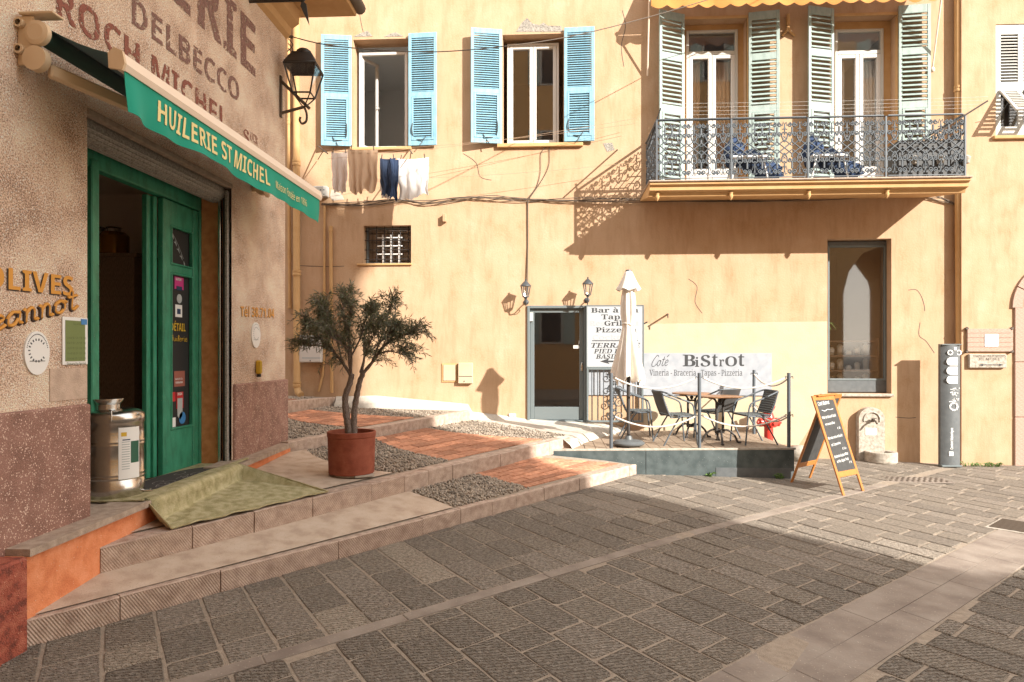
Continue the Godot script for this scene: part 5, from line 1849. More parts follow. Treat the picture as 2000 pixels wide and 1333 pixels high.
	for e in rad:
		var r := []
		for k in nv + 1:
			var a := TAU * k / nv
			var g: float = clampf((e[1] - .05) * 3.2, 0.08, .42)
			var q: float = e[1] * (1.0 + g * (0.7 * cos(a * 8.0 + e[0] * 1.4) + .35 * cos(a * 5.0 + 1.0 + e[0] * 2.0)))
			var y: float = e[0]
			if y < 1.0: y += .05 * cos(a * 8.0 + .6) + .035 * sin(a * 3.0)
			r.append(P + Vector3(cos(a) * q, y, -sin(a) * q))
		rows.append(r)
	b2 = MB.new()
	b2.sheet(rows)
	put("canopy", b2, M["parasol cloth"], u)
	rows = []
	for e in [[2.33, .165], [2.36, .158], [2.42, .125], [2.50, .095], [2.57, .065], [2.605, .05], [2.61, .0]]:
		var r := []
		for k in nv + 1:
			var a := TAU * k / nv
			var q: float = e[1] * (1.0 + .13 * cos(a * 6.0 + .4) * (1.0 if e[0] < 2.5 else .4))
			r.append(P + Vector3(cos(a) * q, e[0] + (.018 * cos(a * 6.0) if e[0] < 2.34 else 0.0), -sin(a) * q))
		rows.append(r)
	b2 = MB.new()
	b2.sheet(rows)
	put("vent_cap", b2, M["parasol cloth"], u)
	b2 = MB.new()
	b2.lathe([Vector2(.05, 2.60), Vector2(.045, 2.63), Vector2(.0, 2.64)], P, 12)
	put("finial", b2, M["anthracite"], u)
	b2 = MB.new()
	var tie := []
	for k in 33: tie.append(P + Vector3(cos(TAU * k / 32) * .093, 1.82 + .012 * sin(TAU * k / 16), -sin(TAU * k / 32) * .093))
	b2.tube(tie, .009, 5, false)
	put("tie", b2, M["parasol cloth"], u)
	# tables
	var t1 := table("round brown bistro table at the back beside the wall sign", Vector3(2.36, DECK, -11.55))
	var t2 := t1.duplicate()
	t2.name = numbered("bistro_table")
	add_child(t2)
	t2.position = Vector3(2.62, DECK, -10.72)
	t2.rotation.y = 0.4
	tag(t2, "round brown bistro table at the front near the rope", "table", "tables of the terrace")
	# chairs
	var c := chair()
	var spots := [[Vector3(1.42, DECK, -11.3), -.05, "dark armchair partly hidden behind the closed parasol"], [Vector3(1.93, DECK, -10.62), .18, "dark armchair left of the front table, facing right"], [Vector3(2.72, DECK, -11.35), 2.2, "dark armchair at the back between table and wall sign"], [Vector3(3.12, DECK, -10.72), 3.3, "dark armchair at the right end of the deck, facing left"]]
	for i in 4:
		var k: Node3D = c
		if i > 0:
			k = c.duplicate()
			k.name = numbered("bistro_chair")
			add_child(k)
		k.position = spots[i][0]
		k.rotation.y = spots[i][1]
		tag(k, spots[i][2], "chair", "armchairs of the terrace")

func table(label: String, at: Vector3) -> Node3D:
	var o := thing("bistro_table", label, "table", at, 0.0, "tables of the terrace")
	var b := MB.new()
	b.lathe([Vector2(0, .705), Vector2(.315, .705), Vector2(.325, .712), Vector2(.325, .722), Vector2(.315, .729), Vector2(0, .729)], Vector3.ZERO, 40)
	putl("tabletop", b, M["table wood"], o)
	b = MB.new()
	for s in [-1, 1]: b.tube([Vector3(s * .06, .17, 0), Vector3(s * .06, .64, 0)], .02, 8)
	for s in [-1, 1]: b.tube(bend([Vector3(s * .06, .62, 0), Vector3(s * .10, .68, 0), Vector3(s * .2, .70, 0)]), .016, 6)
	b.box(Vector3(0, .60, 0), Vector3(.15, .03, .03), Basis(), .006)
	b.box(Vector3(0, .18, 0), Vector3(.17, .06, .05), Basis(), .012)
	b.ball(Vector3(0, .65, 0), Vector3(.03, .035, .03))
	putl("column", b, M["dark iron"], o)
	for k in 4:
		var a := TAU * k / 4 + .5
		var d := Vector3(cos(a), 0, sin(a))
		b = MB.new()
		b.tube(bend([Vector3(0, .19, 0) + d * .03, Vector3(0, .20, 0) + d * .12, Vector3(0, .12, 0) + d * .22, Vector3(0, .02, 0) + d * .27, Vector3(0, .02, 0) + d * .31]), .017, 6)
		b.lathe([Vector2(0, 0), Vector2(.025, 0), Vector2(.025, .025), Vector2(0, .03)], d * .3, 8)
		putl("leg", b, M["dark iron"], o)
	return o

func chair() -> Node3D: # faces +x
	var o := thing("bistro_chair", "dark armchair", "chair")
	var fm: Material = M["grey iron"]
	for s in [-1.0, 1.0]:
		var b := MB.new()
		b.tube(bend([Vector3(.24, 0, s * .27), Vector3(.20, .40, s * .27), Vector3(.175, .58, s * .27), Vector3(.12, .645, s * .27), Vector3(-.05, .71, s * .27), Vector3(-.24, .79, s * .25), Vector3(-.30, .81, s * .20), Vector3(-.325, .81, s * .1), Vector3(-.33, .81, 0)], 5), .0125, 8)
		putl("arm_frame", b, fm, o)
		b = MB.new()
		b.tube(bend([Vector3(-.28, 0, s * .25), Vector3(-.05, .40, s * .245), Vector3(.05, .43, s * .24)], 4), .0125, 8)
		putl("leg", b, fm, o)
		b = MB.new()
		b.tube(bend([Vector3(-.30, .80, s * .21), Vector3(-.24, .60, s * .215), Vector3(-.17, .44, s * .22), Vector3(-.12, .42, s * .22), Vector3(.2, .44, s * .24)], 4), .011, 8)
		putl("seat_rail", b, fm, o)
	var st := MB.new()
	st.box(Vector3(.02, .445, 0), Vector3(.42, .022, .47), Basis(), .009)
	var seat := putl("seat", st, M["black weave"], o)
	st = MB.new()
	for i in 13: st.box(Vector3(-.17 + i * .032, .4575, 0), Vector3(.02, .006, .455))
	st.moved(seat.position)
	putl("woven_strands", st, M["grey frame"], seat)
	var rows := []
	for i in 9:
		var y := lerpf(.47, .81, i / 8.0)
		var r := []
		for j in 9:
			var z := lerpf(-.215, .215, j / 8.0)
			r.append(Vector3(lerpf(-.175, -.305, i / 8.0) - .05 * (1.0 - pow(z / .215, 2.0)) * i / 8.0, y, z))
		rows.append(r)
	st = MB.new()
	st.sheet(rows, .012)
	var bk := putl("backrest", st, M["black weave"], o)
	st = MB.new()
	for i in 10:
		var p := []
		for j in 9: p.append((rows[0][j] as Vector3).lerp(rows[8][j], (i + .4) / 10.0) + Vector3(-.05 * (1.0 - pow((j - 4) / 4.0, 2.0)) * ((i + .4) / 10.0) * 0.0 + .004, 0, 0))
		st.tube(p, .007, 4)
	st.moved(bk.position)
	putl("woven_strands", st, M["grey frame"], bk)
	return o

func sign_text(o: Node, lines: Array, m: Material, called := "lettering") -> void: # [text, font, start, width, cap height]
	var b := MB.new()
	for l in lines: text(b, l[0], l[1], l[2], Vector3(l[3], 0, 0), Vector3(0, l[4], 0), Vector3.BACK, l[5] if l.size() > 5 else 0.0)
	put(called, b, m, o)

func facade_things() -> void:
	var Z := -12.4
	# bistro menu board over the grille
	var s1 := thing("menu_sign", "tall white bar sign with an arrow, behind the parasol", "sign", Vector3(1.144, 1.503, -12.300))
	var b := MB.new()
	b.span(Vector3(0.662, 1.501, -12.340), Vector3(1.654, 2.592, -12.315), .004)
	put("board", b, M["sign white"], s1)
	b = MB.new()
	frame_rect(b, Rect2(0.644, 1.483, 1.031, 1.129), Z + .07, .022, .05)
	put("frame", b, M["grey frame"], s1)
	var p := .087
	sign_text(s1, [["Bar à vin", "Droid Serif/bold", Vector3(0.734, 2.476, -12.313), 0.844, .088], ["Tapas", "Droid Serif/bold", Vector3(0.917, 2.356, -12.313), 0.532, .088], ["Grill", "Droid Serif/bold", Vector3(0.972, 2.241, -12.312), 0.376, .088], ["Pizzeria", "Droid Serif/bold", Vector3(0.816, 2.122, -12.313), 0.725, .088], ["TERRASSE", "Droid Serif/bold", Vector3(0.716, 1.847, -12.313), 0.872, .085, .22], ["PIED DE LA", "Droid Serif/bold", Vector3(0.780, 1.745, -12.313), 0.771, .08, .22], ["BASILIQUE", "Droid Serif/bold", Vector3(0.816, 1.649, -12.313), 0.725, .08, .22]], M["ink"])
	sign_text(s1, [["Res", "Droid Serif", Vector3(0.707, 2.242, -12.313), 0.258, .085], ["ant", "Droid Serif", Vector3(1.363, 2.240, -12.313), 0.220, .085], ["Cocktails", "Droid Serif", Vector3(0.762, 1.989, -12.313), 0.807, .085]], M["faded ink"], "faded_lettering")
	b = MB.new()
	b.span(Vector3(0.753, 1.966, -12.314), Vector3(1.563, 1.979, -12.311))
	b.prism(PackedVector2Array([Vector2(0.896, 1.602), Vector2(1.061, 1.658), Vector2(1.034, 1.616), Vector2(1.483, 1.616), Vector2(1.483, 1.589), Vector2(1.034, 1.588), Vector2(1.061, 1.556)]), Vector3(0, 0, Z + .086), Vector3.RIGHT, Vector3.UP, Vector3(0, 0, .003))
	put("arrow", b, M["ink"], s1)
	# wide bistro sign
	var s2 := thing("bistro_sign", "wide pale grey bistro sign low on the ochre wall", "sign", Vector3(2.788, 0.999, -12.380))
	b = MB.new()
	b.span(Vector3(0.674, 0.991, -12.388), Vector3(3.934, 1.750, -12.370), .003)
	put("board", b, M["sign grey"], s2)
	var bl := []
	for e in [["B", 1335, 715.5, 1360, .245], ["i", 1362, 715.5, 1368, .14], ["S", 1370, 715.5, 1390, .235], ["t", 1393, 715.5, 1405, .20], ["r", 1406, 715.5, 1416, .13], ["O", 1418, 715.5, 1440, .20], ["t", 1442, 715.5, 1455, .22]]: pass
	sign_text(s2, [["B", "Droid Serif/bold", Vector3(2.370, 1.512, -12.369), 0.227, .215], ["i", "Droid Serif/bold", Vector3(2.587, 1.503, -12.369), 0.072, .165], ["S", "Droid Serif/bold", Vector3(2.686, 1.512, -12.369), 0.172, .205], ["t", "Droid Serif/bold", Vector3(2.885, 1.512, -12.369), 0.099, .23], ["r", "Droid Serif/bold", Vector3(3.011, 1.512, -12.369), 0.090, .165], ["O", "Droid Serif/bold", Vector3(3.119, 1.517, -12.369), 0.207, .175], ["t", "Droid Serif/bold", Vector3(3.343, 1.517, -12.369), 0.108, .23], ["Vineria - Braceria - Tapas - Pizzeria", "Droid Serif", Vector3(1.780, 1.346, -12.369), 1.639, .105]], M["ink"])
	b = MB.new()
	hand(b, "Cote'", Vector3(1.807, 1.511, -12.368), Vector3(.082, .004, 0), Vector3(.03, .105, 0), Vector3.BACK, .009)
	put("script_lettering", b, M["ink"], s2)
	# wrought grille beside the door
	var gr := thing("wrought_grille", "dark wrought iron grille with curls under the menu sign", "grille", Vector3(1.146, 0.520, -12.320))
	b = MB.new()
	frame_rect(b, Rect2(0.652, 0.508, 1.012, 0.976), Z + .08, .035, .05)
	put("frame", b, M["grey frame"], gr)
	for i in 9:
		if i in [3, 4, 5]: continue
		b = MB.new()
		var x := lerpf(0.693, 1.638, (i + .5) / 9)
		b.tube([Vector3(x, 0.512, Z + .09), Vector3(x, 1.473, Z + .09)], .009, 6)
		put("bar", b, M["iron"], gr)
	b = MB.new()
	var cx: float = 1.153
	for k in 4:
		var y: float = lerpf(0.623, 1.334, k / 3.0)
		for sgn in [-1, 1]:
			var q := []
			for e in scroll(Vector2(cx + sgn * .085, y), .085, PI * .5 * (1 if k % 2 else -1), 1.4, sgn * (1.0 if k % 2 else -1.0)): q.append(Vector3(e.x, e.y, Z + .09))
			b.tube(q, .009, 5)
			b.ball(Vector3(cx + sgn * .02, y + .1, Z + .1), Vector3(.02, .03, .015), 6, 4)
	b.tube(bend([Vector3(cx - .03, 0.521, Z + .09), Vector3(cx + .03, 0.734, Z + .09), Vector3(cx - .03, 0.965, Z + .09), Vector3(cx + .02, 1.196, Z + .09), Vector3(cx, 1.454, Z + .09)]), .010, 5)
	put("scrollwork", b, M["iron"], gr)
	# two wall lanterns by the bistro door
	for k in 2:
		var at: Vector3 = [Vector3(-0.435, 2.867, -12.100), Vector3(0.663, 2.897, -12.100)][k]
		var l := thing("wall_lantern", ["small black wall lantern above the left edge of the bistro door", "small black wall lantern above the menu sign's left edge"][k], "lantern", at, 0.0, "lanterns over the bistro door")
		b = MB.new()
		b.lathe([Vector2(.0, .20), Vector2(.016, .19), Vector2(.012, .165), Vector2(.03, .155), Vector2(.095, .085), Vector2(.10, .07), Vector2(.0, .068)], Vector3.ZERO, 6)
		putl("roof", b, M["iron"], l)
		b = MB.new()
		for i in 6:
			var a := TAU * (i + .0) / 6
			b.tube([Vector3(cos(a) * .085, .07, sin(a) * .085), Vector3(cos(a) * .05, -.12, sin(a) * .05)], .006, 4)
		b.lathe([Vector2(0, -.17), Vector2(.022, -.155), Vector2(.03, -.135), Vector2(.056, -.125), Vector2(.056, -.11), Vector2(0, -.11)], Vector3.ZERO, 6)
		putl("cage", b, M["iron"], l)
		b = MB.new()
		b.lathe([Vector2(.046, -.11), Vector2(.08, .066)], Vector3.ZERO, 6)
		putl("pane", b, M["lamp glass"], l)
		b = MB.new()
		b.tube(bend([Vector3(0, -.16, 0), Vector3(0, -.22, -.02), Vector3(0, -.25, -.10), Vector3(0, -.21, -.20), Vector3(0, -.20, -.28)]), .011, 6)
		b.tube(bend([Vector3(0, -.235, -.06), Vector3(0, -.285, -.12), Vector3(0, -.27, -.19), Vector3(0, -.24, -.17)]), .007, 5)
		putl("arm", b, M["iron"], l)
		b = MB.new()
		b.lathe([Vector2(0, 0), Vector2(.05, 0), Vector2(.045, .02), Vector2(.025, .035), Vector2(0, .04)], Vector3(0, -.19, -.30), 12, false, Basis(Vector3.RIGHT, PI / 2))
		putl("wall_plate", b, M["iron"], l)
	b = MB.new()
	b.tube([Vector3(2.112, 2.449, -12.400), Vector3(2.063, 2.433, -12.110)], .016, 6)
	b.tube([Vector3(2.066, 2.434, -12.130), Vector3(2.066, 2.434, -12.130) + Vector3(0, -.07, 0)], .011, 6)
	tag(put("wall_hook", b, M["rust iron"]), "small iron hook casting a slanted shadow above the bistro sign", "hook")
	b = MB.new()
	b.tube([Vector3(1.658, 2.264, -12.340), Vector3(1.731, 2.307, -12.280)], .012, 6)
	tag(put("sign_bolt", b, M["iron"]), "short iron bolt at the menu sign's right edge", "bolt")
	# cables
	var cab := MB.new()
	var pts := []
	for q in [Vector3(-4.214, 4.498, -12.370), Vector3(-3.519, 4.485, -12.350), Vector3(-2.763, 4.555, -12.370), Vector3(-2.286, 4.498, -12.350), Vector3(-1.583, 4.575, -12.360), Vector3(-1.067, 4.576, -12.350), Vector3(-0.417, 4.535, -12.370), Vector3(0.415, 4.511, -12.350), Vector3(1.651, 4.497, -12.360), Vector3(3.141, 4.467, -12.350), Vector3(4.744, 4.492, -12.350), Vector3(6.318, 4.515, -12.340), Vector3(6.758, 4.475, -12.350), Vector3(7.099, 4.350, -12.370)]: pts.append(q)
	var smooth := bend(pts, 6)
	for k in 4:
		var q := []
		for i in smooth.size(): q.append(smooth[i] + Vector3(0, sin(i * .5 + k * 1.7) * .022 + (k - 1.5) * .012, cos(i * .4 + k) * .014))
		cab.tube(q, .0075, 5)
	tag(put("cable_bundle", cab, M["cable"]), "bundle of dark cables running along the ochre wall under the balcony", "cable")
	var hang := MB.new()
	hang.tube(bend([Vector3(-0.019, 5.515, -12.380), Vector3(-0.019, 5.181, -12.380), Vector3(-0.139, 4.905, -12.380), Vector3(-0.380, 4.553, -12.370)]), .006, 4)
	hang.tube(bend([Vector3(-0.065, 5.488, -12.380), Vector3(-0.167, 5.369, -12.380), Vector3(-0.176, 5.044, -12.380), Vector3(-0.250, 4.767, -12.380), Vector3(-0.417, 4.544, -12.370)]), .006, 4)
	tag(put("loose_cable", hang, M["cable"]), "thin loose cables looping below the right blue window", "cable")
	var dn := MB.new()
	dn.tube([Vector3(-0.408, 4.518, -12.380), Vector3(-0.408, 3.702, -12.385), Vector3(-0.417, 3.096, -12.370), Vector3(-0.426, 2.725, -12.370)], .011, 5)
	tag(put("lantern_cable", dn, M["rust iron"]), "dark vertical cable dropping to the left wall lantern", "cable")
	var oh := MB.new()
	oh.tube(bend([Vector3(-3.287, 5.703, -8.300), Vector3(-2.850, 5.700, -8.600), Vector3(-2.149, 5.787, -9.000), Vector3(-1.509, 5.890, -9.300), Vector3(-0.692, 6.119, -9.700), Vector3(0.264, 6.418, -10.100), Vector3(1.377, 6.889, -10.600), Vector3(2.661, 7.458, -11.100), Vector3(4.123, 8.136, -11.600)], 5), .0075, 5)
	oh.tube([Vector3(-3.261, 5.690, -8.300), Vector3(-3.201, 5.683, -8.330)], .02, 6)
	tag(put("overhead_cable", oh, M["cable"]), "thin cable sagging across the air before the blue windows", "cable")
	# drainpipes
	pipe([Vector3(-4.652, 8.514, -12.280), Vector3(-4.652, 5.132, -12.280), Vector3(-4.642, 1.121, -12.280), Vector3(-4.608, 1.038, -12.240), Vector3(-4.529, 0.986, -12.180)], .062, M["trim ochre"], "thick ochre drainpipe in the shaded corner, ending in a spout", [5.241, 3.220, 1.181, 7.157])
	pipe([Vector3(-4.819, 8.551, -12.340), Vector3(-4.819, 5.150, -12.340), Vector3(-4.800, 2.600, -12.340)], .03, M["trim ochre"], "thin ochre pipe close to the shop corner", [3.553, 6.021, 2.623])
	pipe([Vector3(-4.157, 4.469, -12.370), Vector3(-4.166, 1.656, -12.370), Vector3(-4.195, 1.325, -12.370), Vector3(-4.272, 1.042, -12.370)], .022, M["trim ochre"], "thin ochre conduit beside the white meter box", [4.400, 2.980])
	pipe([Vector3(-4.038, 4.088, -12.360), Vector3(-4.029, 2.410, -12.360), Vector3(-4.019, 1.015, -12.360)], .032, M["trim ochre"], "ochre conduit with a white foot near the olive tree", [4.039, 2.223])
	pipe([Vector3(7.084, 8.079, -12.300), Vector3(7.093, 4.424, -12.300), Vector3(7.128, -0.122, -12.300)], .05, M["trim ochre"], "tall ochre drainpipe between the two houses on the right", [6.351, 1.876, 0.744, 0.492])
	# boxes
	b = MB.new()
	b.span(Vector3(-4.369, 4.620, -12.400), Vector3(-4.079, 4.814, -12.280), .012)
	var jb := thing("junction_box", "grey junction box under the pale laundry", "box", Vector3(-4.223, 4.604, -12.340))
	put("case", b, M["off white paint"], jb)
	b = MB.new()
	for i in 3:
		for k in 2: b.ball(Vector3(-4.259, 4.741, -12.278) + Vector3(i * .06, -k * .08, 0), Vector3(.012, .012, .006), 8, 4)
	put("screw_head", b, M["iron"], jb)
	var mb := thing("meter_box", "white electricity meter box on the shaded wall behind the olive tree", "box", Vector3(-4.392, 1.580, -12.330))
	b = MB.new()
	b.span(Vector3(-4.601, 1.579, -12.400), Vector3(-4.183, 2.077, -12.250), .015)
	put("case", b, M["white paint"], mb)
	b = MB.new()
	b.span(Vector3(-4.536, 1.647, -12.252), Vector3(-4.191, 1.675, -12.247))
	put("seam", b, M["pale grey"], mb)
	b = MB.new()
	b.span(Vector3(-4.517, 1.956, -12.252), Vector3(-4.438, 2.003, -12.244))
	b.ball(Vector3(-4.382, 1.610, -12.248), Vector3(.012, .012, .01))
	put("meter_label", b, M["iron"], mb)
	laundry()
	street_lamp()
	balcony_things()
	# wooden board and marble plaque at the right
	var wb := thing("notice_board", "weathered wooden board with a white sheet beside the arch", "board", Vector3(7.564, 1.768, -12.200))
	for i in 5:
		b = MB.new()
		var y0: float = lerpf(1.776, 2.173, i / 5.0)
		var y1: float = lerpf(1.776, 2.173, (i + .96) / 5.0)
		b.span(Vector3(7.181, y0, Z + .19), Vector3(7.937, y1, Z + .225 + .003 * (i % 2)), .003)
		put("plank", b, M["weathered board"], wb)
	b = MB.new()
	b.span(Vector3(7.463, 1.864, -12.175), Vector3(7.686, 2.075, -12.165))
	put("sheet", b, M["white"], wb)
	b = MB.new()
	for q in [Vector3(7.175, 2.174, -12.190), Vector3(7.922, 2.172, -12.190), Vector3(7.175, 1.776, -12.190), Vector3(7.922, 1.776, -12.190)]: b.box(q, Vector3(.05, .04, .05), Basis.from_euler(Vector3(0, 0, .6)), .006)
	put("bracket", b, M["rust iron"], wb)
	var mp := thing("marble_plaque", "small pale plaque with carved words and a double arrow", "plaque", Vector3(7.564, 1.494, -12.200))
	b = MB.new()
	b.span(Vector3(7.201, 1.493, -12.220), Vector3(7.826, 1.732, -12.160), .012)
	put("slab", b, M["stone block"], mp)
	sign_text(mp, [["CHAPELLE DES PÉNITENTS", "Droid Serif", Vector3(7.266, 1.680, -12.157), 0.536, .04], ["ET MUSÉE", "Droid Serif", Vector3(7.367, 1.627, -12.157), 0.345, .04]], M["rust iron"])
	b = MB.new()
	b.span(Vector3(7.403, 1.542, -12.159), Vector3(7.722, 1.555, -12.156))
	for sgn in [0, 1]:
		var q: Vector3 = [Vector3(7.360, 1.548, -12.158), Vector3(7.766, 1.548, -12.158)][sgn]
		var d: float = [1.0, -1.0][sgn]
		b.prism(PackedVector2Array([Vector2(0, 0), Vector2(d * .07, .02), Vector2(d * .07, -.02)]), q, Vector3.RIGHT, Vector3.UP, Vector3(0, 0, .003))
	put("double_arrow", b, M["ink"], mp)

func pipe(p: Array, r: float, m: Material, label: String, collars: Array) -> void:
	var o := thing("drainpipe", label, "pipe", p[-1])
	var b := MB.new()
	b.tube(p, r, 12)
	put("pipe", b, m, o)
	for y in collars:
		var c := MB.new()
		var q := MB.new()
		var x: float = p[0].x
		for i in p.size() - 1:
			if y <= p[i].y and y >= p[i + 1].y: x = lerpf(p[i].x, p[i + 1].x, (p[i].y - y) / maxf(p[i].y - p[i + 1].y, .001))
		c.lathe([Vector2(r, -.05), Vector2(r * 1.22, -.05), Vector2(r * 1.22, -.02), Vector2(r * 1.1, 0), Vector2(r * 1.22, .02), Vector2(r * 1.22, .05), Vector2(r, .05)], Vector3(x, y, p[0].z), 12)
		c.box(Vector3(x, y, (p[0].z - 12.4) / 2), Vector3(.02, .03, 12.4 + p[0].z))
		put("collar", c, m, o)

func hung(a: Vector3, c: Vector3, drop: float, sd: int, folds: float, amp: float, uneven: float) -> Array: # rows of a cloth hanging from the line a-c
	var r := RandomNumberGenerator.new()
	r.seed = sd
	var f := FastNoiseLite.new()
	f.seed = sd
	f.frequency = 1.0
	var rows := []
	for i in 19:
		var s := i / 18.0
		var row := []
		for j in 29:
			var t := j / 28.0
			var x := a.lerp(c, t)
			var pin := 0.02 * sin(t * PI) * (1.0 - s)
			var w := amp * pow(s, .6) * (sin(t * folds * TAU + f.get_noise_2d(t * 2.0, s) * 2.0) + .5 * f.get_noise_2d(t * 5.0 + 9.0, s * 1.5))
			var low := drop * s * (1.0 + uneven * f.get_noise_1d(t * 1.6 + sd) * s) - 0.0
			row.append(x + Vector3(f.get_noise_2d(s * 1.4, t) * .05 * s + (t - .5) * -.05 * s, -low - pin, w))
		rows.append(row)
	return rows

func laundry() -> void:
	var p := .75
	var data := [
		[Vector3(-3.807, 5.251, -11.680), Vector3(-3.517, 5.255, -11.680), .72, "pink white cloth", "pale pinkish cloth, leftmost on the washing line", 2.0, .035],
		[Vector3(-3.448, 5.230, -11.450), Vector3(-2.927, 5.221, -11.450), .72, "beige cloth", "beige shirt hanging upside down below the open window", 4.0, .04],
		[Vector3(-2.930, 5.107, -11.600), Vector3(-2.653, 5.112, -11.600), .62, "navy cloth", "navy blue garment between the beige and white laundry", 1.5, .05],
		[Vector3(-2.638, 5.108, -11.650), Vector3(-2.086, 5.126, -11.650), .68, "white cloth", "bright white shirt at the right end of the washing line", 3.0, .035],
		[Vector3(-2.975, 4.793, -11.780), Vector3(-2.722, 4.789, -11.780), .32, "white cloth", "pale cloth showing below the navy garment", 2.0, .03]]
	for i in data.size():
		var d: Array = data[i]
		var b := MB.new()
		b.sheet(hung(d[0], d[1], d[2], 40 + i, d[5], d[6], .22), .004)
		var o := thing("laundry", d[4], "laundry", d[0], 0.0, "laundry under the open window")
		put("cloth", b, M[d[3]], o)
		if i == 2: # a hanging sleeve
			b = MB.new()
			b.sheet(hung(d[1] + Vector3(-.10, 0, .02), d[1] + Vector3(.06, -.04, .03), .70, 77, 1.0, .04, .1), .004)
			put("sleeve", b, M["denim"], o)
		for k in 2:
			if i == 4: break
			b = MB.new()
			b.box((d[0] as Vector3).lerp(d[1], .12 + .74 * k) + Vector3(0, .02, 0), Vector3(.014, .085, .014), Basis(Vector3.BACK, .15 * (k * 2 - 1)), .003)
			put("clothes_peg", b, M["dark iron"], o)
	var l := thing("washing_lines", "washing lines on iron arms below the blue shuttered windows", "washing line", Vector3(-3.024, 5.276, -11.900))
	for e in [[Vector3(-4.278, 5.572, -12.360), Vector3(-3.778, 5.142, -11.400)], [Vector3(-2.572, 5.478, -12.360), Vector3(-2.328, 5.118, -11.400)]]:
		var b := MB.new()
		b.tube([e[0], e[1]], .012, 5)
		put("line_arm", b, M["rust iron"], l)
		b = MB.new()
		b.tube([e[0] + Vector3(0, -.25, 0), (e[0] as Vector3).lerp(e[1], .6)], .008, 5)
		put("arm_brace", b, M["rust iron"], l)
	var rod := MB.new()
	rod.tube([Vector3(1.208, 5.417, -12.400), Vector3(1.125, 5.166, -11.550)], .014, 6)
	put("line_arm", rod, M["rust iron"], l)
	for i in 4:
		var z: float = [.62, .72, .8, .95][i]
		var b := MB.new()
		var ya: float = [4.787, 5.251, 5.112, 5.235][i]
		b.tube(sag(Vector3(-3.844, ya, -12.4 + z), Vector3(1.507 if i < 3 else -2.413, ya + (.35 + .22 * i if i < 3 else -.02), -12.4 + z * (.3 if i < 3 else 1.0)), .07, 16), .0035, 3, false)
		put("line", b, M["beige cloth"], l)

func street_lamp() -> void:
	var c := Vector3(-2.96, 0, -8.05)
	var o := thing("street_lantern", "old four-sided glass street lantern on the shop's corner bracket", "street lamp", Vector3(c.x, 4.9, c.z))
	var yb := 4.85
	var yt := 5.17
	var wb := .105
	var wt := .185
	var m: Material = M["dark iron"]
	var b := MB.new()
	b.lathe([Vector2(wt * 1.42, yt - .005), Vector2(wt * 1.42, yt + .025), Vector2(wt * .85, yt + .15), Vector2(wt * .85, yt + .165), Vector2(wt * .7, yt + .165), Vector2(0, yt + .17)], c, 4, false, Basis(Vector3.UP, PI / 4 + .08))
	b.lathe([Vector2(.0, yt + .235), Vector2(.06, yt + .23), Vector2(.085, yt + .21), Vector2(.085, yt + .17), Vector2(0, yt + .165)], c, 12)
	put("roof", b, m, o)
	b = MB.new()
	var K := []
	for i in 4: K.append(Basis(Vector3.UP, .08) * Vector3([-1, 1, 1, -1][i], 0, [-1, -1, 1, 1][i]))
	for i in 4:
		b.tube([c + K[i] * wb + Vector3.UP * yb, c + K[i] * wt + Vector3.UP * yt], .011, 4)
		b.tube([c + K[i] * wb + Vector3.UP * yb, c + K[(i + 1) % 4] * wb + Vector3.UP * yb], .011, 4)
		b.tube([c + K[i] * wt + Vector3.UP * yt, c + K[(i + 1) % 4] * wt + Vector3.UP * yt], .013, 4)
		b.tube(bend([c + K[i] * wb + Vector3.UP * yb, c + K[i] * .06 + Vector3.UP * (yb - .07), c + K[i] * .015 + Vector3.UP * (yb - .13)], 3), .008, 4)
	put("frame", b, m, o)
	for i in 4:
		b = MB.new()
		b.quad(c + K[i] * wb + Vector3.UP * yb, c + K[(i + 1) % 4] * wb + Vector3.UP * yb, c + K[(i + 1) % 4] * wt + Vector3.UP * yt, c + K[i] * wt + Vector3.UP * yt)
		put("pane", b, M["lamp glass"], o)
	b = MB.new()
	b.tube([Vector3(-3.24, 5.03, c.z), Vector3(c.x + .07, yb - .16, c.z)], .022, 6)
	b.tube([Vector3(-3.24, 4.64, c.z), Vector3(c.x, yb - .14, c.z)], .018, 6)
	b.tube(bend([c + Vector3(0, yb - .13, 0), c + Vector3(.035, yb - .22, 0), c + Vector3(.03, yb - .31, 0), c + Vector3(-.02, yb - .34, 0), c + Vector3(-.05, yb - .30, 0), c + Vector3(-.04, yb - .26, 0)]), .014, 6)
	b.box(Vector3(-3.24, 4.84, c.z), Vector3(.02, .5, .05), Basis(), .004)
	put("bracket", b, M["rust iron"], o)
	# an iron sign bracket further up the shop wall
	var s := thing("iron_bracket", "black iron bracket with a spear tip high on the shop wall", "bracket", Vector3(-3.230, 5.530, -7.164))
	var a: Vector3 = Vector3(-3.250, 5.553, -7.208)
	b = MB.new()
	b.tube([a, a + Vector3(.6, -.0, 0)], .017, 6)
	b.ball(a + Vector3(.58, .02, 0), Vector3(.04, .045, .03))
	put("rod", b, M["dark iron"], s)
	b = MB.new()
	b.prism(PackedVector2Array([Vector2(0, 0), Vector2(.035, -.06), Vector2(.0, -.29), Vector2(-.035, -.06)]), a + Vector3(.58, 0, -.006), Vector3(.92, 0, 0) + Vector3(0, .3, 0), Vector3(-.28, .95, 0), Vector3(0, 0, .012))
	put("spear_tip", b, M["iron"], s)
	# small loose wires at the shop corner
	b = MB.new()
	for i in 3: b.tube(bend([Vector3(-3.22, 5.62 - i * .06, -8.22), Vector3(-3.17, 5.55 - i * .06, -8.25), Vector3(-3.23, 5.46 - i * .06, -8.22)]), .006, 4)
	tag(put("corner_wires", b, M["cable"]), "short dark wires looped at the shop's upper corner", "wire")

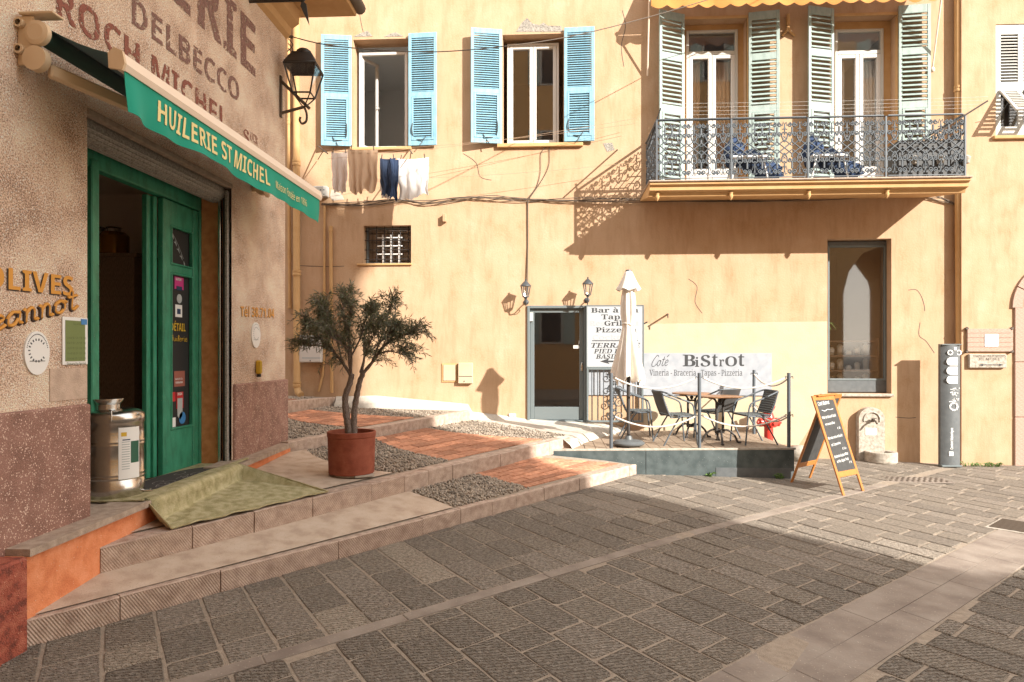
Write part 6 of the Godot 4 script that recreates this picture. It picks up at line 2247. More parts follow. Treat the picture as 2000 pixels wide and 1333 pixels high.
func balcony_things() -> void:
	var yt := 4.514 + .03
	# orange scalloped awning over the balcony
	var o := thing("balcony_awning", "orange fabric awning with scalloped edge above the balcony", "awning", Vector3(4.328, 8.523, -12.300))
	var xa := 1.739
	var xb := 6.579
	var yf := 7.883
	var yw := 8.641
	var rows := []
	for i in 7:
		var s := i / 6.0
		var r := []
		for j in 41: r.append(Vector3(lerpf(xa, xb, j / 40.0), lerpf(yw, yf, s) - .05 * sin(s * PI), lerpf(-12.36, -11.9, s)))
		rows.append(r)
	var b := MB.new()
	b.sheet(rows, .004)
	put("canopy", b, M["awning orange"], o)
	rows = []
	for i in 5:
		var s := i / 4.0
		var r := []
		for j in 301:
			var t := j / 300.0
			var sc := 1.0 - .34 * (1.0 - absf(sin(t * PI * 18.0)))
			r.append(Vector3(lerpf(xa, xb, t), yf - .03 - s * .17 * sc, -11.88 + .018 * sin(t * 47.0) * s + .012 * sin(t * 19.0) * s))
		rows.append(r)
	b = MB.new()
	b.sheet(rows, .004)
	put("valance", b, M["awning orange"], o)
	b = MB.new()
	b.tube([Vector3(xa - .02, yf, -11.9), Vector3(xb + .02, yf, -11.9)], .025, 8)
	put("front_bar", b, M["white paint"], o)
	b = MB.new()
	b.tube([Vector3(xa - .03, yf, -11.9), Vector3(1.741, 6.724, -12.350)], .014, 6)
	b.tube([Vector3(xb + .03, yf, -11.9), Vector3(6.689, 6.727, -12.350)], .014, 6)
	b.ball(Vector3(6.689, 6.718, -12.350), Vector3(.04, .05, .04))
	put("stay", b, M["cream lacquer"], o)
	# denim clothes over two chairs and a dark planter box
	for k in 2:
		var x: float = [3.058, 4.335][k]
		var l := thing("denim_jacket", ["dark blue denim clothes on the balcony chair by the left French window", "dark blue denim clothes on the balcony chair by the right French window"][k], "clothes", Vector3(x, yt, -11.5), 0.0, "clothes on the balcony")
		for q in 3:
			var c := MB.new()
			var f := FastNoiseLite.new()
			f.seed = 60 + k * 5 + q
			f.frequency = 3.0
			var cen := Vector3(x + q * .28, yt + [.52, .40, .22][q], -11.55)
			c.ball(Vector3.ZERO, Vector3.ONE, 22, 14)
			for i in c.v.size():
				var d := c.v[i]
				var rr := 1.0 + .35 * f.get_noise_3dv(d) + .1 * sin(d.y * 9.0 + d.x * 5.0)
				c.v[i] = cen + d * Vector3([.17, .22, .24][q], [.24, .17, .15][q], .12) * rr
				c.n[i] = (d / Vector3(.2, .2, .12)).normalized()
			put("garment", c, M[["denim", "navy cloth", "denim"][q]], l)
		var ch := MB.new()
		for e in [[-.1, -.2], [.5, -.2], [-.1, .15], [.5, .15]]: ch.tube([Vector3(x + e[0], yt, -11.5 + e[1]), Vector3(x + e[0] * .7 + .06, yt + .42, -11.5 + e[1])], .015, 5)
		ch.box(Vector3(x + .2, yt + .42, -11.52), Vector3(.55, .03, .4))
		put("chair", ch, M["white"], l)
	var pb := thing("planter_box", "dark planter box at the balcony's right end", "planter", Vector3(6.131, yt, -11.5))
	b = MB.new()
	b.span(Vector3(5.604, yt + .01, -11.7), Vector3(6.725 - .05, yt + .64, -11.35), .02)
	put("box", b, M["black weave"], pb)
	for i in 3:
		b = MB.new()
		b.lathe([Vector2(0, 0), Vector2(.05, .0), Vector2(.07, .1), Vector2(.03, .13), Vector2(0, .14)], Vector3(5.858 + i * .4, yt + .25, -11.33), 10)
		put("ornament", b, M["stone block"], pb)

func shop_things() -> void:
	# green awning
	var o := thing("shop_awning", "green fabric awning with cream lettering over the shop entrance", "awning", Vector3(-3.0, 3.5, -5.7))
	var za := -4.0
	var zb := -7.52
	var xf := -2.6
	var b := MB.new()
	b.tube([Vector3(-3.12, 3.70, za - .03), Vector3(-3.12, 3.70, zb)], .055, 14)
	put("roller", b, M["awning green"], o)
	var rows := []
	for i in 6:
		var s := i / 5.0
		var r := []
		for j in 30:
			var t := j / 29.0
			r.append(Vector3(lerpf(-3.10, xf + .02, s), lerpf(3.755, 3.565, s) - .03 * sin(s * PI), lerpf(za - .03, zb, t)))
		rows.append(r)
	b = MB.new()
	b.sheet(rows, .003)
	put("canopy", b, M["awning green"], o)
	b = MB.new()
	b.prism(PackedVector2Array([Vector2(-.035, .0), Vector2(.03, -.015), Vector2(.045, .02), Vector2(.03, .085), Vector2(-.02, .105), Vector2(-.04, .07)]), Vector3(xf, 3.475, za + .02), Vector3.RIGHT, Vector3.UP, Vector3(0, 0, zb - za - .03))
	put("front_bar", b, M["cream lacquer"], o)
	b = MB.new()
	b.prism(PackedVector2Array([Vector2(-.05, -.01), Vector2(.035, -.025), Vector2(.05, .02), Vector2(.035, .09), Vector2(-.02, .115), Vector2(-.055, .08)]), Vector3(xf, 3.475, za + .045), Vector3.RIGHT, Vector3.UP, Vector3(0, 0, -.022))
	put("end_cap", b, M["cream metal"], o)
	rows = []
	var wave := func(t: float, s: float) -> float: return s * (.016 * sin(t * 21.0 + s * 1.5) + .010 * sin(t * 53.0 + 1.0) + .03 * exp(-t * 14.0) * sin(t * 60.0))
	for i in 9:
		var s := i / 8.0
		var r := []
		for j in 141:
			var t := j / 140.0
			r.append(Vector3(xf + .02 + wave.call(t, s), 3.47 - s * (.255 + .012 * sin(t * 15.0)), lerpf(za, zb + .02, t)))
		rows.append(r)
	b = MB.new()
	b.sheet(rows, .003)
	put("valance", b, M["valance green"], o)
	b = MB.new()
	var Z1 := -4.347
	text(b, "HUILERIE ST MICHEL", "Droid Sans/bold", Vector3(0, 3.278, Z1), Vector3(0, 0, -1.758), Vector3(0, .137, 0), Vector3.RIGHT)
	text(b, "Maison Fondée en 1896", "Droid Sans", Vector3(0, 3.30, -6.268), Vector3(0, 0, -0.820), Vector3(0, .07, 0), Vector3.RIGHT)
	for i in b.v.size():
		var t := (b.v[i].z - za) / (zb + .02 - za)
		b.v[i].x = xf + .0255 + wave.call(t, (3.47 - b.v[i].y) / .255)
	put("lettering", b, M["cream letter"], o)
	# brackets and folding arms
	for k in 2:
		var z: float = [za, zb + .25][k]
		b = MB.new()
		b.box(Vector3(-3.20, 3.66, z), Vector3(.10, .30, .02), Basis(), .006)
		b.box(Vector3(-3.12, 3.82, z - .02), Vector3(.22, .015, .10), Basis(), .004)
		b.lathe([Vector2(0, 0), Vector2(.075, 0), Vector2(.075, .035), Vector2(.05, .045), Vector2(0, .045)], Vector3(-3.12, 3.70, z - .01), 20, false, Basis(Vector3.RIGHT, PI / 2))
		b.lathe([Vector2(0, 0), Vector2(.075, 0), Vector2(.075, .05), Vector2(0, .055)], Vector3(-3.13, 3.545, z - .02), 20, false, Basis(Vector3.RIGHT, PI / 2))
		for q in [Vector2(.1, .1), Vector2(.1, -.06)]: b.lathe([Vector2(.018, 0), Vector2(.03, 0), Vector2(.03, .03), Vector2(.018, .03)], Vector3(-3.225, 3.66 + q.y, z + .01), 12, false, Basis(Vector3.RIGHT, PI / 2))
		put("wall_bracket", b, M["cream metal"], o)
		b = MB.new()
		var e := Vector3(-3.10, 3.50, z - .06)
		var f := Vector3(xf - .10, 3.43, z - 1.15) if k == 0 else Vector3(xf - .10, 3.43, z + 1.1)
		b.bar(e, f, .05, .085, .012)
		b.bar(f + Vector3(0, .03, 0), Vector3(xf - .03, 3.50, z - .12 if k == 0 else z + .12), .04, .05, .01)
		put("folding_arm", b, M["cream metal"], o)
	# steel oil drum
	var P := Vector3(-3.485, .603, -5.27)
	var d := thing("oil_drum", "stainless steel oil drum with paper label in the shop doorway", "oil drum", P)
	b = MB.new()
	b.lathe([Vector2(0, 0), Vector2(.195, 0), Vector2(.205, .012), Vector2(.205, .14), Vector2(.2, .145), Vector2(.2, .15), Vector2(.206, .158), Vector2(.206, .166), Vector2(.2, .172), Vector2(.206, .182), Vector2(.206, .19), Vector2(.2, .196), Vector2(.2, .39), Vector2(.206, .4), Vector2(.206, .408), Vector2(.2, .414), Vector2(.206, .424), Vector2(.206, .432), Vector2(.2, .438), Vector2(.2, .56), Vector2(.205, .565), Vector2(.205, .615), Vector2(.195, .635), Vector2(.165, .655), Vector2(.10, .672), Vector2(0, .675)], P, 48, true)
	put("body", b, M["brushed steel"], d)
	b = MB.new()
	b.lathe([Vector2(.085, .66), Vector2(.085, .70), Vector2(.098, .715), Vector2(.11, .735), Vector2(.11, .742), Vector2(.095, .742), Vector2(.0, .735)], P + Vector3(-.02, 0, .05), 32)
	put("lid", b, M["brushed steel"], d)
	b = MB.new()
	b.tube(bend([P + Vector3(.05, .655, .17), P + Vector3(.085, .665, .17), P + Vector3(.10, .64, .18), P + Vector3(.10, .585, .185)], 5), .006, 6)
	put("handle", b, M["brushed steel"], d)
	var label := func(a0: float, a1: float, y0: float, y1: float, r: float) -> MB:
		var m := MB.new()
		var rr := []
		for y in [y0, y1]:
			var row := []
			for i in 13:
				var a := lerpf(a0, a1, i / 12.0)
				row.append(P + Vector3(sin(a) * r, y, cos(a) * r))
			rr.append(row)
		m.sheet(rr)
		return m
	var lo := 0.72
	put("label", label.call(lo, lo + .75, .155, .535, .2085), M["white"], d)
	put("label_print", label.call(lo + .08, lo + .26, .47, .50, .2095), M["yellow"], d)
	put("label_print", label.call(lo + .12, lo + .38, .44, .448, .2095), M["denim"], d)
	put("label_print", label.call(lo + .40, lo + .72, .27, .43, .2095), M["dark green paint"], d)
	for i in 12: put("label_print", label.call(lo + .1, lo + .36, .425 - i * .018, .431 - i * .018, .2095), M["pale grey"], d)
	b = MB.new()
	b.tube([P + Vector3(.19, .035, -.06), P + Vector3(.25, .03, -.08)], .012, 8)
	b.tube([P + Vector3(.235, .0, -.075), P + Vector3(.235, .05, -.075)], .008, 6)
	put("tap", b, M["brushed steel"], d)
	d.scale = Vector3(1.07, 1.06, 1.07)
	# green carpet over the sill and down onto the second step
	rows = []
	var n := 40
	for j in n + 1:
		var t := float(j) / n
		var z := lerpf(-5.02, -6.86, t)
		var hs := lerpf(.592, .675, (-3.9 - z) / 3.98) + .009
		var dz := clampf((t - .045) / .785, 0, 1)
		var r := []
		r.append(Vector3(-3.58, .612, z))
		r.append(Vector3(-3.3, .612, z))
		r.append(Vector3(-3.12, hs, z))
		if t > .045 and t < .835:
			r.append(Vector3(-3.062, hs - .003, z))
			r.append(Vector3(-3.040, hs - .012, z))
			r.append(Vector3(-3.026, hs - .032, z))
			r.append(Vector3(-3.022, hs - .075, z + .006 * sin(j * 1.3)))
			var s0 := tread(1, lerpf(.005, .035, dz), lerpf(.17, .52, dz))
			r.append(Vector3(-3.018, s0.y + .03, z + .02))
			r.append(Vector3(-2.99, s0.y + .012, z + .03))
			var s1 := tread(1, lerpf(.075, .318, dz), lerpf(.005, .012, t))
			for k in [.08, .2, .35, .5, .65, .8, .92, 1.0]: r.append(Vector3(-2.99, s0.y + .012, z + .03).lerp(s1 + Vector3(0, .011, 0), k))
		else:
			for k in 14: r.append(Vector3(-3.11 + .001 * k, hs, z))
		if t > .045 and t < .835:
			for k in range(7, r.size()): r[k] += Vector3(.006 * sin(j * 2.1 + k), .004 + .004 * sin(j * .9 + k * 1.7), .005 * sin(k * 2.3 + j)) * (1.0 if k < r.size() - 1 else 1.6)
		rows.append(r)
	b = MB.new()
	b.sheet(rows, .011)
	tag(put("green_carpet", b, M["carpet"]), "worn green carpet draped over the shop sill and step", "carpet")
	# oval doormat
	b = MB.new()
	var mc := Vector3(-3.33, .626, -5.98)
	var mp := PackedVector2Array()
	for i in 40: mp.append(Vector2(cos(TAU * i / 40) * .225, sin(TAU * i / 40) * .56))
	b.prism(mp, mc - Vector3(0, .008, 0), Vector3.RIGHT, Vector3(0, 0, -1), Vector3(0, .012, 0))
	var mo := thing("doormat", "oval dark doormat with pale swirls on the green carpet", "doormat", mc)
	put("mat", b, M["doormat"], mo)
	b = MB.new()
	for i in 9:
		var c := mc + Vector3(rng.randf_range(-.12, .12), .0055, rng.randf_range(-.4, .4))
		var q := []
		for e in scroll(Vector2.ZERO, rng.randf_range(.05, .09), rng.randf() * TAU, .9, 1.0): q.append(c + Vector3(e.x * .7, 0, e.y * 1.5))
		b.ribbon(q, .008, Vector3.UP)
	put("swirl", b, M["doormat print"], mo)
	# plaques and papers on the wall
	for k in 2:
		var c: Vector3 = [Vector3(-3.238, 1.750, -4.139), Vector3(-3.238, 1.948, -7.355)][k]
		var rz: float = [0.106, 0.112][k]
		var ry: float = [0.138, 0.142][k]
		var pl := thing("oval_plaque", ["white oval plaque with a dotted ring beside the green poster", "white oval plaque on the right pillar under the gold telephone number"][k], "plaque", c, 0.0, "white oval plaques")
		var ov := PackedVector2Array()
		for i in 40: ov.append(Vector2(cos(TAU * i / 40) * rz, sin(TAU * i / 40) * ry))
		b = MB.new()
		b.prism(ov, c - Vector3(.012, 0, 0), Vector3(0, 0, -1), Vector3.UP, Vector3(.012, 0, 0))
		put("plate", b, M["white"], pl)
		b = MB.new()
		for i in 15:
			var a := -.65 + (i + .5) * (TAU - 1.1) / 15 + 1.2
			b.bar(c + Vector3(.001, sin(a) * .062 + ry * .12, -cos(a) * .062), c + Vector3(.001, sin(a) * .076 + ry * .12, -cos(a) * .076), .003, .007)
		b.span(c + Vector3(0, -ry * .35, rz * .6), c + Vector3(.002, -ry * .38, -rz * .6))
		for i in 24:
			var a := PI * .1 + PI * .8 * i / 23
			b.box(c + Vector3(.001, sin(a) * ry * .86, -cos(a) * rz * .86), Vector3(.002, .006, .005))
		put("ring_mark", b, M[["iron", "pale grey"][k]], pl)
	var ps := thing("green_poster", "green opening-hours poster in a pale border by the shop door", "poster", Vector3(-3.240, 1.673, -4.481))
	b = MB.new()
	b.span(Vector3(-3.246, 1.672, -4.367), Vector3(-3.242, 1.994, -4.613))
	put("border", b, M["white"], ps)
	b = MB.new()
	b.span(Vector3(-3.243, 1.695, -4.392), Vector3(-3.239, 1.971, -4.583))
	put("sheet", b, M["poster green"], ps)
	b = MB.new()
	b.span(Vector3(-3.240, 1.948, -4.542), Vector3(-3.237, 1.986, -4.601))
	put("corner_print", b, M["sky blue"], ps)
	b = MB.new()
	for i in 7:
		var a: Vector3 = Vector3(-3.239, 1.881, -4.405) + Vector3(0, -.035 * i, 0)
		text(b, ["Ouverture", "Lundi 9h 12h 15h 19h", "Mardi 9h 12h 15h 19h", "Jeudi 9h 12h 15h 19h", "Vendredi 9h 12h 19h", "Samedi 9h 12h 19h", "Dimanche fermé"][i], "Droid Sans", a + Vector3(0, .06 if i == 0 else 0.0, -.06 if i == 0 else 0.0), Vector3(0, 0, -.10 if i == 0 else -.185), Vector3(0, .016, 0), Vector3.RIGHT)
	put("lettering", b, M["poster green ink"], ps)
	var yb := thing("yellow_lamp", "small yellow wall lamp low on the right shop pillar", "wall lamp", Vector3(-3.220, 1.484, -7.386))
	b = MB.new()
	b.span(Vector3(-3.250, 1.519, -7.349), Vector3(-3.180, 1.671, -7.388), .015)
	put("cover", b, M["yellow"], yb)
	b = MB.new()
	b.lathe([Vector2(0, -.02), Vector2(.022, -.02), Vector2(.022, .02), Vector2(0, .02)], Vector3(-3.220, 1.506, -7.386), 10)
	put("fitting", b, M["black"], yb)
	# inside the shop: a shelf of bottles, tins on top
	var sh := thing("bottle_shelf", "dark wooden shelf unit inside the oil shop doorway", "shelf", Vector3(-4.9, .6, -7.6))
	for i in 6:
		b = MB.new()
		b.box(Vector3(-5.50, .72 + i * .40, -7.55), Vector3(1.0, .03, .40))
		put("shelf_board", b, M["shelf wood"], sh)
	for k in 2:
		b = MB.new()
		b.box(Vector3([-6.02, -4.775][k], 1.70, -7.52), Vector3([.04, .40][k], 2.22, .50), Basis(), .004)
		put("side_board", b, M["shelf wood"], sh)
	b = MB.new()
	b.box(Vector3(-5.50, 1.66, -7.76), Vector3(1.04, 2.12, .02))
	put("back_board", b, M["shelf wood"], sh)
	b = MB.new()
	b.box(Vector3(-5.33, 2.835, -7.53), Vector3(1.54, .05, .5), Basis(), .01)
	put("top_board", b, M["shelf wood"], sh)
	var places := ["bottom", "second lowest", "middle", "second highest", "highest"]
	var sides := ["left end", "left", "centre", "right", "right end"]
	var proto: Node3D = null
	for i in 5:
		for k in 5:
			var at := Vector3(-5.88 + k * .20, .736 + i * .40, -7.45 + .04 * (k % 2))
			var q: Node3D
			if proto == null:
				proto = thing("oil_bottle", "", "bottle", at)
				b = MB.new()
				b.lathe([Vector2(0, 0), Vector2(.035, 0), Vector2(.037, .01), Vector2(.037, .17), Vector2(.03, .2), Vector2(.014, .225), Vector2(.013, .29), Vector2(.015, .295), Vector2(0, .3)], Vector3.ZERO, 14)
				putl("glass", b, M["bottle glass"], proto)
				b = MB.new()
				b.lathe([Vector2(.0376, .06), Vector2(.0376, .13)], Vector3.ZERO, 14)
				putl("label", b, M["off white paint"], proto)
				b = MB.new()
				b.lathe([Vector2(.016, .27), Vector2(.016, .305), Vector2(0, .305)], Vector3.ZERO, 10)
				putl("cap", b, M["red"], proto)
				q = proto
			else:
				q = proto.duplicate()
				q.name = numbered("oil_bottle")
				add_child(q)
				q.position = at
			q.rotation.y = rng.randf() * 6.0
			tag(q, "dark bottle at the %s of the shop's %s shelf" % [sides[k], places[i]], "bottle", "bottles on the shop shelf")
	for k in 2:
		var at := Vector3(-5.14 + k * .18, 2.862, -7.5)
		var t := thing("oil_tin", ["dark steel oil tin on top of the shop shelf, further left", "amber lit oil tin on top of the shop shelf, at its right"][k], "tin", at, 0.0, "tins on the shop shelf")
		b = MB.new()
		b.lathe([Vector2(0, 0), Vector2(.15, 0), Vector2(.155, .01), Vector2(.155, .22), Vector2(.12, .26), Vector2(0, .27)], at, 24)
		put("body", b, M[["galvanised steel", "amber tin"][k]], t)
		b = MB.new()
		b.lathe([Vector2(.07, .26), Vector2(.07, .30), Vector2(.085, .315), Vector2(.0, .32)], at, 20)
		put("lid", b, M["brushed steel"], t)

func street_things() -> void:
	olive()
	chalkboard()
	# hydrant
	var P := Vector3(3.78, gh(3.78), -12.05)
	var h := thing("fire_hydrant", "bright red fire hydrant behind the right end of the deck", "hydrant", P)
	var b := MB.new()
	b.lathe([Vector2(0, 0), Vector2(.12, 0), Vector2(.12, .05), Vector2(.075, .07), Vector2(.075, .55), Vector2(.10, .58), Vector2(.10, .62), Vector2(.085, .66), Vector2(.095, .72), Vector2(.07, .80), Vector2(.03, .84), Vector2(.03, .90), Vector2(0, .91)], P, 20)
	put("barrel", b, M["hydrant red"], h)
	for a in [0.2, 1.7, -1.3]:
		var c := MB.new()
		var bs := Basis(Vector3.UP, a) * Basis(Vector3.RIGHT, PI / 2)
		c.lathe([Vector2(0, 0), Vector2(.055, 0), Vector2(.055, .12), Vector2(.075, .125), Vector2(.075, .18), Vector2(.03, .19), Vector2(.03, .22), Vector2(0, .22)], P + Vector3(0, .64, 0), 14, false, bs)
		put("outlet_cap", c, M["hydrant red"], h)
	b = MB.new()
	b.box(P + Vector3(.05, .86, .0), Vector3(.06, .16, .06), Basis(Vector3.BACK, -.5), .012)
	b.box(P + Vector3(-.08, .82, .02), Vector3(.05, .13, .05), Basis(Vector3.BACK, .4), .012)
	put("valve_lever", b, M["hydrant red"], h)
	# rough stone behind the rope post
	b = MB.new()
	b.ball(Vector3.ZERO, Vector3.ONE, 16, 10)
	var f := FastNoiseLite.new()
	f.seed = 4
	f.frequency = 1.3
	var sc := Vector3(4.28, gh(4.28) + .12, -11.95)
	for i in b.v.size():
		var d := b.v[i]
		var cube := d / maxf(absf(d.x), maxf(absf(d.y), absf(d.z)))
		b.v[i] = sc + d.lerp(cube, .55) * Vector3(.19, .15, .13) * (1.0 + .25 * f.get_noise_3dv(d * 1.5))
		b.n[i] = d
	tag(put("rough_stone", b, M["stone block"]), "rough pale stone block on the ground behind the corner post", "stone")
	# drinking fountain
	var fx0: float = 5.400
	var fx1: float = 5.841
	var g := gh(5.6)
	var fo := thing("drinking_fountain", "small pale stone drinking fountain with rounded top against the wall", "fountain", Vector3((fx0 + fx1) / 2, g, -12.3))
	var prof := PackedVector2Array()
	var r := (fx1 - fx0) / 2
	prof.append(Vector2(-r, 0)); prof.append(Vector2(r, 0))
	var ty: float = 0.800 - g - r * .9
	for i in 17: prof.append(Vector2(cos(PI * i / 16) * r, ty + sin(PI * i / 16) * r * .9))
	b = MB.new()
	b.prism(prof, Vector3((fx0 + fx1) / 2, g, -12.39), Vector3.RIGHT, Vector3.UP, Vector3(0, 0, .12))
	put("stele", b, M["stone block"], fo)
	b = MB.new()
	var inner := []
	for i in 15: inner.append(Vector3((fx0 + fx1) / 2 + cos(PI * 1.15 * i / 14 - .25) * r * .62, g + ty - .02 + sin(PI * 1.15 * i / 14 - .25) * r * .62, -12.265))
	b.tube(inner, .016, 6)
	put("arch_moulding", b, M["stone block"], fo)
	b = MB.new()
	b.span(Vector3((fx0 + fx1) / 2 - .11, g + ty * .62, -12.272), Vector3((fx0 + fx1) / 2 + .08, g + ty * .62 + .12, -12.262))
	put("inscription_plate", b, M["white"], fo)
	b = MB.new()
	var sp := Vector3((fx0 + fx1) / 2, g + ty - .04, -12.27)
	b.tube(bend([sp, sp + Vector3(.0, .01, .12), sp + Vector3(0, -.03, .19)]), .016, 8)
	b.ball(sp + Vector3(0, .02, .05), Vector3(.035, .035, .03))
	b.tube([sp + Vector3(-.04, .05, .08), sp + Vector3(.04, .05, .08)], .009, 6)
	put("spout", b, M["rust iron"], fo)
	b = MB.new()
	b.lathe([Vector2(0, .0), Vector2(.235, .0), Vector2(.255, .03), Vector2(.255, .19), Vector2(.235, .20), Vector2(.17, .19), Vector2(.14, .08), Vector2(0, .06)], Vector3((fx0 + fx1) / 2 + .10, g, -12.15), 28)
	put("basin", b, M["stone block"], fo)
	b = MB.new()
	b.box(Vector3((fx0 + fx1) / 2 + .14, g + .08, -12.1), Vector3(.16, .01, .16))
	put("drain", b, M["rust iron"], fo)
	# information post
	var bp := Vector3(6.76, gh(6.76) + .02, -11.96)
	var ip := thing("information_post", "grey metal information post with white pictograms beside the drainpipe", "signpost", bp)
	b = MB.new()
	var pr := PackedVector2Array()
	for i in 13: pr.append(Vector2(lerpf(-.16, .16, i / 12.0), .05 - .05 * pow((i - 6) / 6.0, 2.0) + .02))
	pr.append(Vector2(.16, -.05)); pr.append(Vector2(-.16, -.05))
	b.prism(pr, bp, Vector3.RIGHT, Vector3.BACK, Vector3(0, 2.06, 0))
	put("blade", b, M["anthracite"], ip)
	b = MB.new()
	b.span(bp + Vector3(-.165, -.002, -.06), bp + Vector3(.165, .03, .075), .006)
	b.span(bp + Vector3(-.163, 2.055, -.055), bp + Vector3(.163, 2.075, .072), .006)
	put("cap", b, M["grey frame"], ip)
	b = MB.new()
	var zf := bp.z + .073
	for k in 2: b.lathe([Vector2(.028, 0), Vector2(.045, 0), Vector2(.045, .003), Vector2(.028, .003)], Vector3(bp.x + [-.03, .125][k], bp.y + 1.93, zf - [.0, .025][k]), 20, false, Basis(Vector3.RIGHT, PI / 2))
	b.span(Vector3(bp.x + .03, bp.y + 1.97, zf - .002), Vector3(bp.x + .07, bp.y + 2.02, zf + .002))
	for k in 3:
		var y := bp.y + 1.78 - k * .155
		var q := PackedVector2Array()
		for i in 9: q.append(Vector2(-.03 + cos(PI * .5 + PI * i / 8) * .06, sin(PI * .5 + PI * i / 8) * .065))
		q.append(Vector2(.09, -.065)); q.append(Vector2(.09, .065))
		b.prism(q, Vector3(bp.x, y, zf - .002), Vector3.RIGHT, Vector3.UP, Vector3(0, 0, .004))
	b.span(Vector3(bp.x - .05, bp.y + .19, zf - .003), Vector3(bp.x + .02, bp.y + .26, zf + .002))
	text(b, "Centre historique", "Droid Sans/bold", Vector3(bp.x + .015, bp.y + .30, zf + .001), Vector3(0, .36, 0), Vector3(-.045, 0, 0), Vector3.BACK)
	for i in 26: b.box(Vector3(bp.x + rng.randf_range(-.03, .12), bp.y + rng.randf_range(1.08, 1.36), zf - .003), Vector3(rng.randf_range(.01, .05), rng.randf_range(.004, .018), .006), Basis(Vector3.BACK, rng.randf_range(-.2, .2)))
	for i in 16: b.box(Vector3(bp.x + .03 + cos(i * .4) * .06, bp.y + 1.02 + sin(i * .4) * .06, zf - .003), Vector3(rng.randf_range(.02, .04), rng.randf_range(.015, .03), .006), Basis(Vector3.BACK, i * 1.0))
	put("pictogram", b, M["white"], ip)
	b = MB.new()
	for k in 3:
		var y := bp.y + 1.78 - k * .155
		for i in 3: b.span(Vector3(bp.x + .0, y - .035 + i * .025, zf + .0025), Vector3(bp.x + .075, y - .028 + i * .025, zf + .0045))
		b.lathe([Vector2(.015, 0), Vector2(.03, 0), Vector2(.03, .002), Vector2(.015, .002)], Vector3(bp.x - .045, y, zf + .0025), 14, false, Basis(Vector3.RIGHT, PI / 2))
	put("pictogram_line", b, M["pale grey"], ip)
	# manhole and drain in the street
	var mh := thing("gully_grate", "long pitted iron gully cover in front of the fountain", "grate", Vector3(5.2, gh(5.2), -10.45))
	b = MB.new()
	b.box(Vector3(5.2, gh(5.2) + .006, -10.45), Vector3(1.3, .014, .42), Basis(Vector3.UP, -.08), .004)
	put("plate", b, M["smooth slab"], mh)
	b = MB.new()
	for i in 16:
		for k in 5: b.box(Vector3(5.2, gh(5.2) + .0155, -10.45) + Basis(Vector3.UP, -.08) * Vector3(-.58 + i * .077 + (k % 2) * .03, 0, -.16 + k * .08), Vector3(.045, .006, .03), Basis(Vector3.UP, .7))
	put("stud", b, M["rust iron"], mh)
	var dc: Vector3 = Vector3(4.997, -0.120, -7.624)
	var dg := thing("drain_grate", "rusty slotted drain grate at the right edge of the pale slabs", "grate", dc)
	var db := Basis(Vector3.UP, atan2(E1.x, E1.y) + PI / 2)
	b = MB.new()
	b.box(dc + Vector3(0, .006, 0), Vector3(.62, .014, .42), db, .004)
	put("rim", b, M["stone block"], dg)
	b = MB.new()
	for i in 9: b.box(dc + Vector3(0, .016, 0) + db * Vector3(-.24 + i * .06, 0, 0), Vector3(.03, .012, .36), db, .003)
	put("slots", b, M["rust iron"], dg)
	# weeds
	for k in 3:
		var w: Vector3 = [Vector3(7.35, gh(7.35), -12.05), Vector3(2.3, 0.0 + gh(2.3), -9.95), Vector3(3.3, gh(3.3), -10.06)][k]
		b = MB.new()
		for i in [60, 16, 20][k]:
			var a := rng.randf() * TAU
			var l := rng.randf_range(.04, .10)
			var q := w + Vector3(rng.randf_range(-.3, .3) * [1.0, .12, .15][k], 0, rng.randf_range(-.05, .05))
			b.tube([q, q + Vector3(cos(a) * l * .6, l * .8, sin(a) * l * .4), q + Vector3(cos(a) * l * 1.3, l * .7, sin(a) * l * .8)], [.002, .010, .001], 3, false)
		tag(put("weeds", b, M["leaf green"]), ["green weeds at the foot of the right drainpipe", "tiny green weed at the foot of the deck's middle", "small green weed below the deck's right end"][k], "plant")

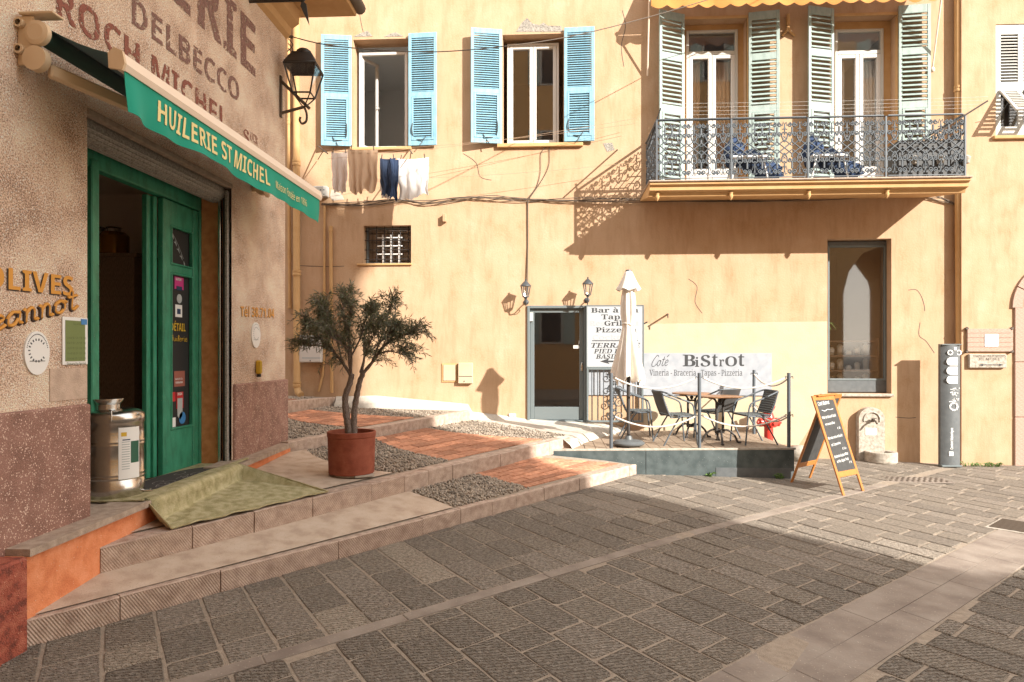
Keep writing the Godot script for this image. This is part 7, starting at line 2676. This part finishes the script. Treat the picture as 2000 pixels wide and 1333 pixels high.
func olive() -> void:
	var P := tread(1, .345, .225)
	var p := thing("terracotta_pot", "round terracotta pot holding the olive tree on the second step", "pot", P)
	var b := MB.new()
	b.lathe([Vector2(0, .02), Vector2(.225, .02), Vector2(.236, .03), Vector2(.242, .25), Vector2(.246, .40), Vector2(.252, .41), Vector2(.254, .455), Vector2(.245, .462), Vector2(.228, .458), Vector2(.222, .40), Vector2(.21, .39)], P, 48)
	put("pot", b, M["terracotta"], p)
	b = MB.new()
	b.lathe([Vector2(.223, .395), Vector2(.1, .41), Vector2(0, .415)], P, 24)
	put("soil", b, M["potting soil"], p)
	b = MB.new()
	b.lathe([Vector2(0, 0), Vector2(.2, 0), Vector2(.2, .02), Vector2(0, .02)], P, 24)
	b.box(P + Vector3(.16, .012, .12), Vector3(.2, .022, .1), Basis(Vector3.UP, .5), .004)
	put("foot", b, M["stone block"], p)
	var T := P + Vector3(0, .40, 0)
	var o := thing("olive_tree", "small grey green olive tree with forked trunk in the terracotta pot", "tree", T)
	var r := RandomNumberGenerator.new()
	r.seed = 77
	var tr := MB.new()
	var wob := func(q: Array, rad: Array, sides: int) -> void: tr.tube(q, rad, sides)
	var j := func(x: float, y: float, z := 0.0) -> Vector3: return T + Vector3(x, y, z)
	# two stems, then limbs; in the plane facing the street with some depth
	var s1 := bend([j.call(-.02, -.02), j.call(-.035, .12, .01), j.call(-.06, .26, .0), j.call(-.07, .42, -.01), j.call(-.02, .56, .0), j.call(0.01, .66, .02)], 6)
	var s2 := bend([j.call(.03, -.02), j.call(.02, .12, -.01), j.call(.025, .3, -.03), j.call(.05, .46, -.04), j.call(.085, .60, -.03), j.call(.12, .66, -.02)], 6)
	var taper := func(n: int, a: float, c: float) -> Array:
		var q := []
		for i in n: q.append(lerpf(a, c, float(i) / (n - 1)) * (1.0 + .10 * sin(i * 1.9)))
		return q
	tr.tube(s1, taper.call(s1.size(), .040, .027), 10)
	tr.tube(s2, taper.call(s2.size(), .036, .025), 10)
	put("trunk", tr, M["bark"], o)
	var limbs := [
		[[.0, .64, .02], [-.08, .76, .03], [-.20, .90, .06], [-.34, 1.04, .1], [-.44, 1.16, .1]],
		[[.0, .64, .02], [-.03, .84, .0], [-.06, 1.06, -.06], [-.14, 1.30, -.1], [-.10, 1.46, -.1]],
		[[.0, .66, .02], [.03, .88, .10], [.02, 1.12, .18], [.05, 1.32, .2]],
		[[.11, .65, -.02], [.12, .84, -.1], [.10, 1.04, -.16], [.2, 1.32, -.2]],
		[[.11, .65, -.02], [.24, .78, .0], [.40, .96, .04], [.60, 1.06, .05], [.74, 1.08, .06]],
		[[.24, .78, .0], [.32, .98, -.02], [.38, 1.18, -.06], [.44, 1.40, -.08]],
		[[.34, .88, .02], [.50, .90, .12], [.66, .86, .16]],
		[[-.1, .78, .03], [-.20, 1.04, -.05], [-.32, 1.24, -.08], [-.36, 1.36, -.06]],
		[[.1, .68, .0], [.2, .84, .14], [.30, 1.02, .22], [.40, 1.16, .26]],
		[[-.22, .92, .06], [-.40, .96, .0], [-.54, .96, -.04]],
		[[.02, .86, .05], [.10, 1.02, .02], [.16, 1.18, .04], [.22, 1.30, .06]],
		[[-.06, 1.0, -.04], [-.22, 1.14, .08], [-.26, 1.26, .12]],
		[[.02, .92, .12], [-.12, 1.02, .22], [-.20, 1.08, .28]],
		[[.36, .92, .04], [.44, 1.02, .12], [.54, 1.14, .14]],
		[[.12, .84, -.1], [.28, 1.0, -.22], [.40, 1.08, -.3]],
		[[-.02, .84, .0], [-.16, .98, -.16], [-.28, 1.06, -.26]]]
	for q in limbs:
		for e in q: e[0] = e[0] * 0.90
	var tips := []
	for k in limbs.size():
		var q := []
		for e in limbs[k]: q.append(j.call(e[0], e[1], e[2]))
		var sm := bend(q, 6)
		var lb := MB.new()
		lb.tube(sm, taper.call(sm.size(), [.019, .018, .013, .015, .022, .011, .010, .010, .010, .008, .010, .008, .008, .008, .009, .008][k], .006), 7)
		put("branch", lb, M["bark"], o)
		for i in range(5, sm.size()):
			if i % 2 == 0 or i > sm.size() - 5: tips.append([sm[i], (sm[i] - sm[i - 1]).normalized()])
	# twigs carry the narrow leaves
	var tw := MB.new()
	var lv := [MB.new(), MB.new(), MB.new()]
	for tp in tips:
		for s in 5:
			var a: Vector3 = tp[0]
			var out: Vector3 = ((a - j.call(.04, .78)).normalized() * .7 + (tp[1] as Vector3) * .5 + Vector3(r.randf_range(-1, 1), r.randf_range(-.5, .9), r.randf_range(-1, 1)) * .9).normalized()
			var l := r.randf_range(.08, .27)
			var q := [a, a + out * l * .4 + Vector3(0, .02, 0), a + out * l * .75 + Vector3(0, .015, 0), a + out * l + Vector3(0, -.02 - r.randf() * .05, 0)]
			# keep within the crown's outline
			q = bend(q, 3)
			tw.tube(q, .0026, 3, false)
			for i in range(2, q.size()):
				for h in 2:
					var d: Vector3 = (q[i] - q[i - 1]).normalized()
					var sd := d.cross(Vector3(r.randf_range(-1, 1), r.randf_range(-1, 1), r.randf_range(-1, 1))).normalized()
					var dir := (d * r.randf_range(.3, 1.0) + sd * .8 + Vector3(0, -.12, 0)).normalized()
					var len := r.randf_range(.042, .078)
					var wd := dir.cross(Vector3(r.randf_range(-1, 1), r.randf_range(-.2, 1), r.randf_range(-1, 1))).normalized() * len * .075
					var c: Vector3 = q[i]
					var m: MB = lv[0 if r.randf() < .5 else (1 if r.randf() < .6 else 2)]
					var mid := c + dir * len * .5
					var up := wd.cross(dir).normalized() * len * .04
					m.tri(c, mid + wd, mid - up); m.tri(c, mid - up, mid - wd)
					m.tri(mid + wd, c + dir * len, mid - up); m.tri(mid - up, c + dir * len, mid - wd)
	put("twigs", tw, M["bark"], o)
	for i in 3: stuff(put("foliage", lv[i], M[["olive leaf", "dark olive leaf", "silver olive leaf"][i]], o))

func chalkboard() -> void:
	var f0 := Vector3(3.747, -.085, -8.969)
	var f1 := Vector3(4.194, -.10, -9.384)
	var r0 := Vector3(3.368, -.072, -9.771)
	var r1 := Vector3(3.809, -.088, -10.241)
	var top := Vector3(0, 1.17, 0)
	var t0 := Vector3(3.56, 1.165, -9.36)
	var t1 := Vector3(3.985, 1.165, -9.79)
	var o := thing("chalkboard_stand", "folding chalkboard menu stand with orange wooden frame beside the deck", "sandwich board", (f0 + f1 + r0 + r1) * .25)
	for side in 2:
		var a: Vector3 = [f0, r0][side]
		var c: Vector3 = [f1, r1][side]
		var dx := (c - a).normalized()
		var w := (c - a).length()
		var up: Vector3 = ((t0 + t1) - (a + c)) * .5
		var L := up.length()
		up = up.normalized()
		up = (up - dx * up.dot(dx)).normalized()
		var nn := dx.cross(up)
		var out := nn if (side == 0) else -nn
		var mid := (a + c) * .5
		var pf := func(x: float, y: float, z: float) -> Vector3: return mid + dx * x + up * y + nn * z
		var bs := Basis(dx, up, nn)
		var fr := MB.new()
		for s in [-1, 1]: fr.box(pf.call(s * (w / 2 - .024), L / 2, 0.0), Vector3(.048, L, .024), bs, .005)
		fr.box(pf.call(0, L - .032, 0), Vector3(w - .096, .064, .022), bs, .004)
		fr.box(pf.call(0, .27, 0), Vector3(w - .096, .075, .022), bs, .004)
		var p := put("frame", fr, M["orange wood"], o)
		var bd := MB.new()
		bd.box(pf.call(0, (L - .064 + .307) / 2, 0), Vector3(w - .098, L - .064 - .309, .010), bs)
		put("board", bd, M["slate board"], o)
		if side == 0:
			var tx := MB.new()
			var rows := [["Coté Bistrot", .985, .04, .33, .050], ["Filet de Boeuf Grillé", .83, .04, .40, .034], ["et sauce Bleu", .755, .07, .27, .032], ["€ 18", .70, .37, .08, .03], ["Burrata noire et Basilic", .595, .03, .42, .034], ["et 2 panini", .52, .06, .26, .032], ["€ 13,-", .465, .33, .12, .03], ["Brochette du Jour Mixte", .355 + .03, .04, .40, .034], ["et Riz Cajun frais", .33, .07, .34, .034], ["€ 16", .305 + .0, .40, .07, .028]]
			for e in rows:
				var y: float = lerpf(.36, L - .05, (e[1] - .28) / .78)
				text(tx, e[0], "Droid Sans", pf.call(-w / 2 + .05 + e[2], y, .0065), (dx + up * .06) * e[3], (up - dx * .0) * e[4], nn, .15)
			tx.ribbon(bend([pf.call(-.16, L - .20, .0065), pf.call(-.08, L - .215, .0065), pf.call(0, L - .195, .0065), pf.call(.08, L - .20, .0065), pf.call(.17, L - .19, .0065)]), .006, nn)
			put("chalk_writing", tx, M["white"], o)
	var hg := MB.new()
	hg.bar(t0 + Vector3(0, .012, 0), t1 + Vector3(0, .012, 0), .07, .02, .004)
	put("hinge_bar", hg, M["orange wood"], o)
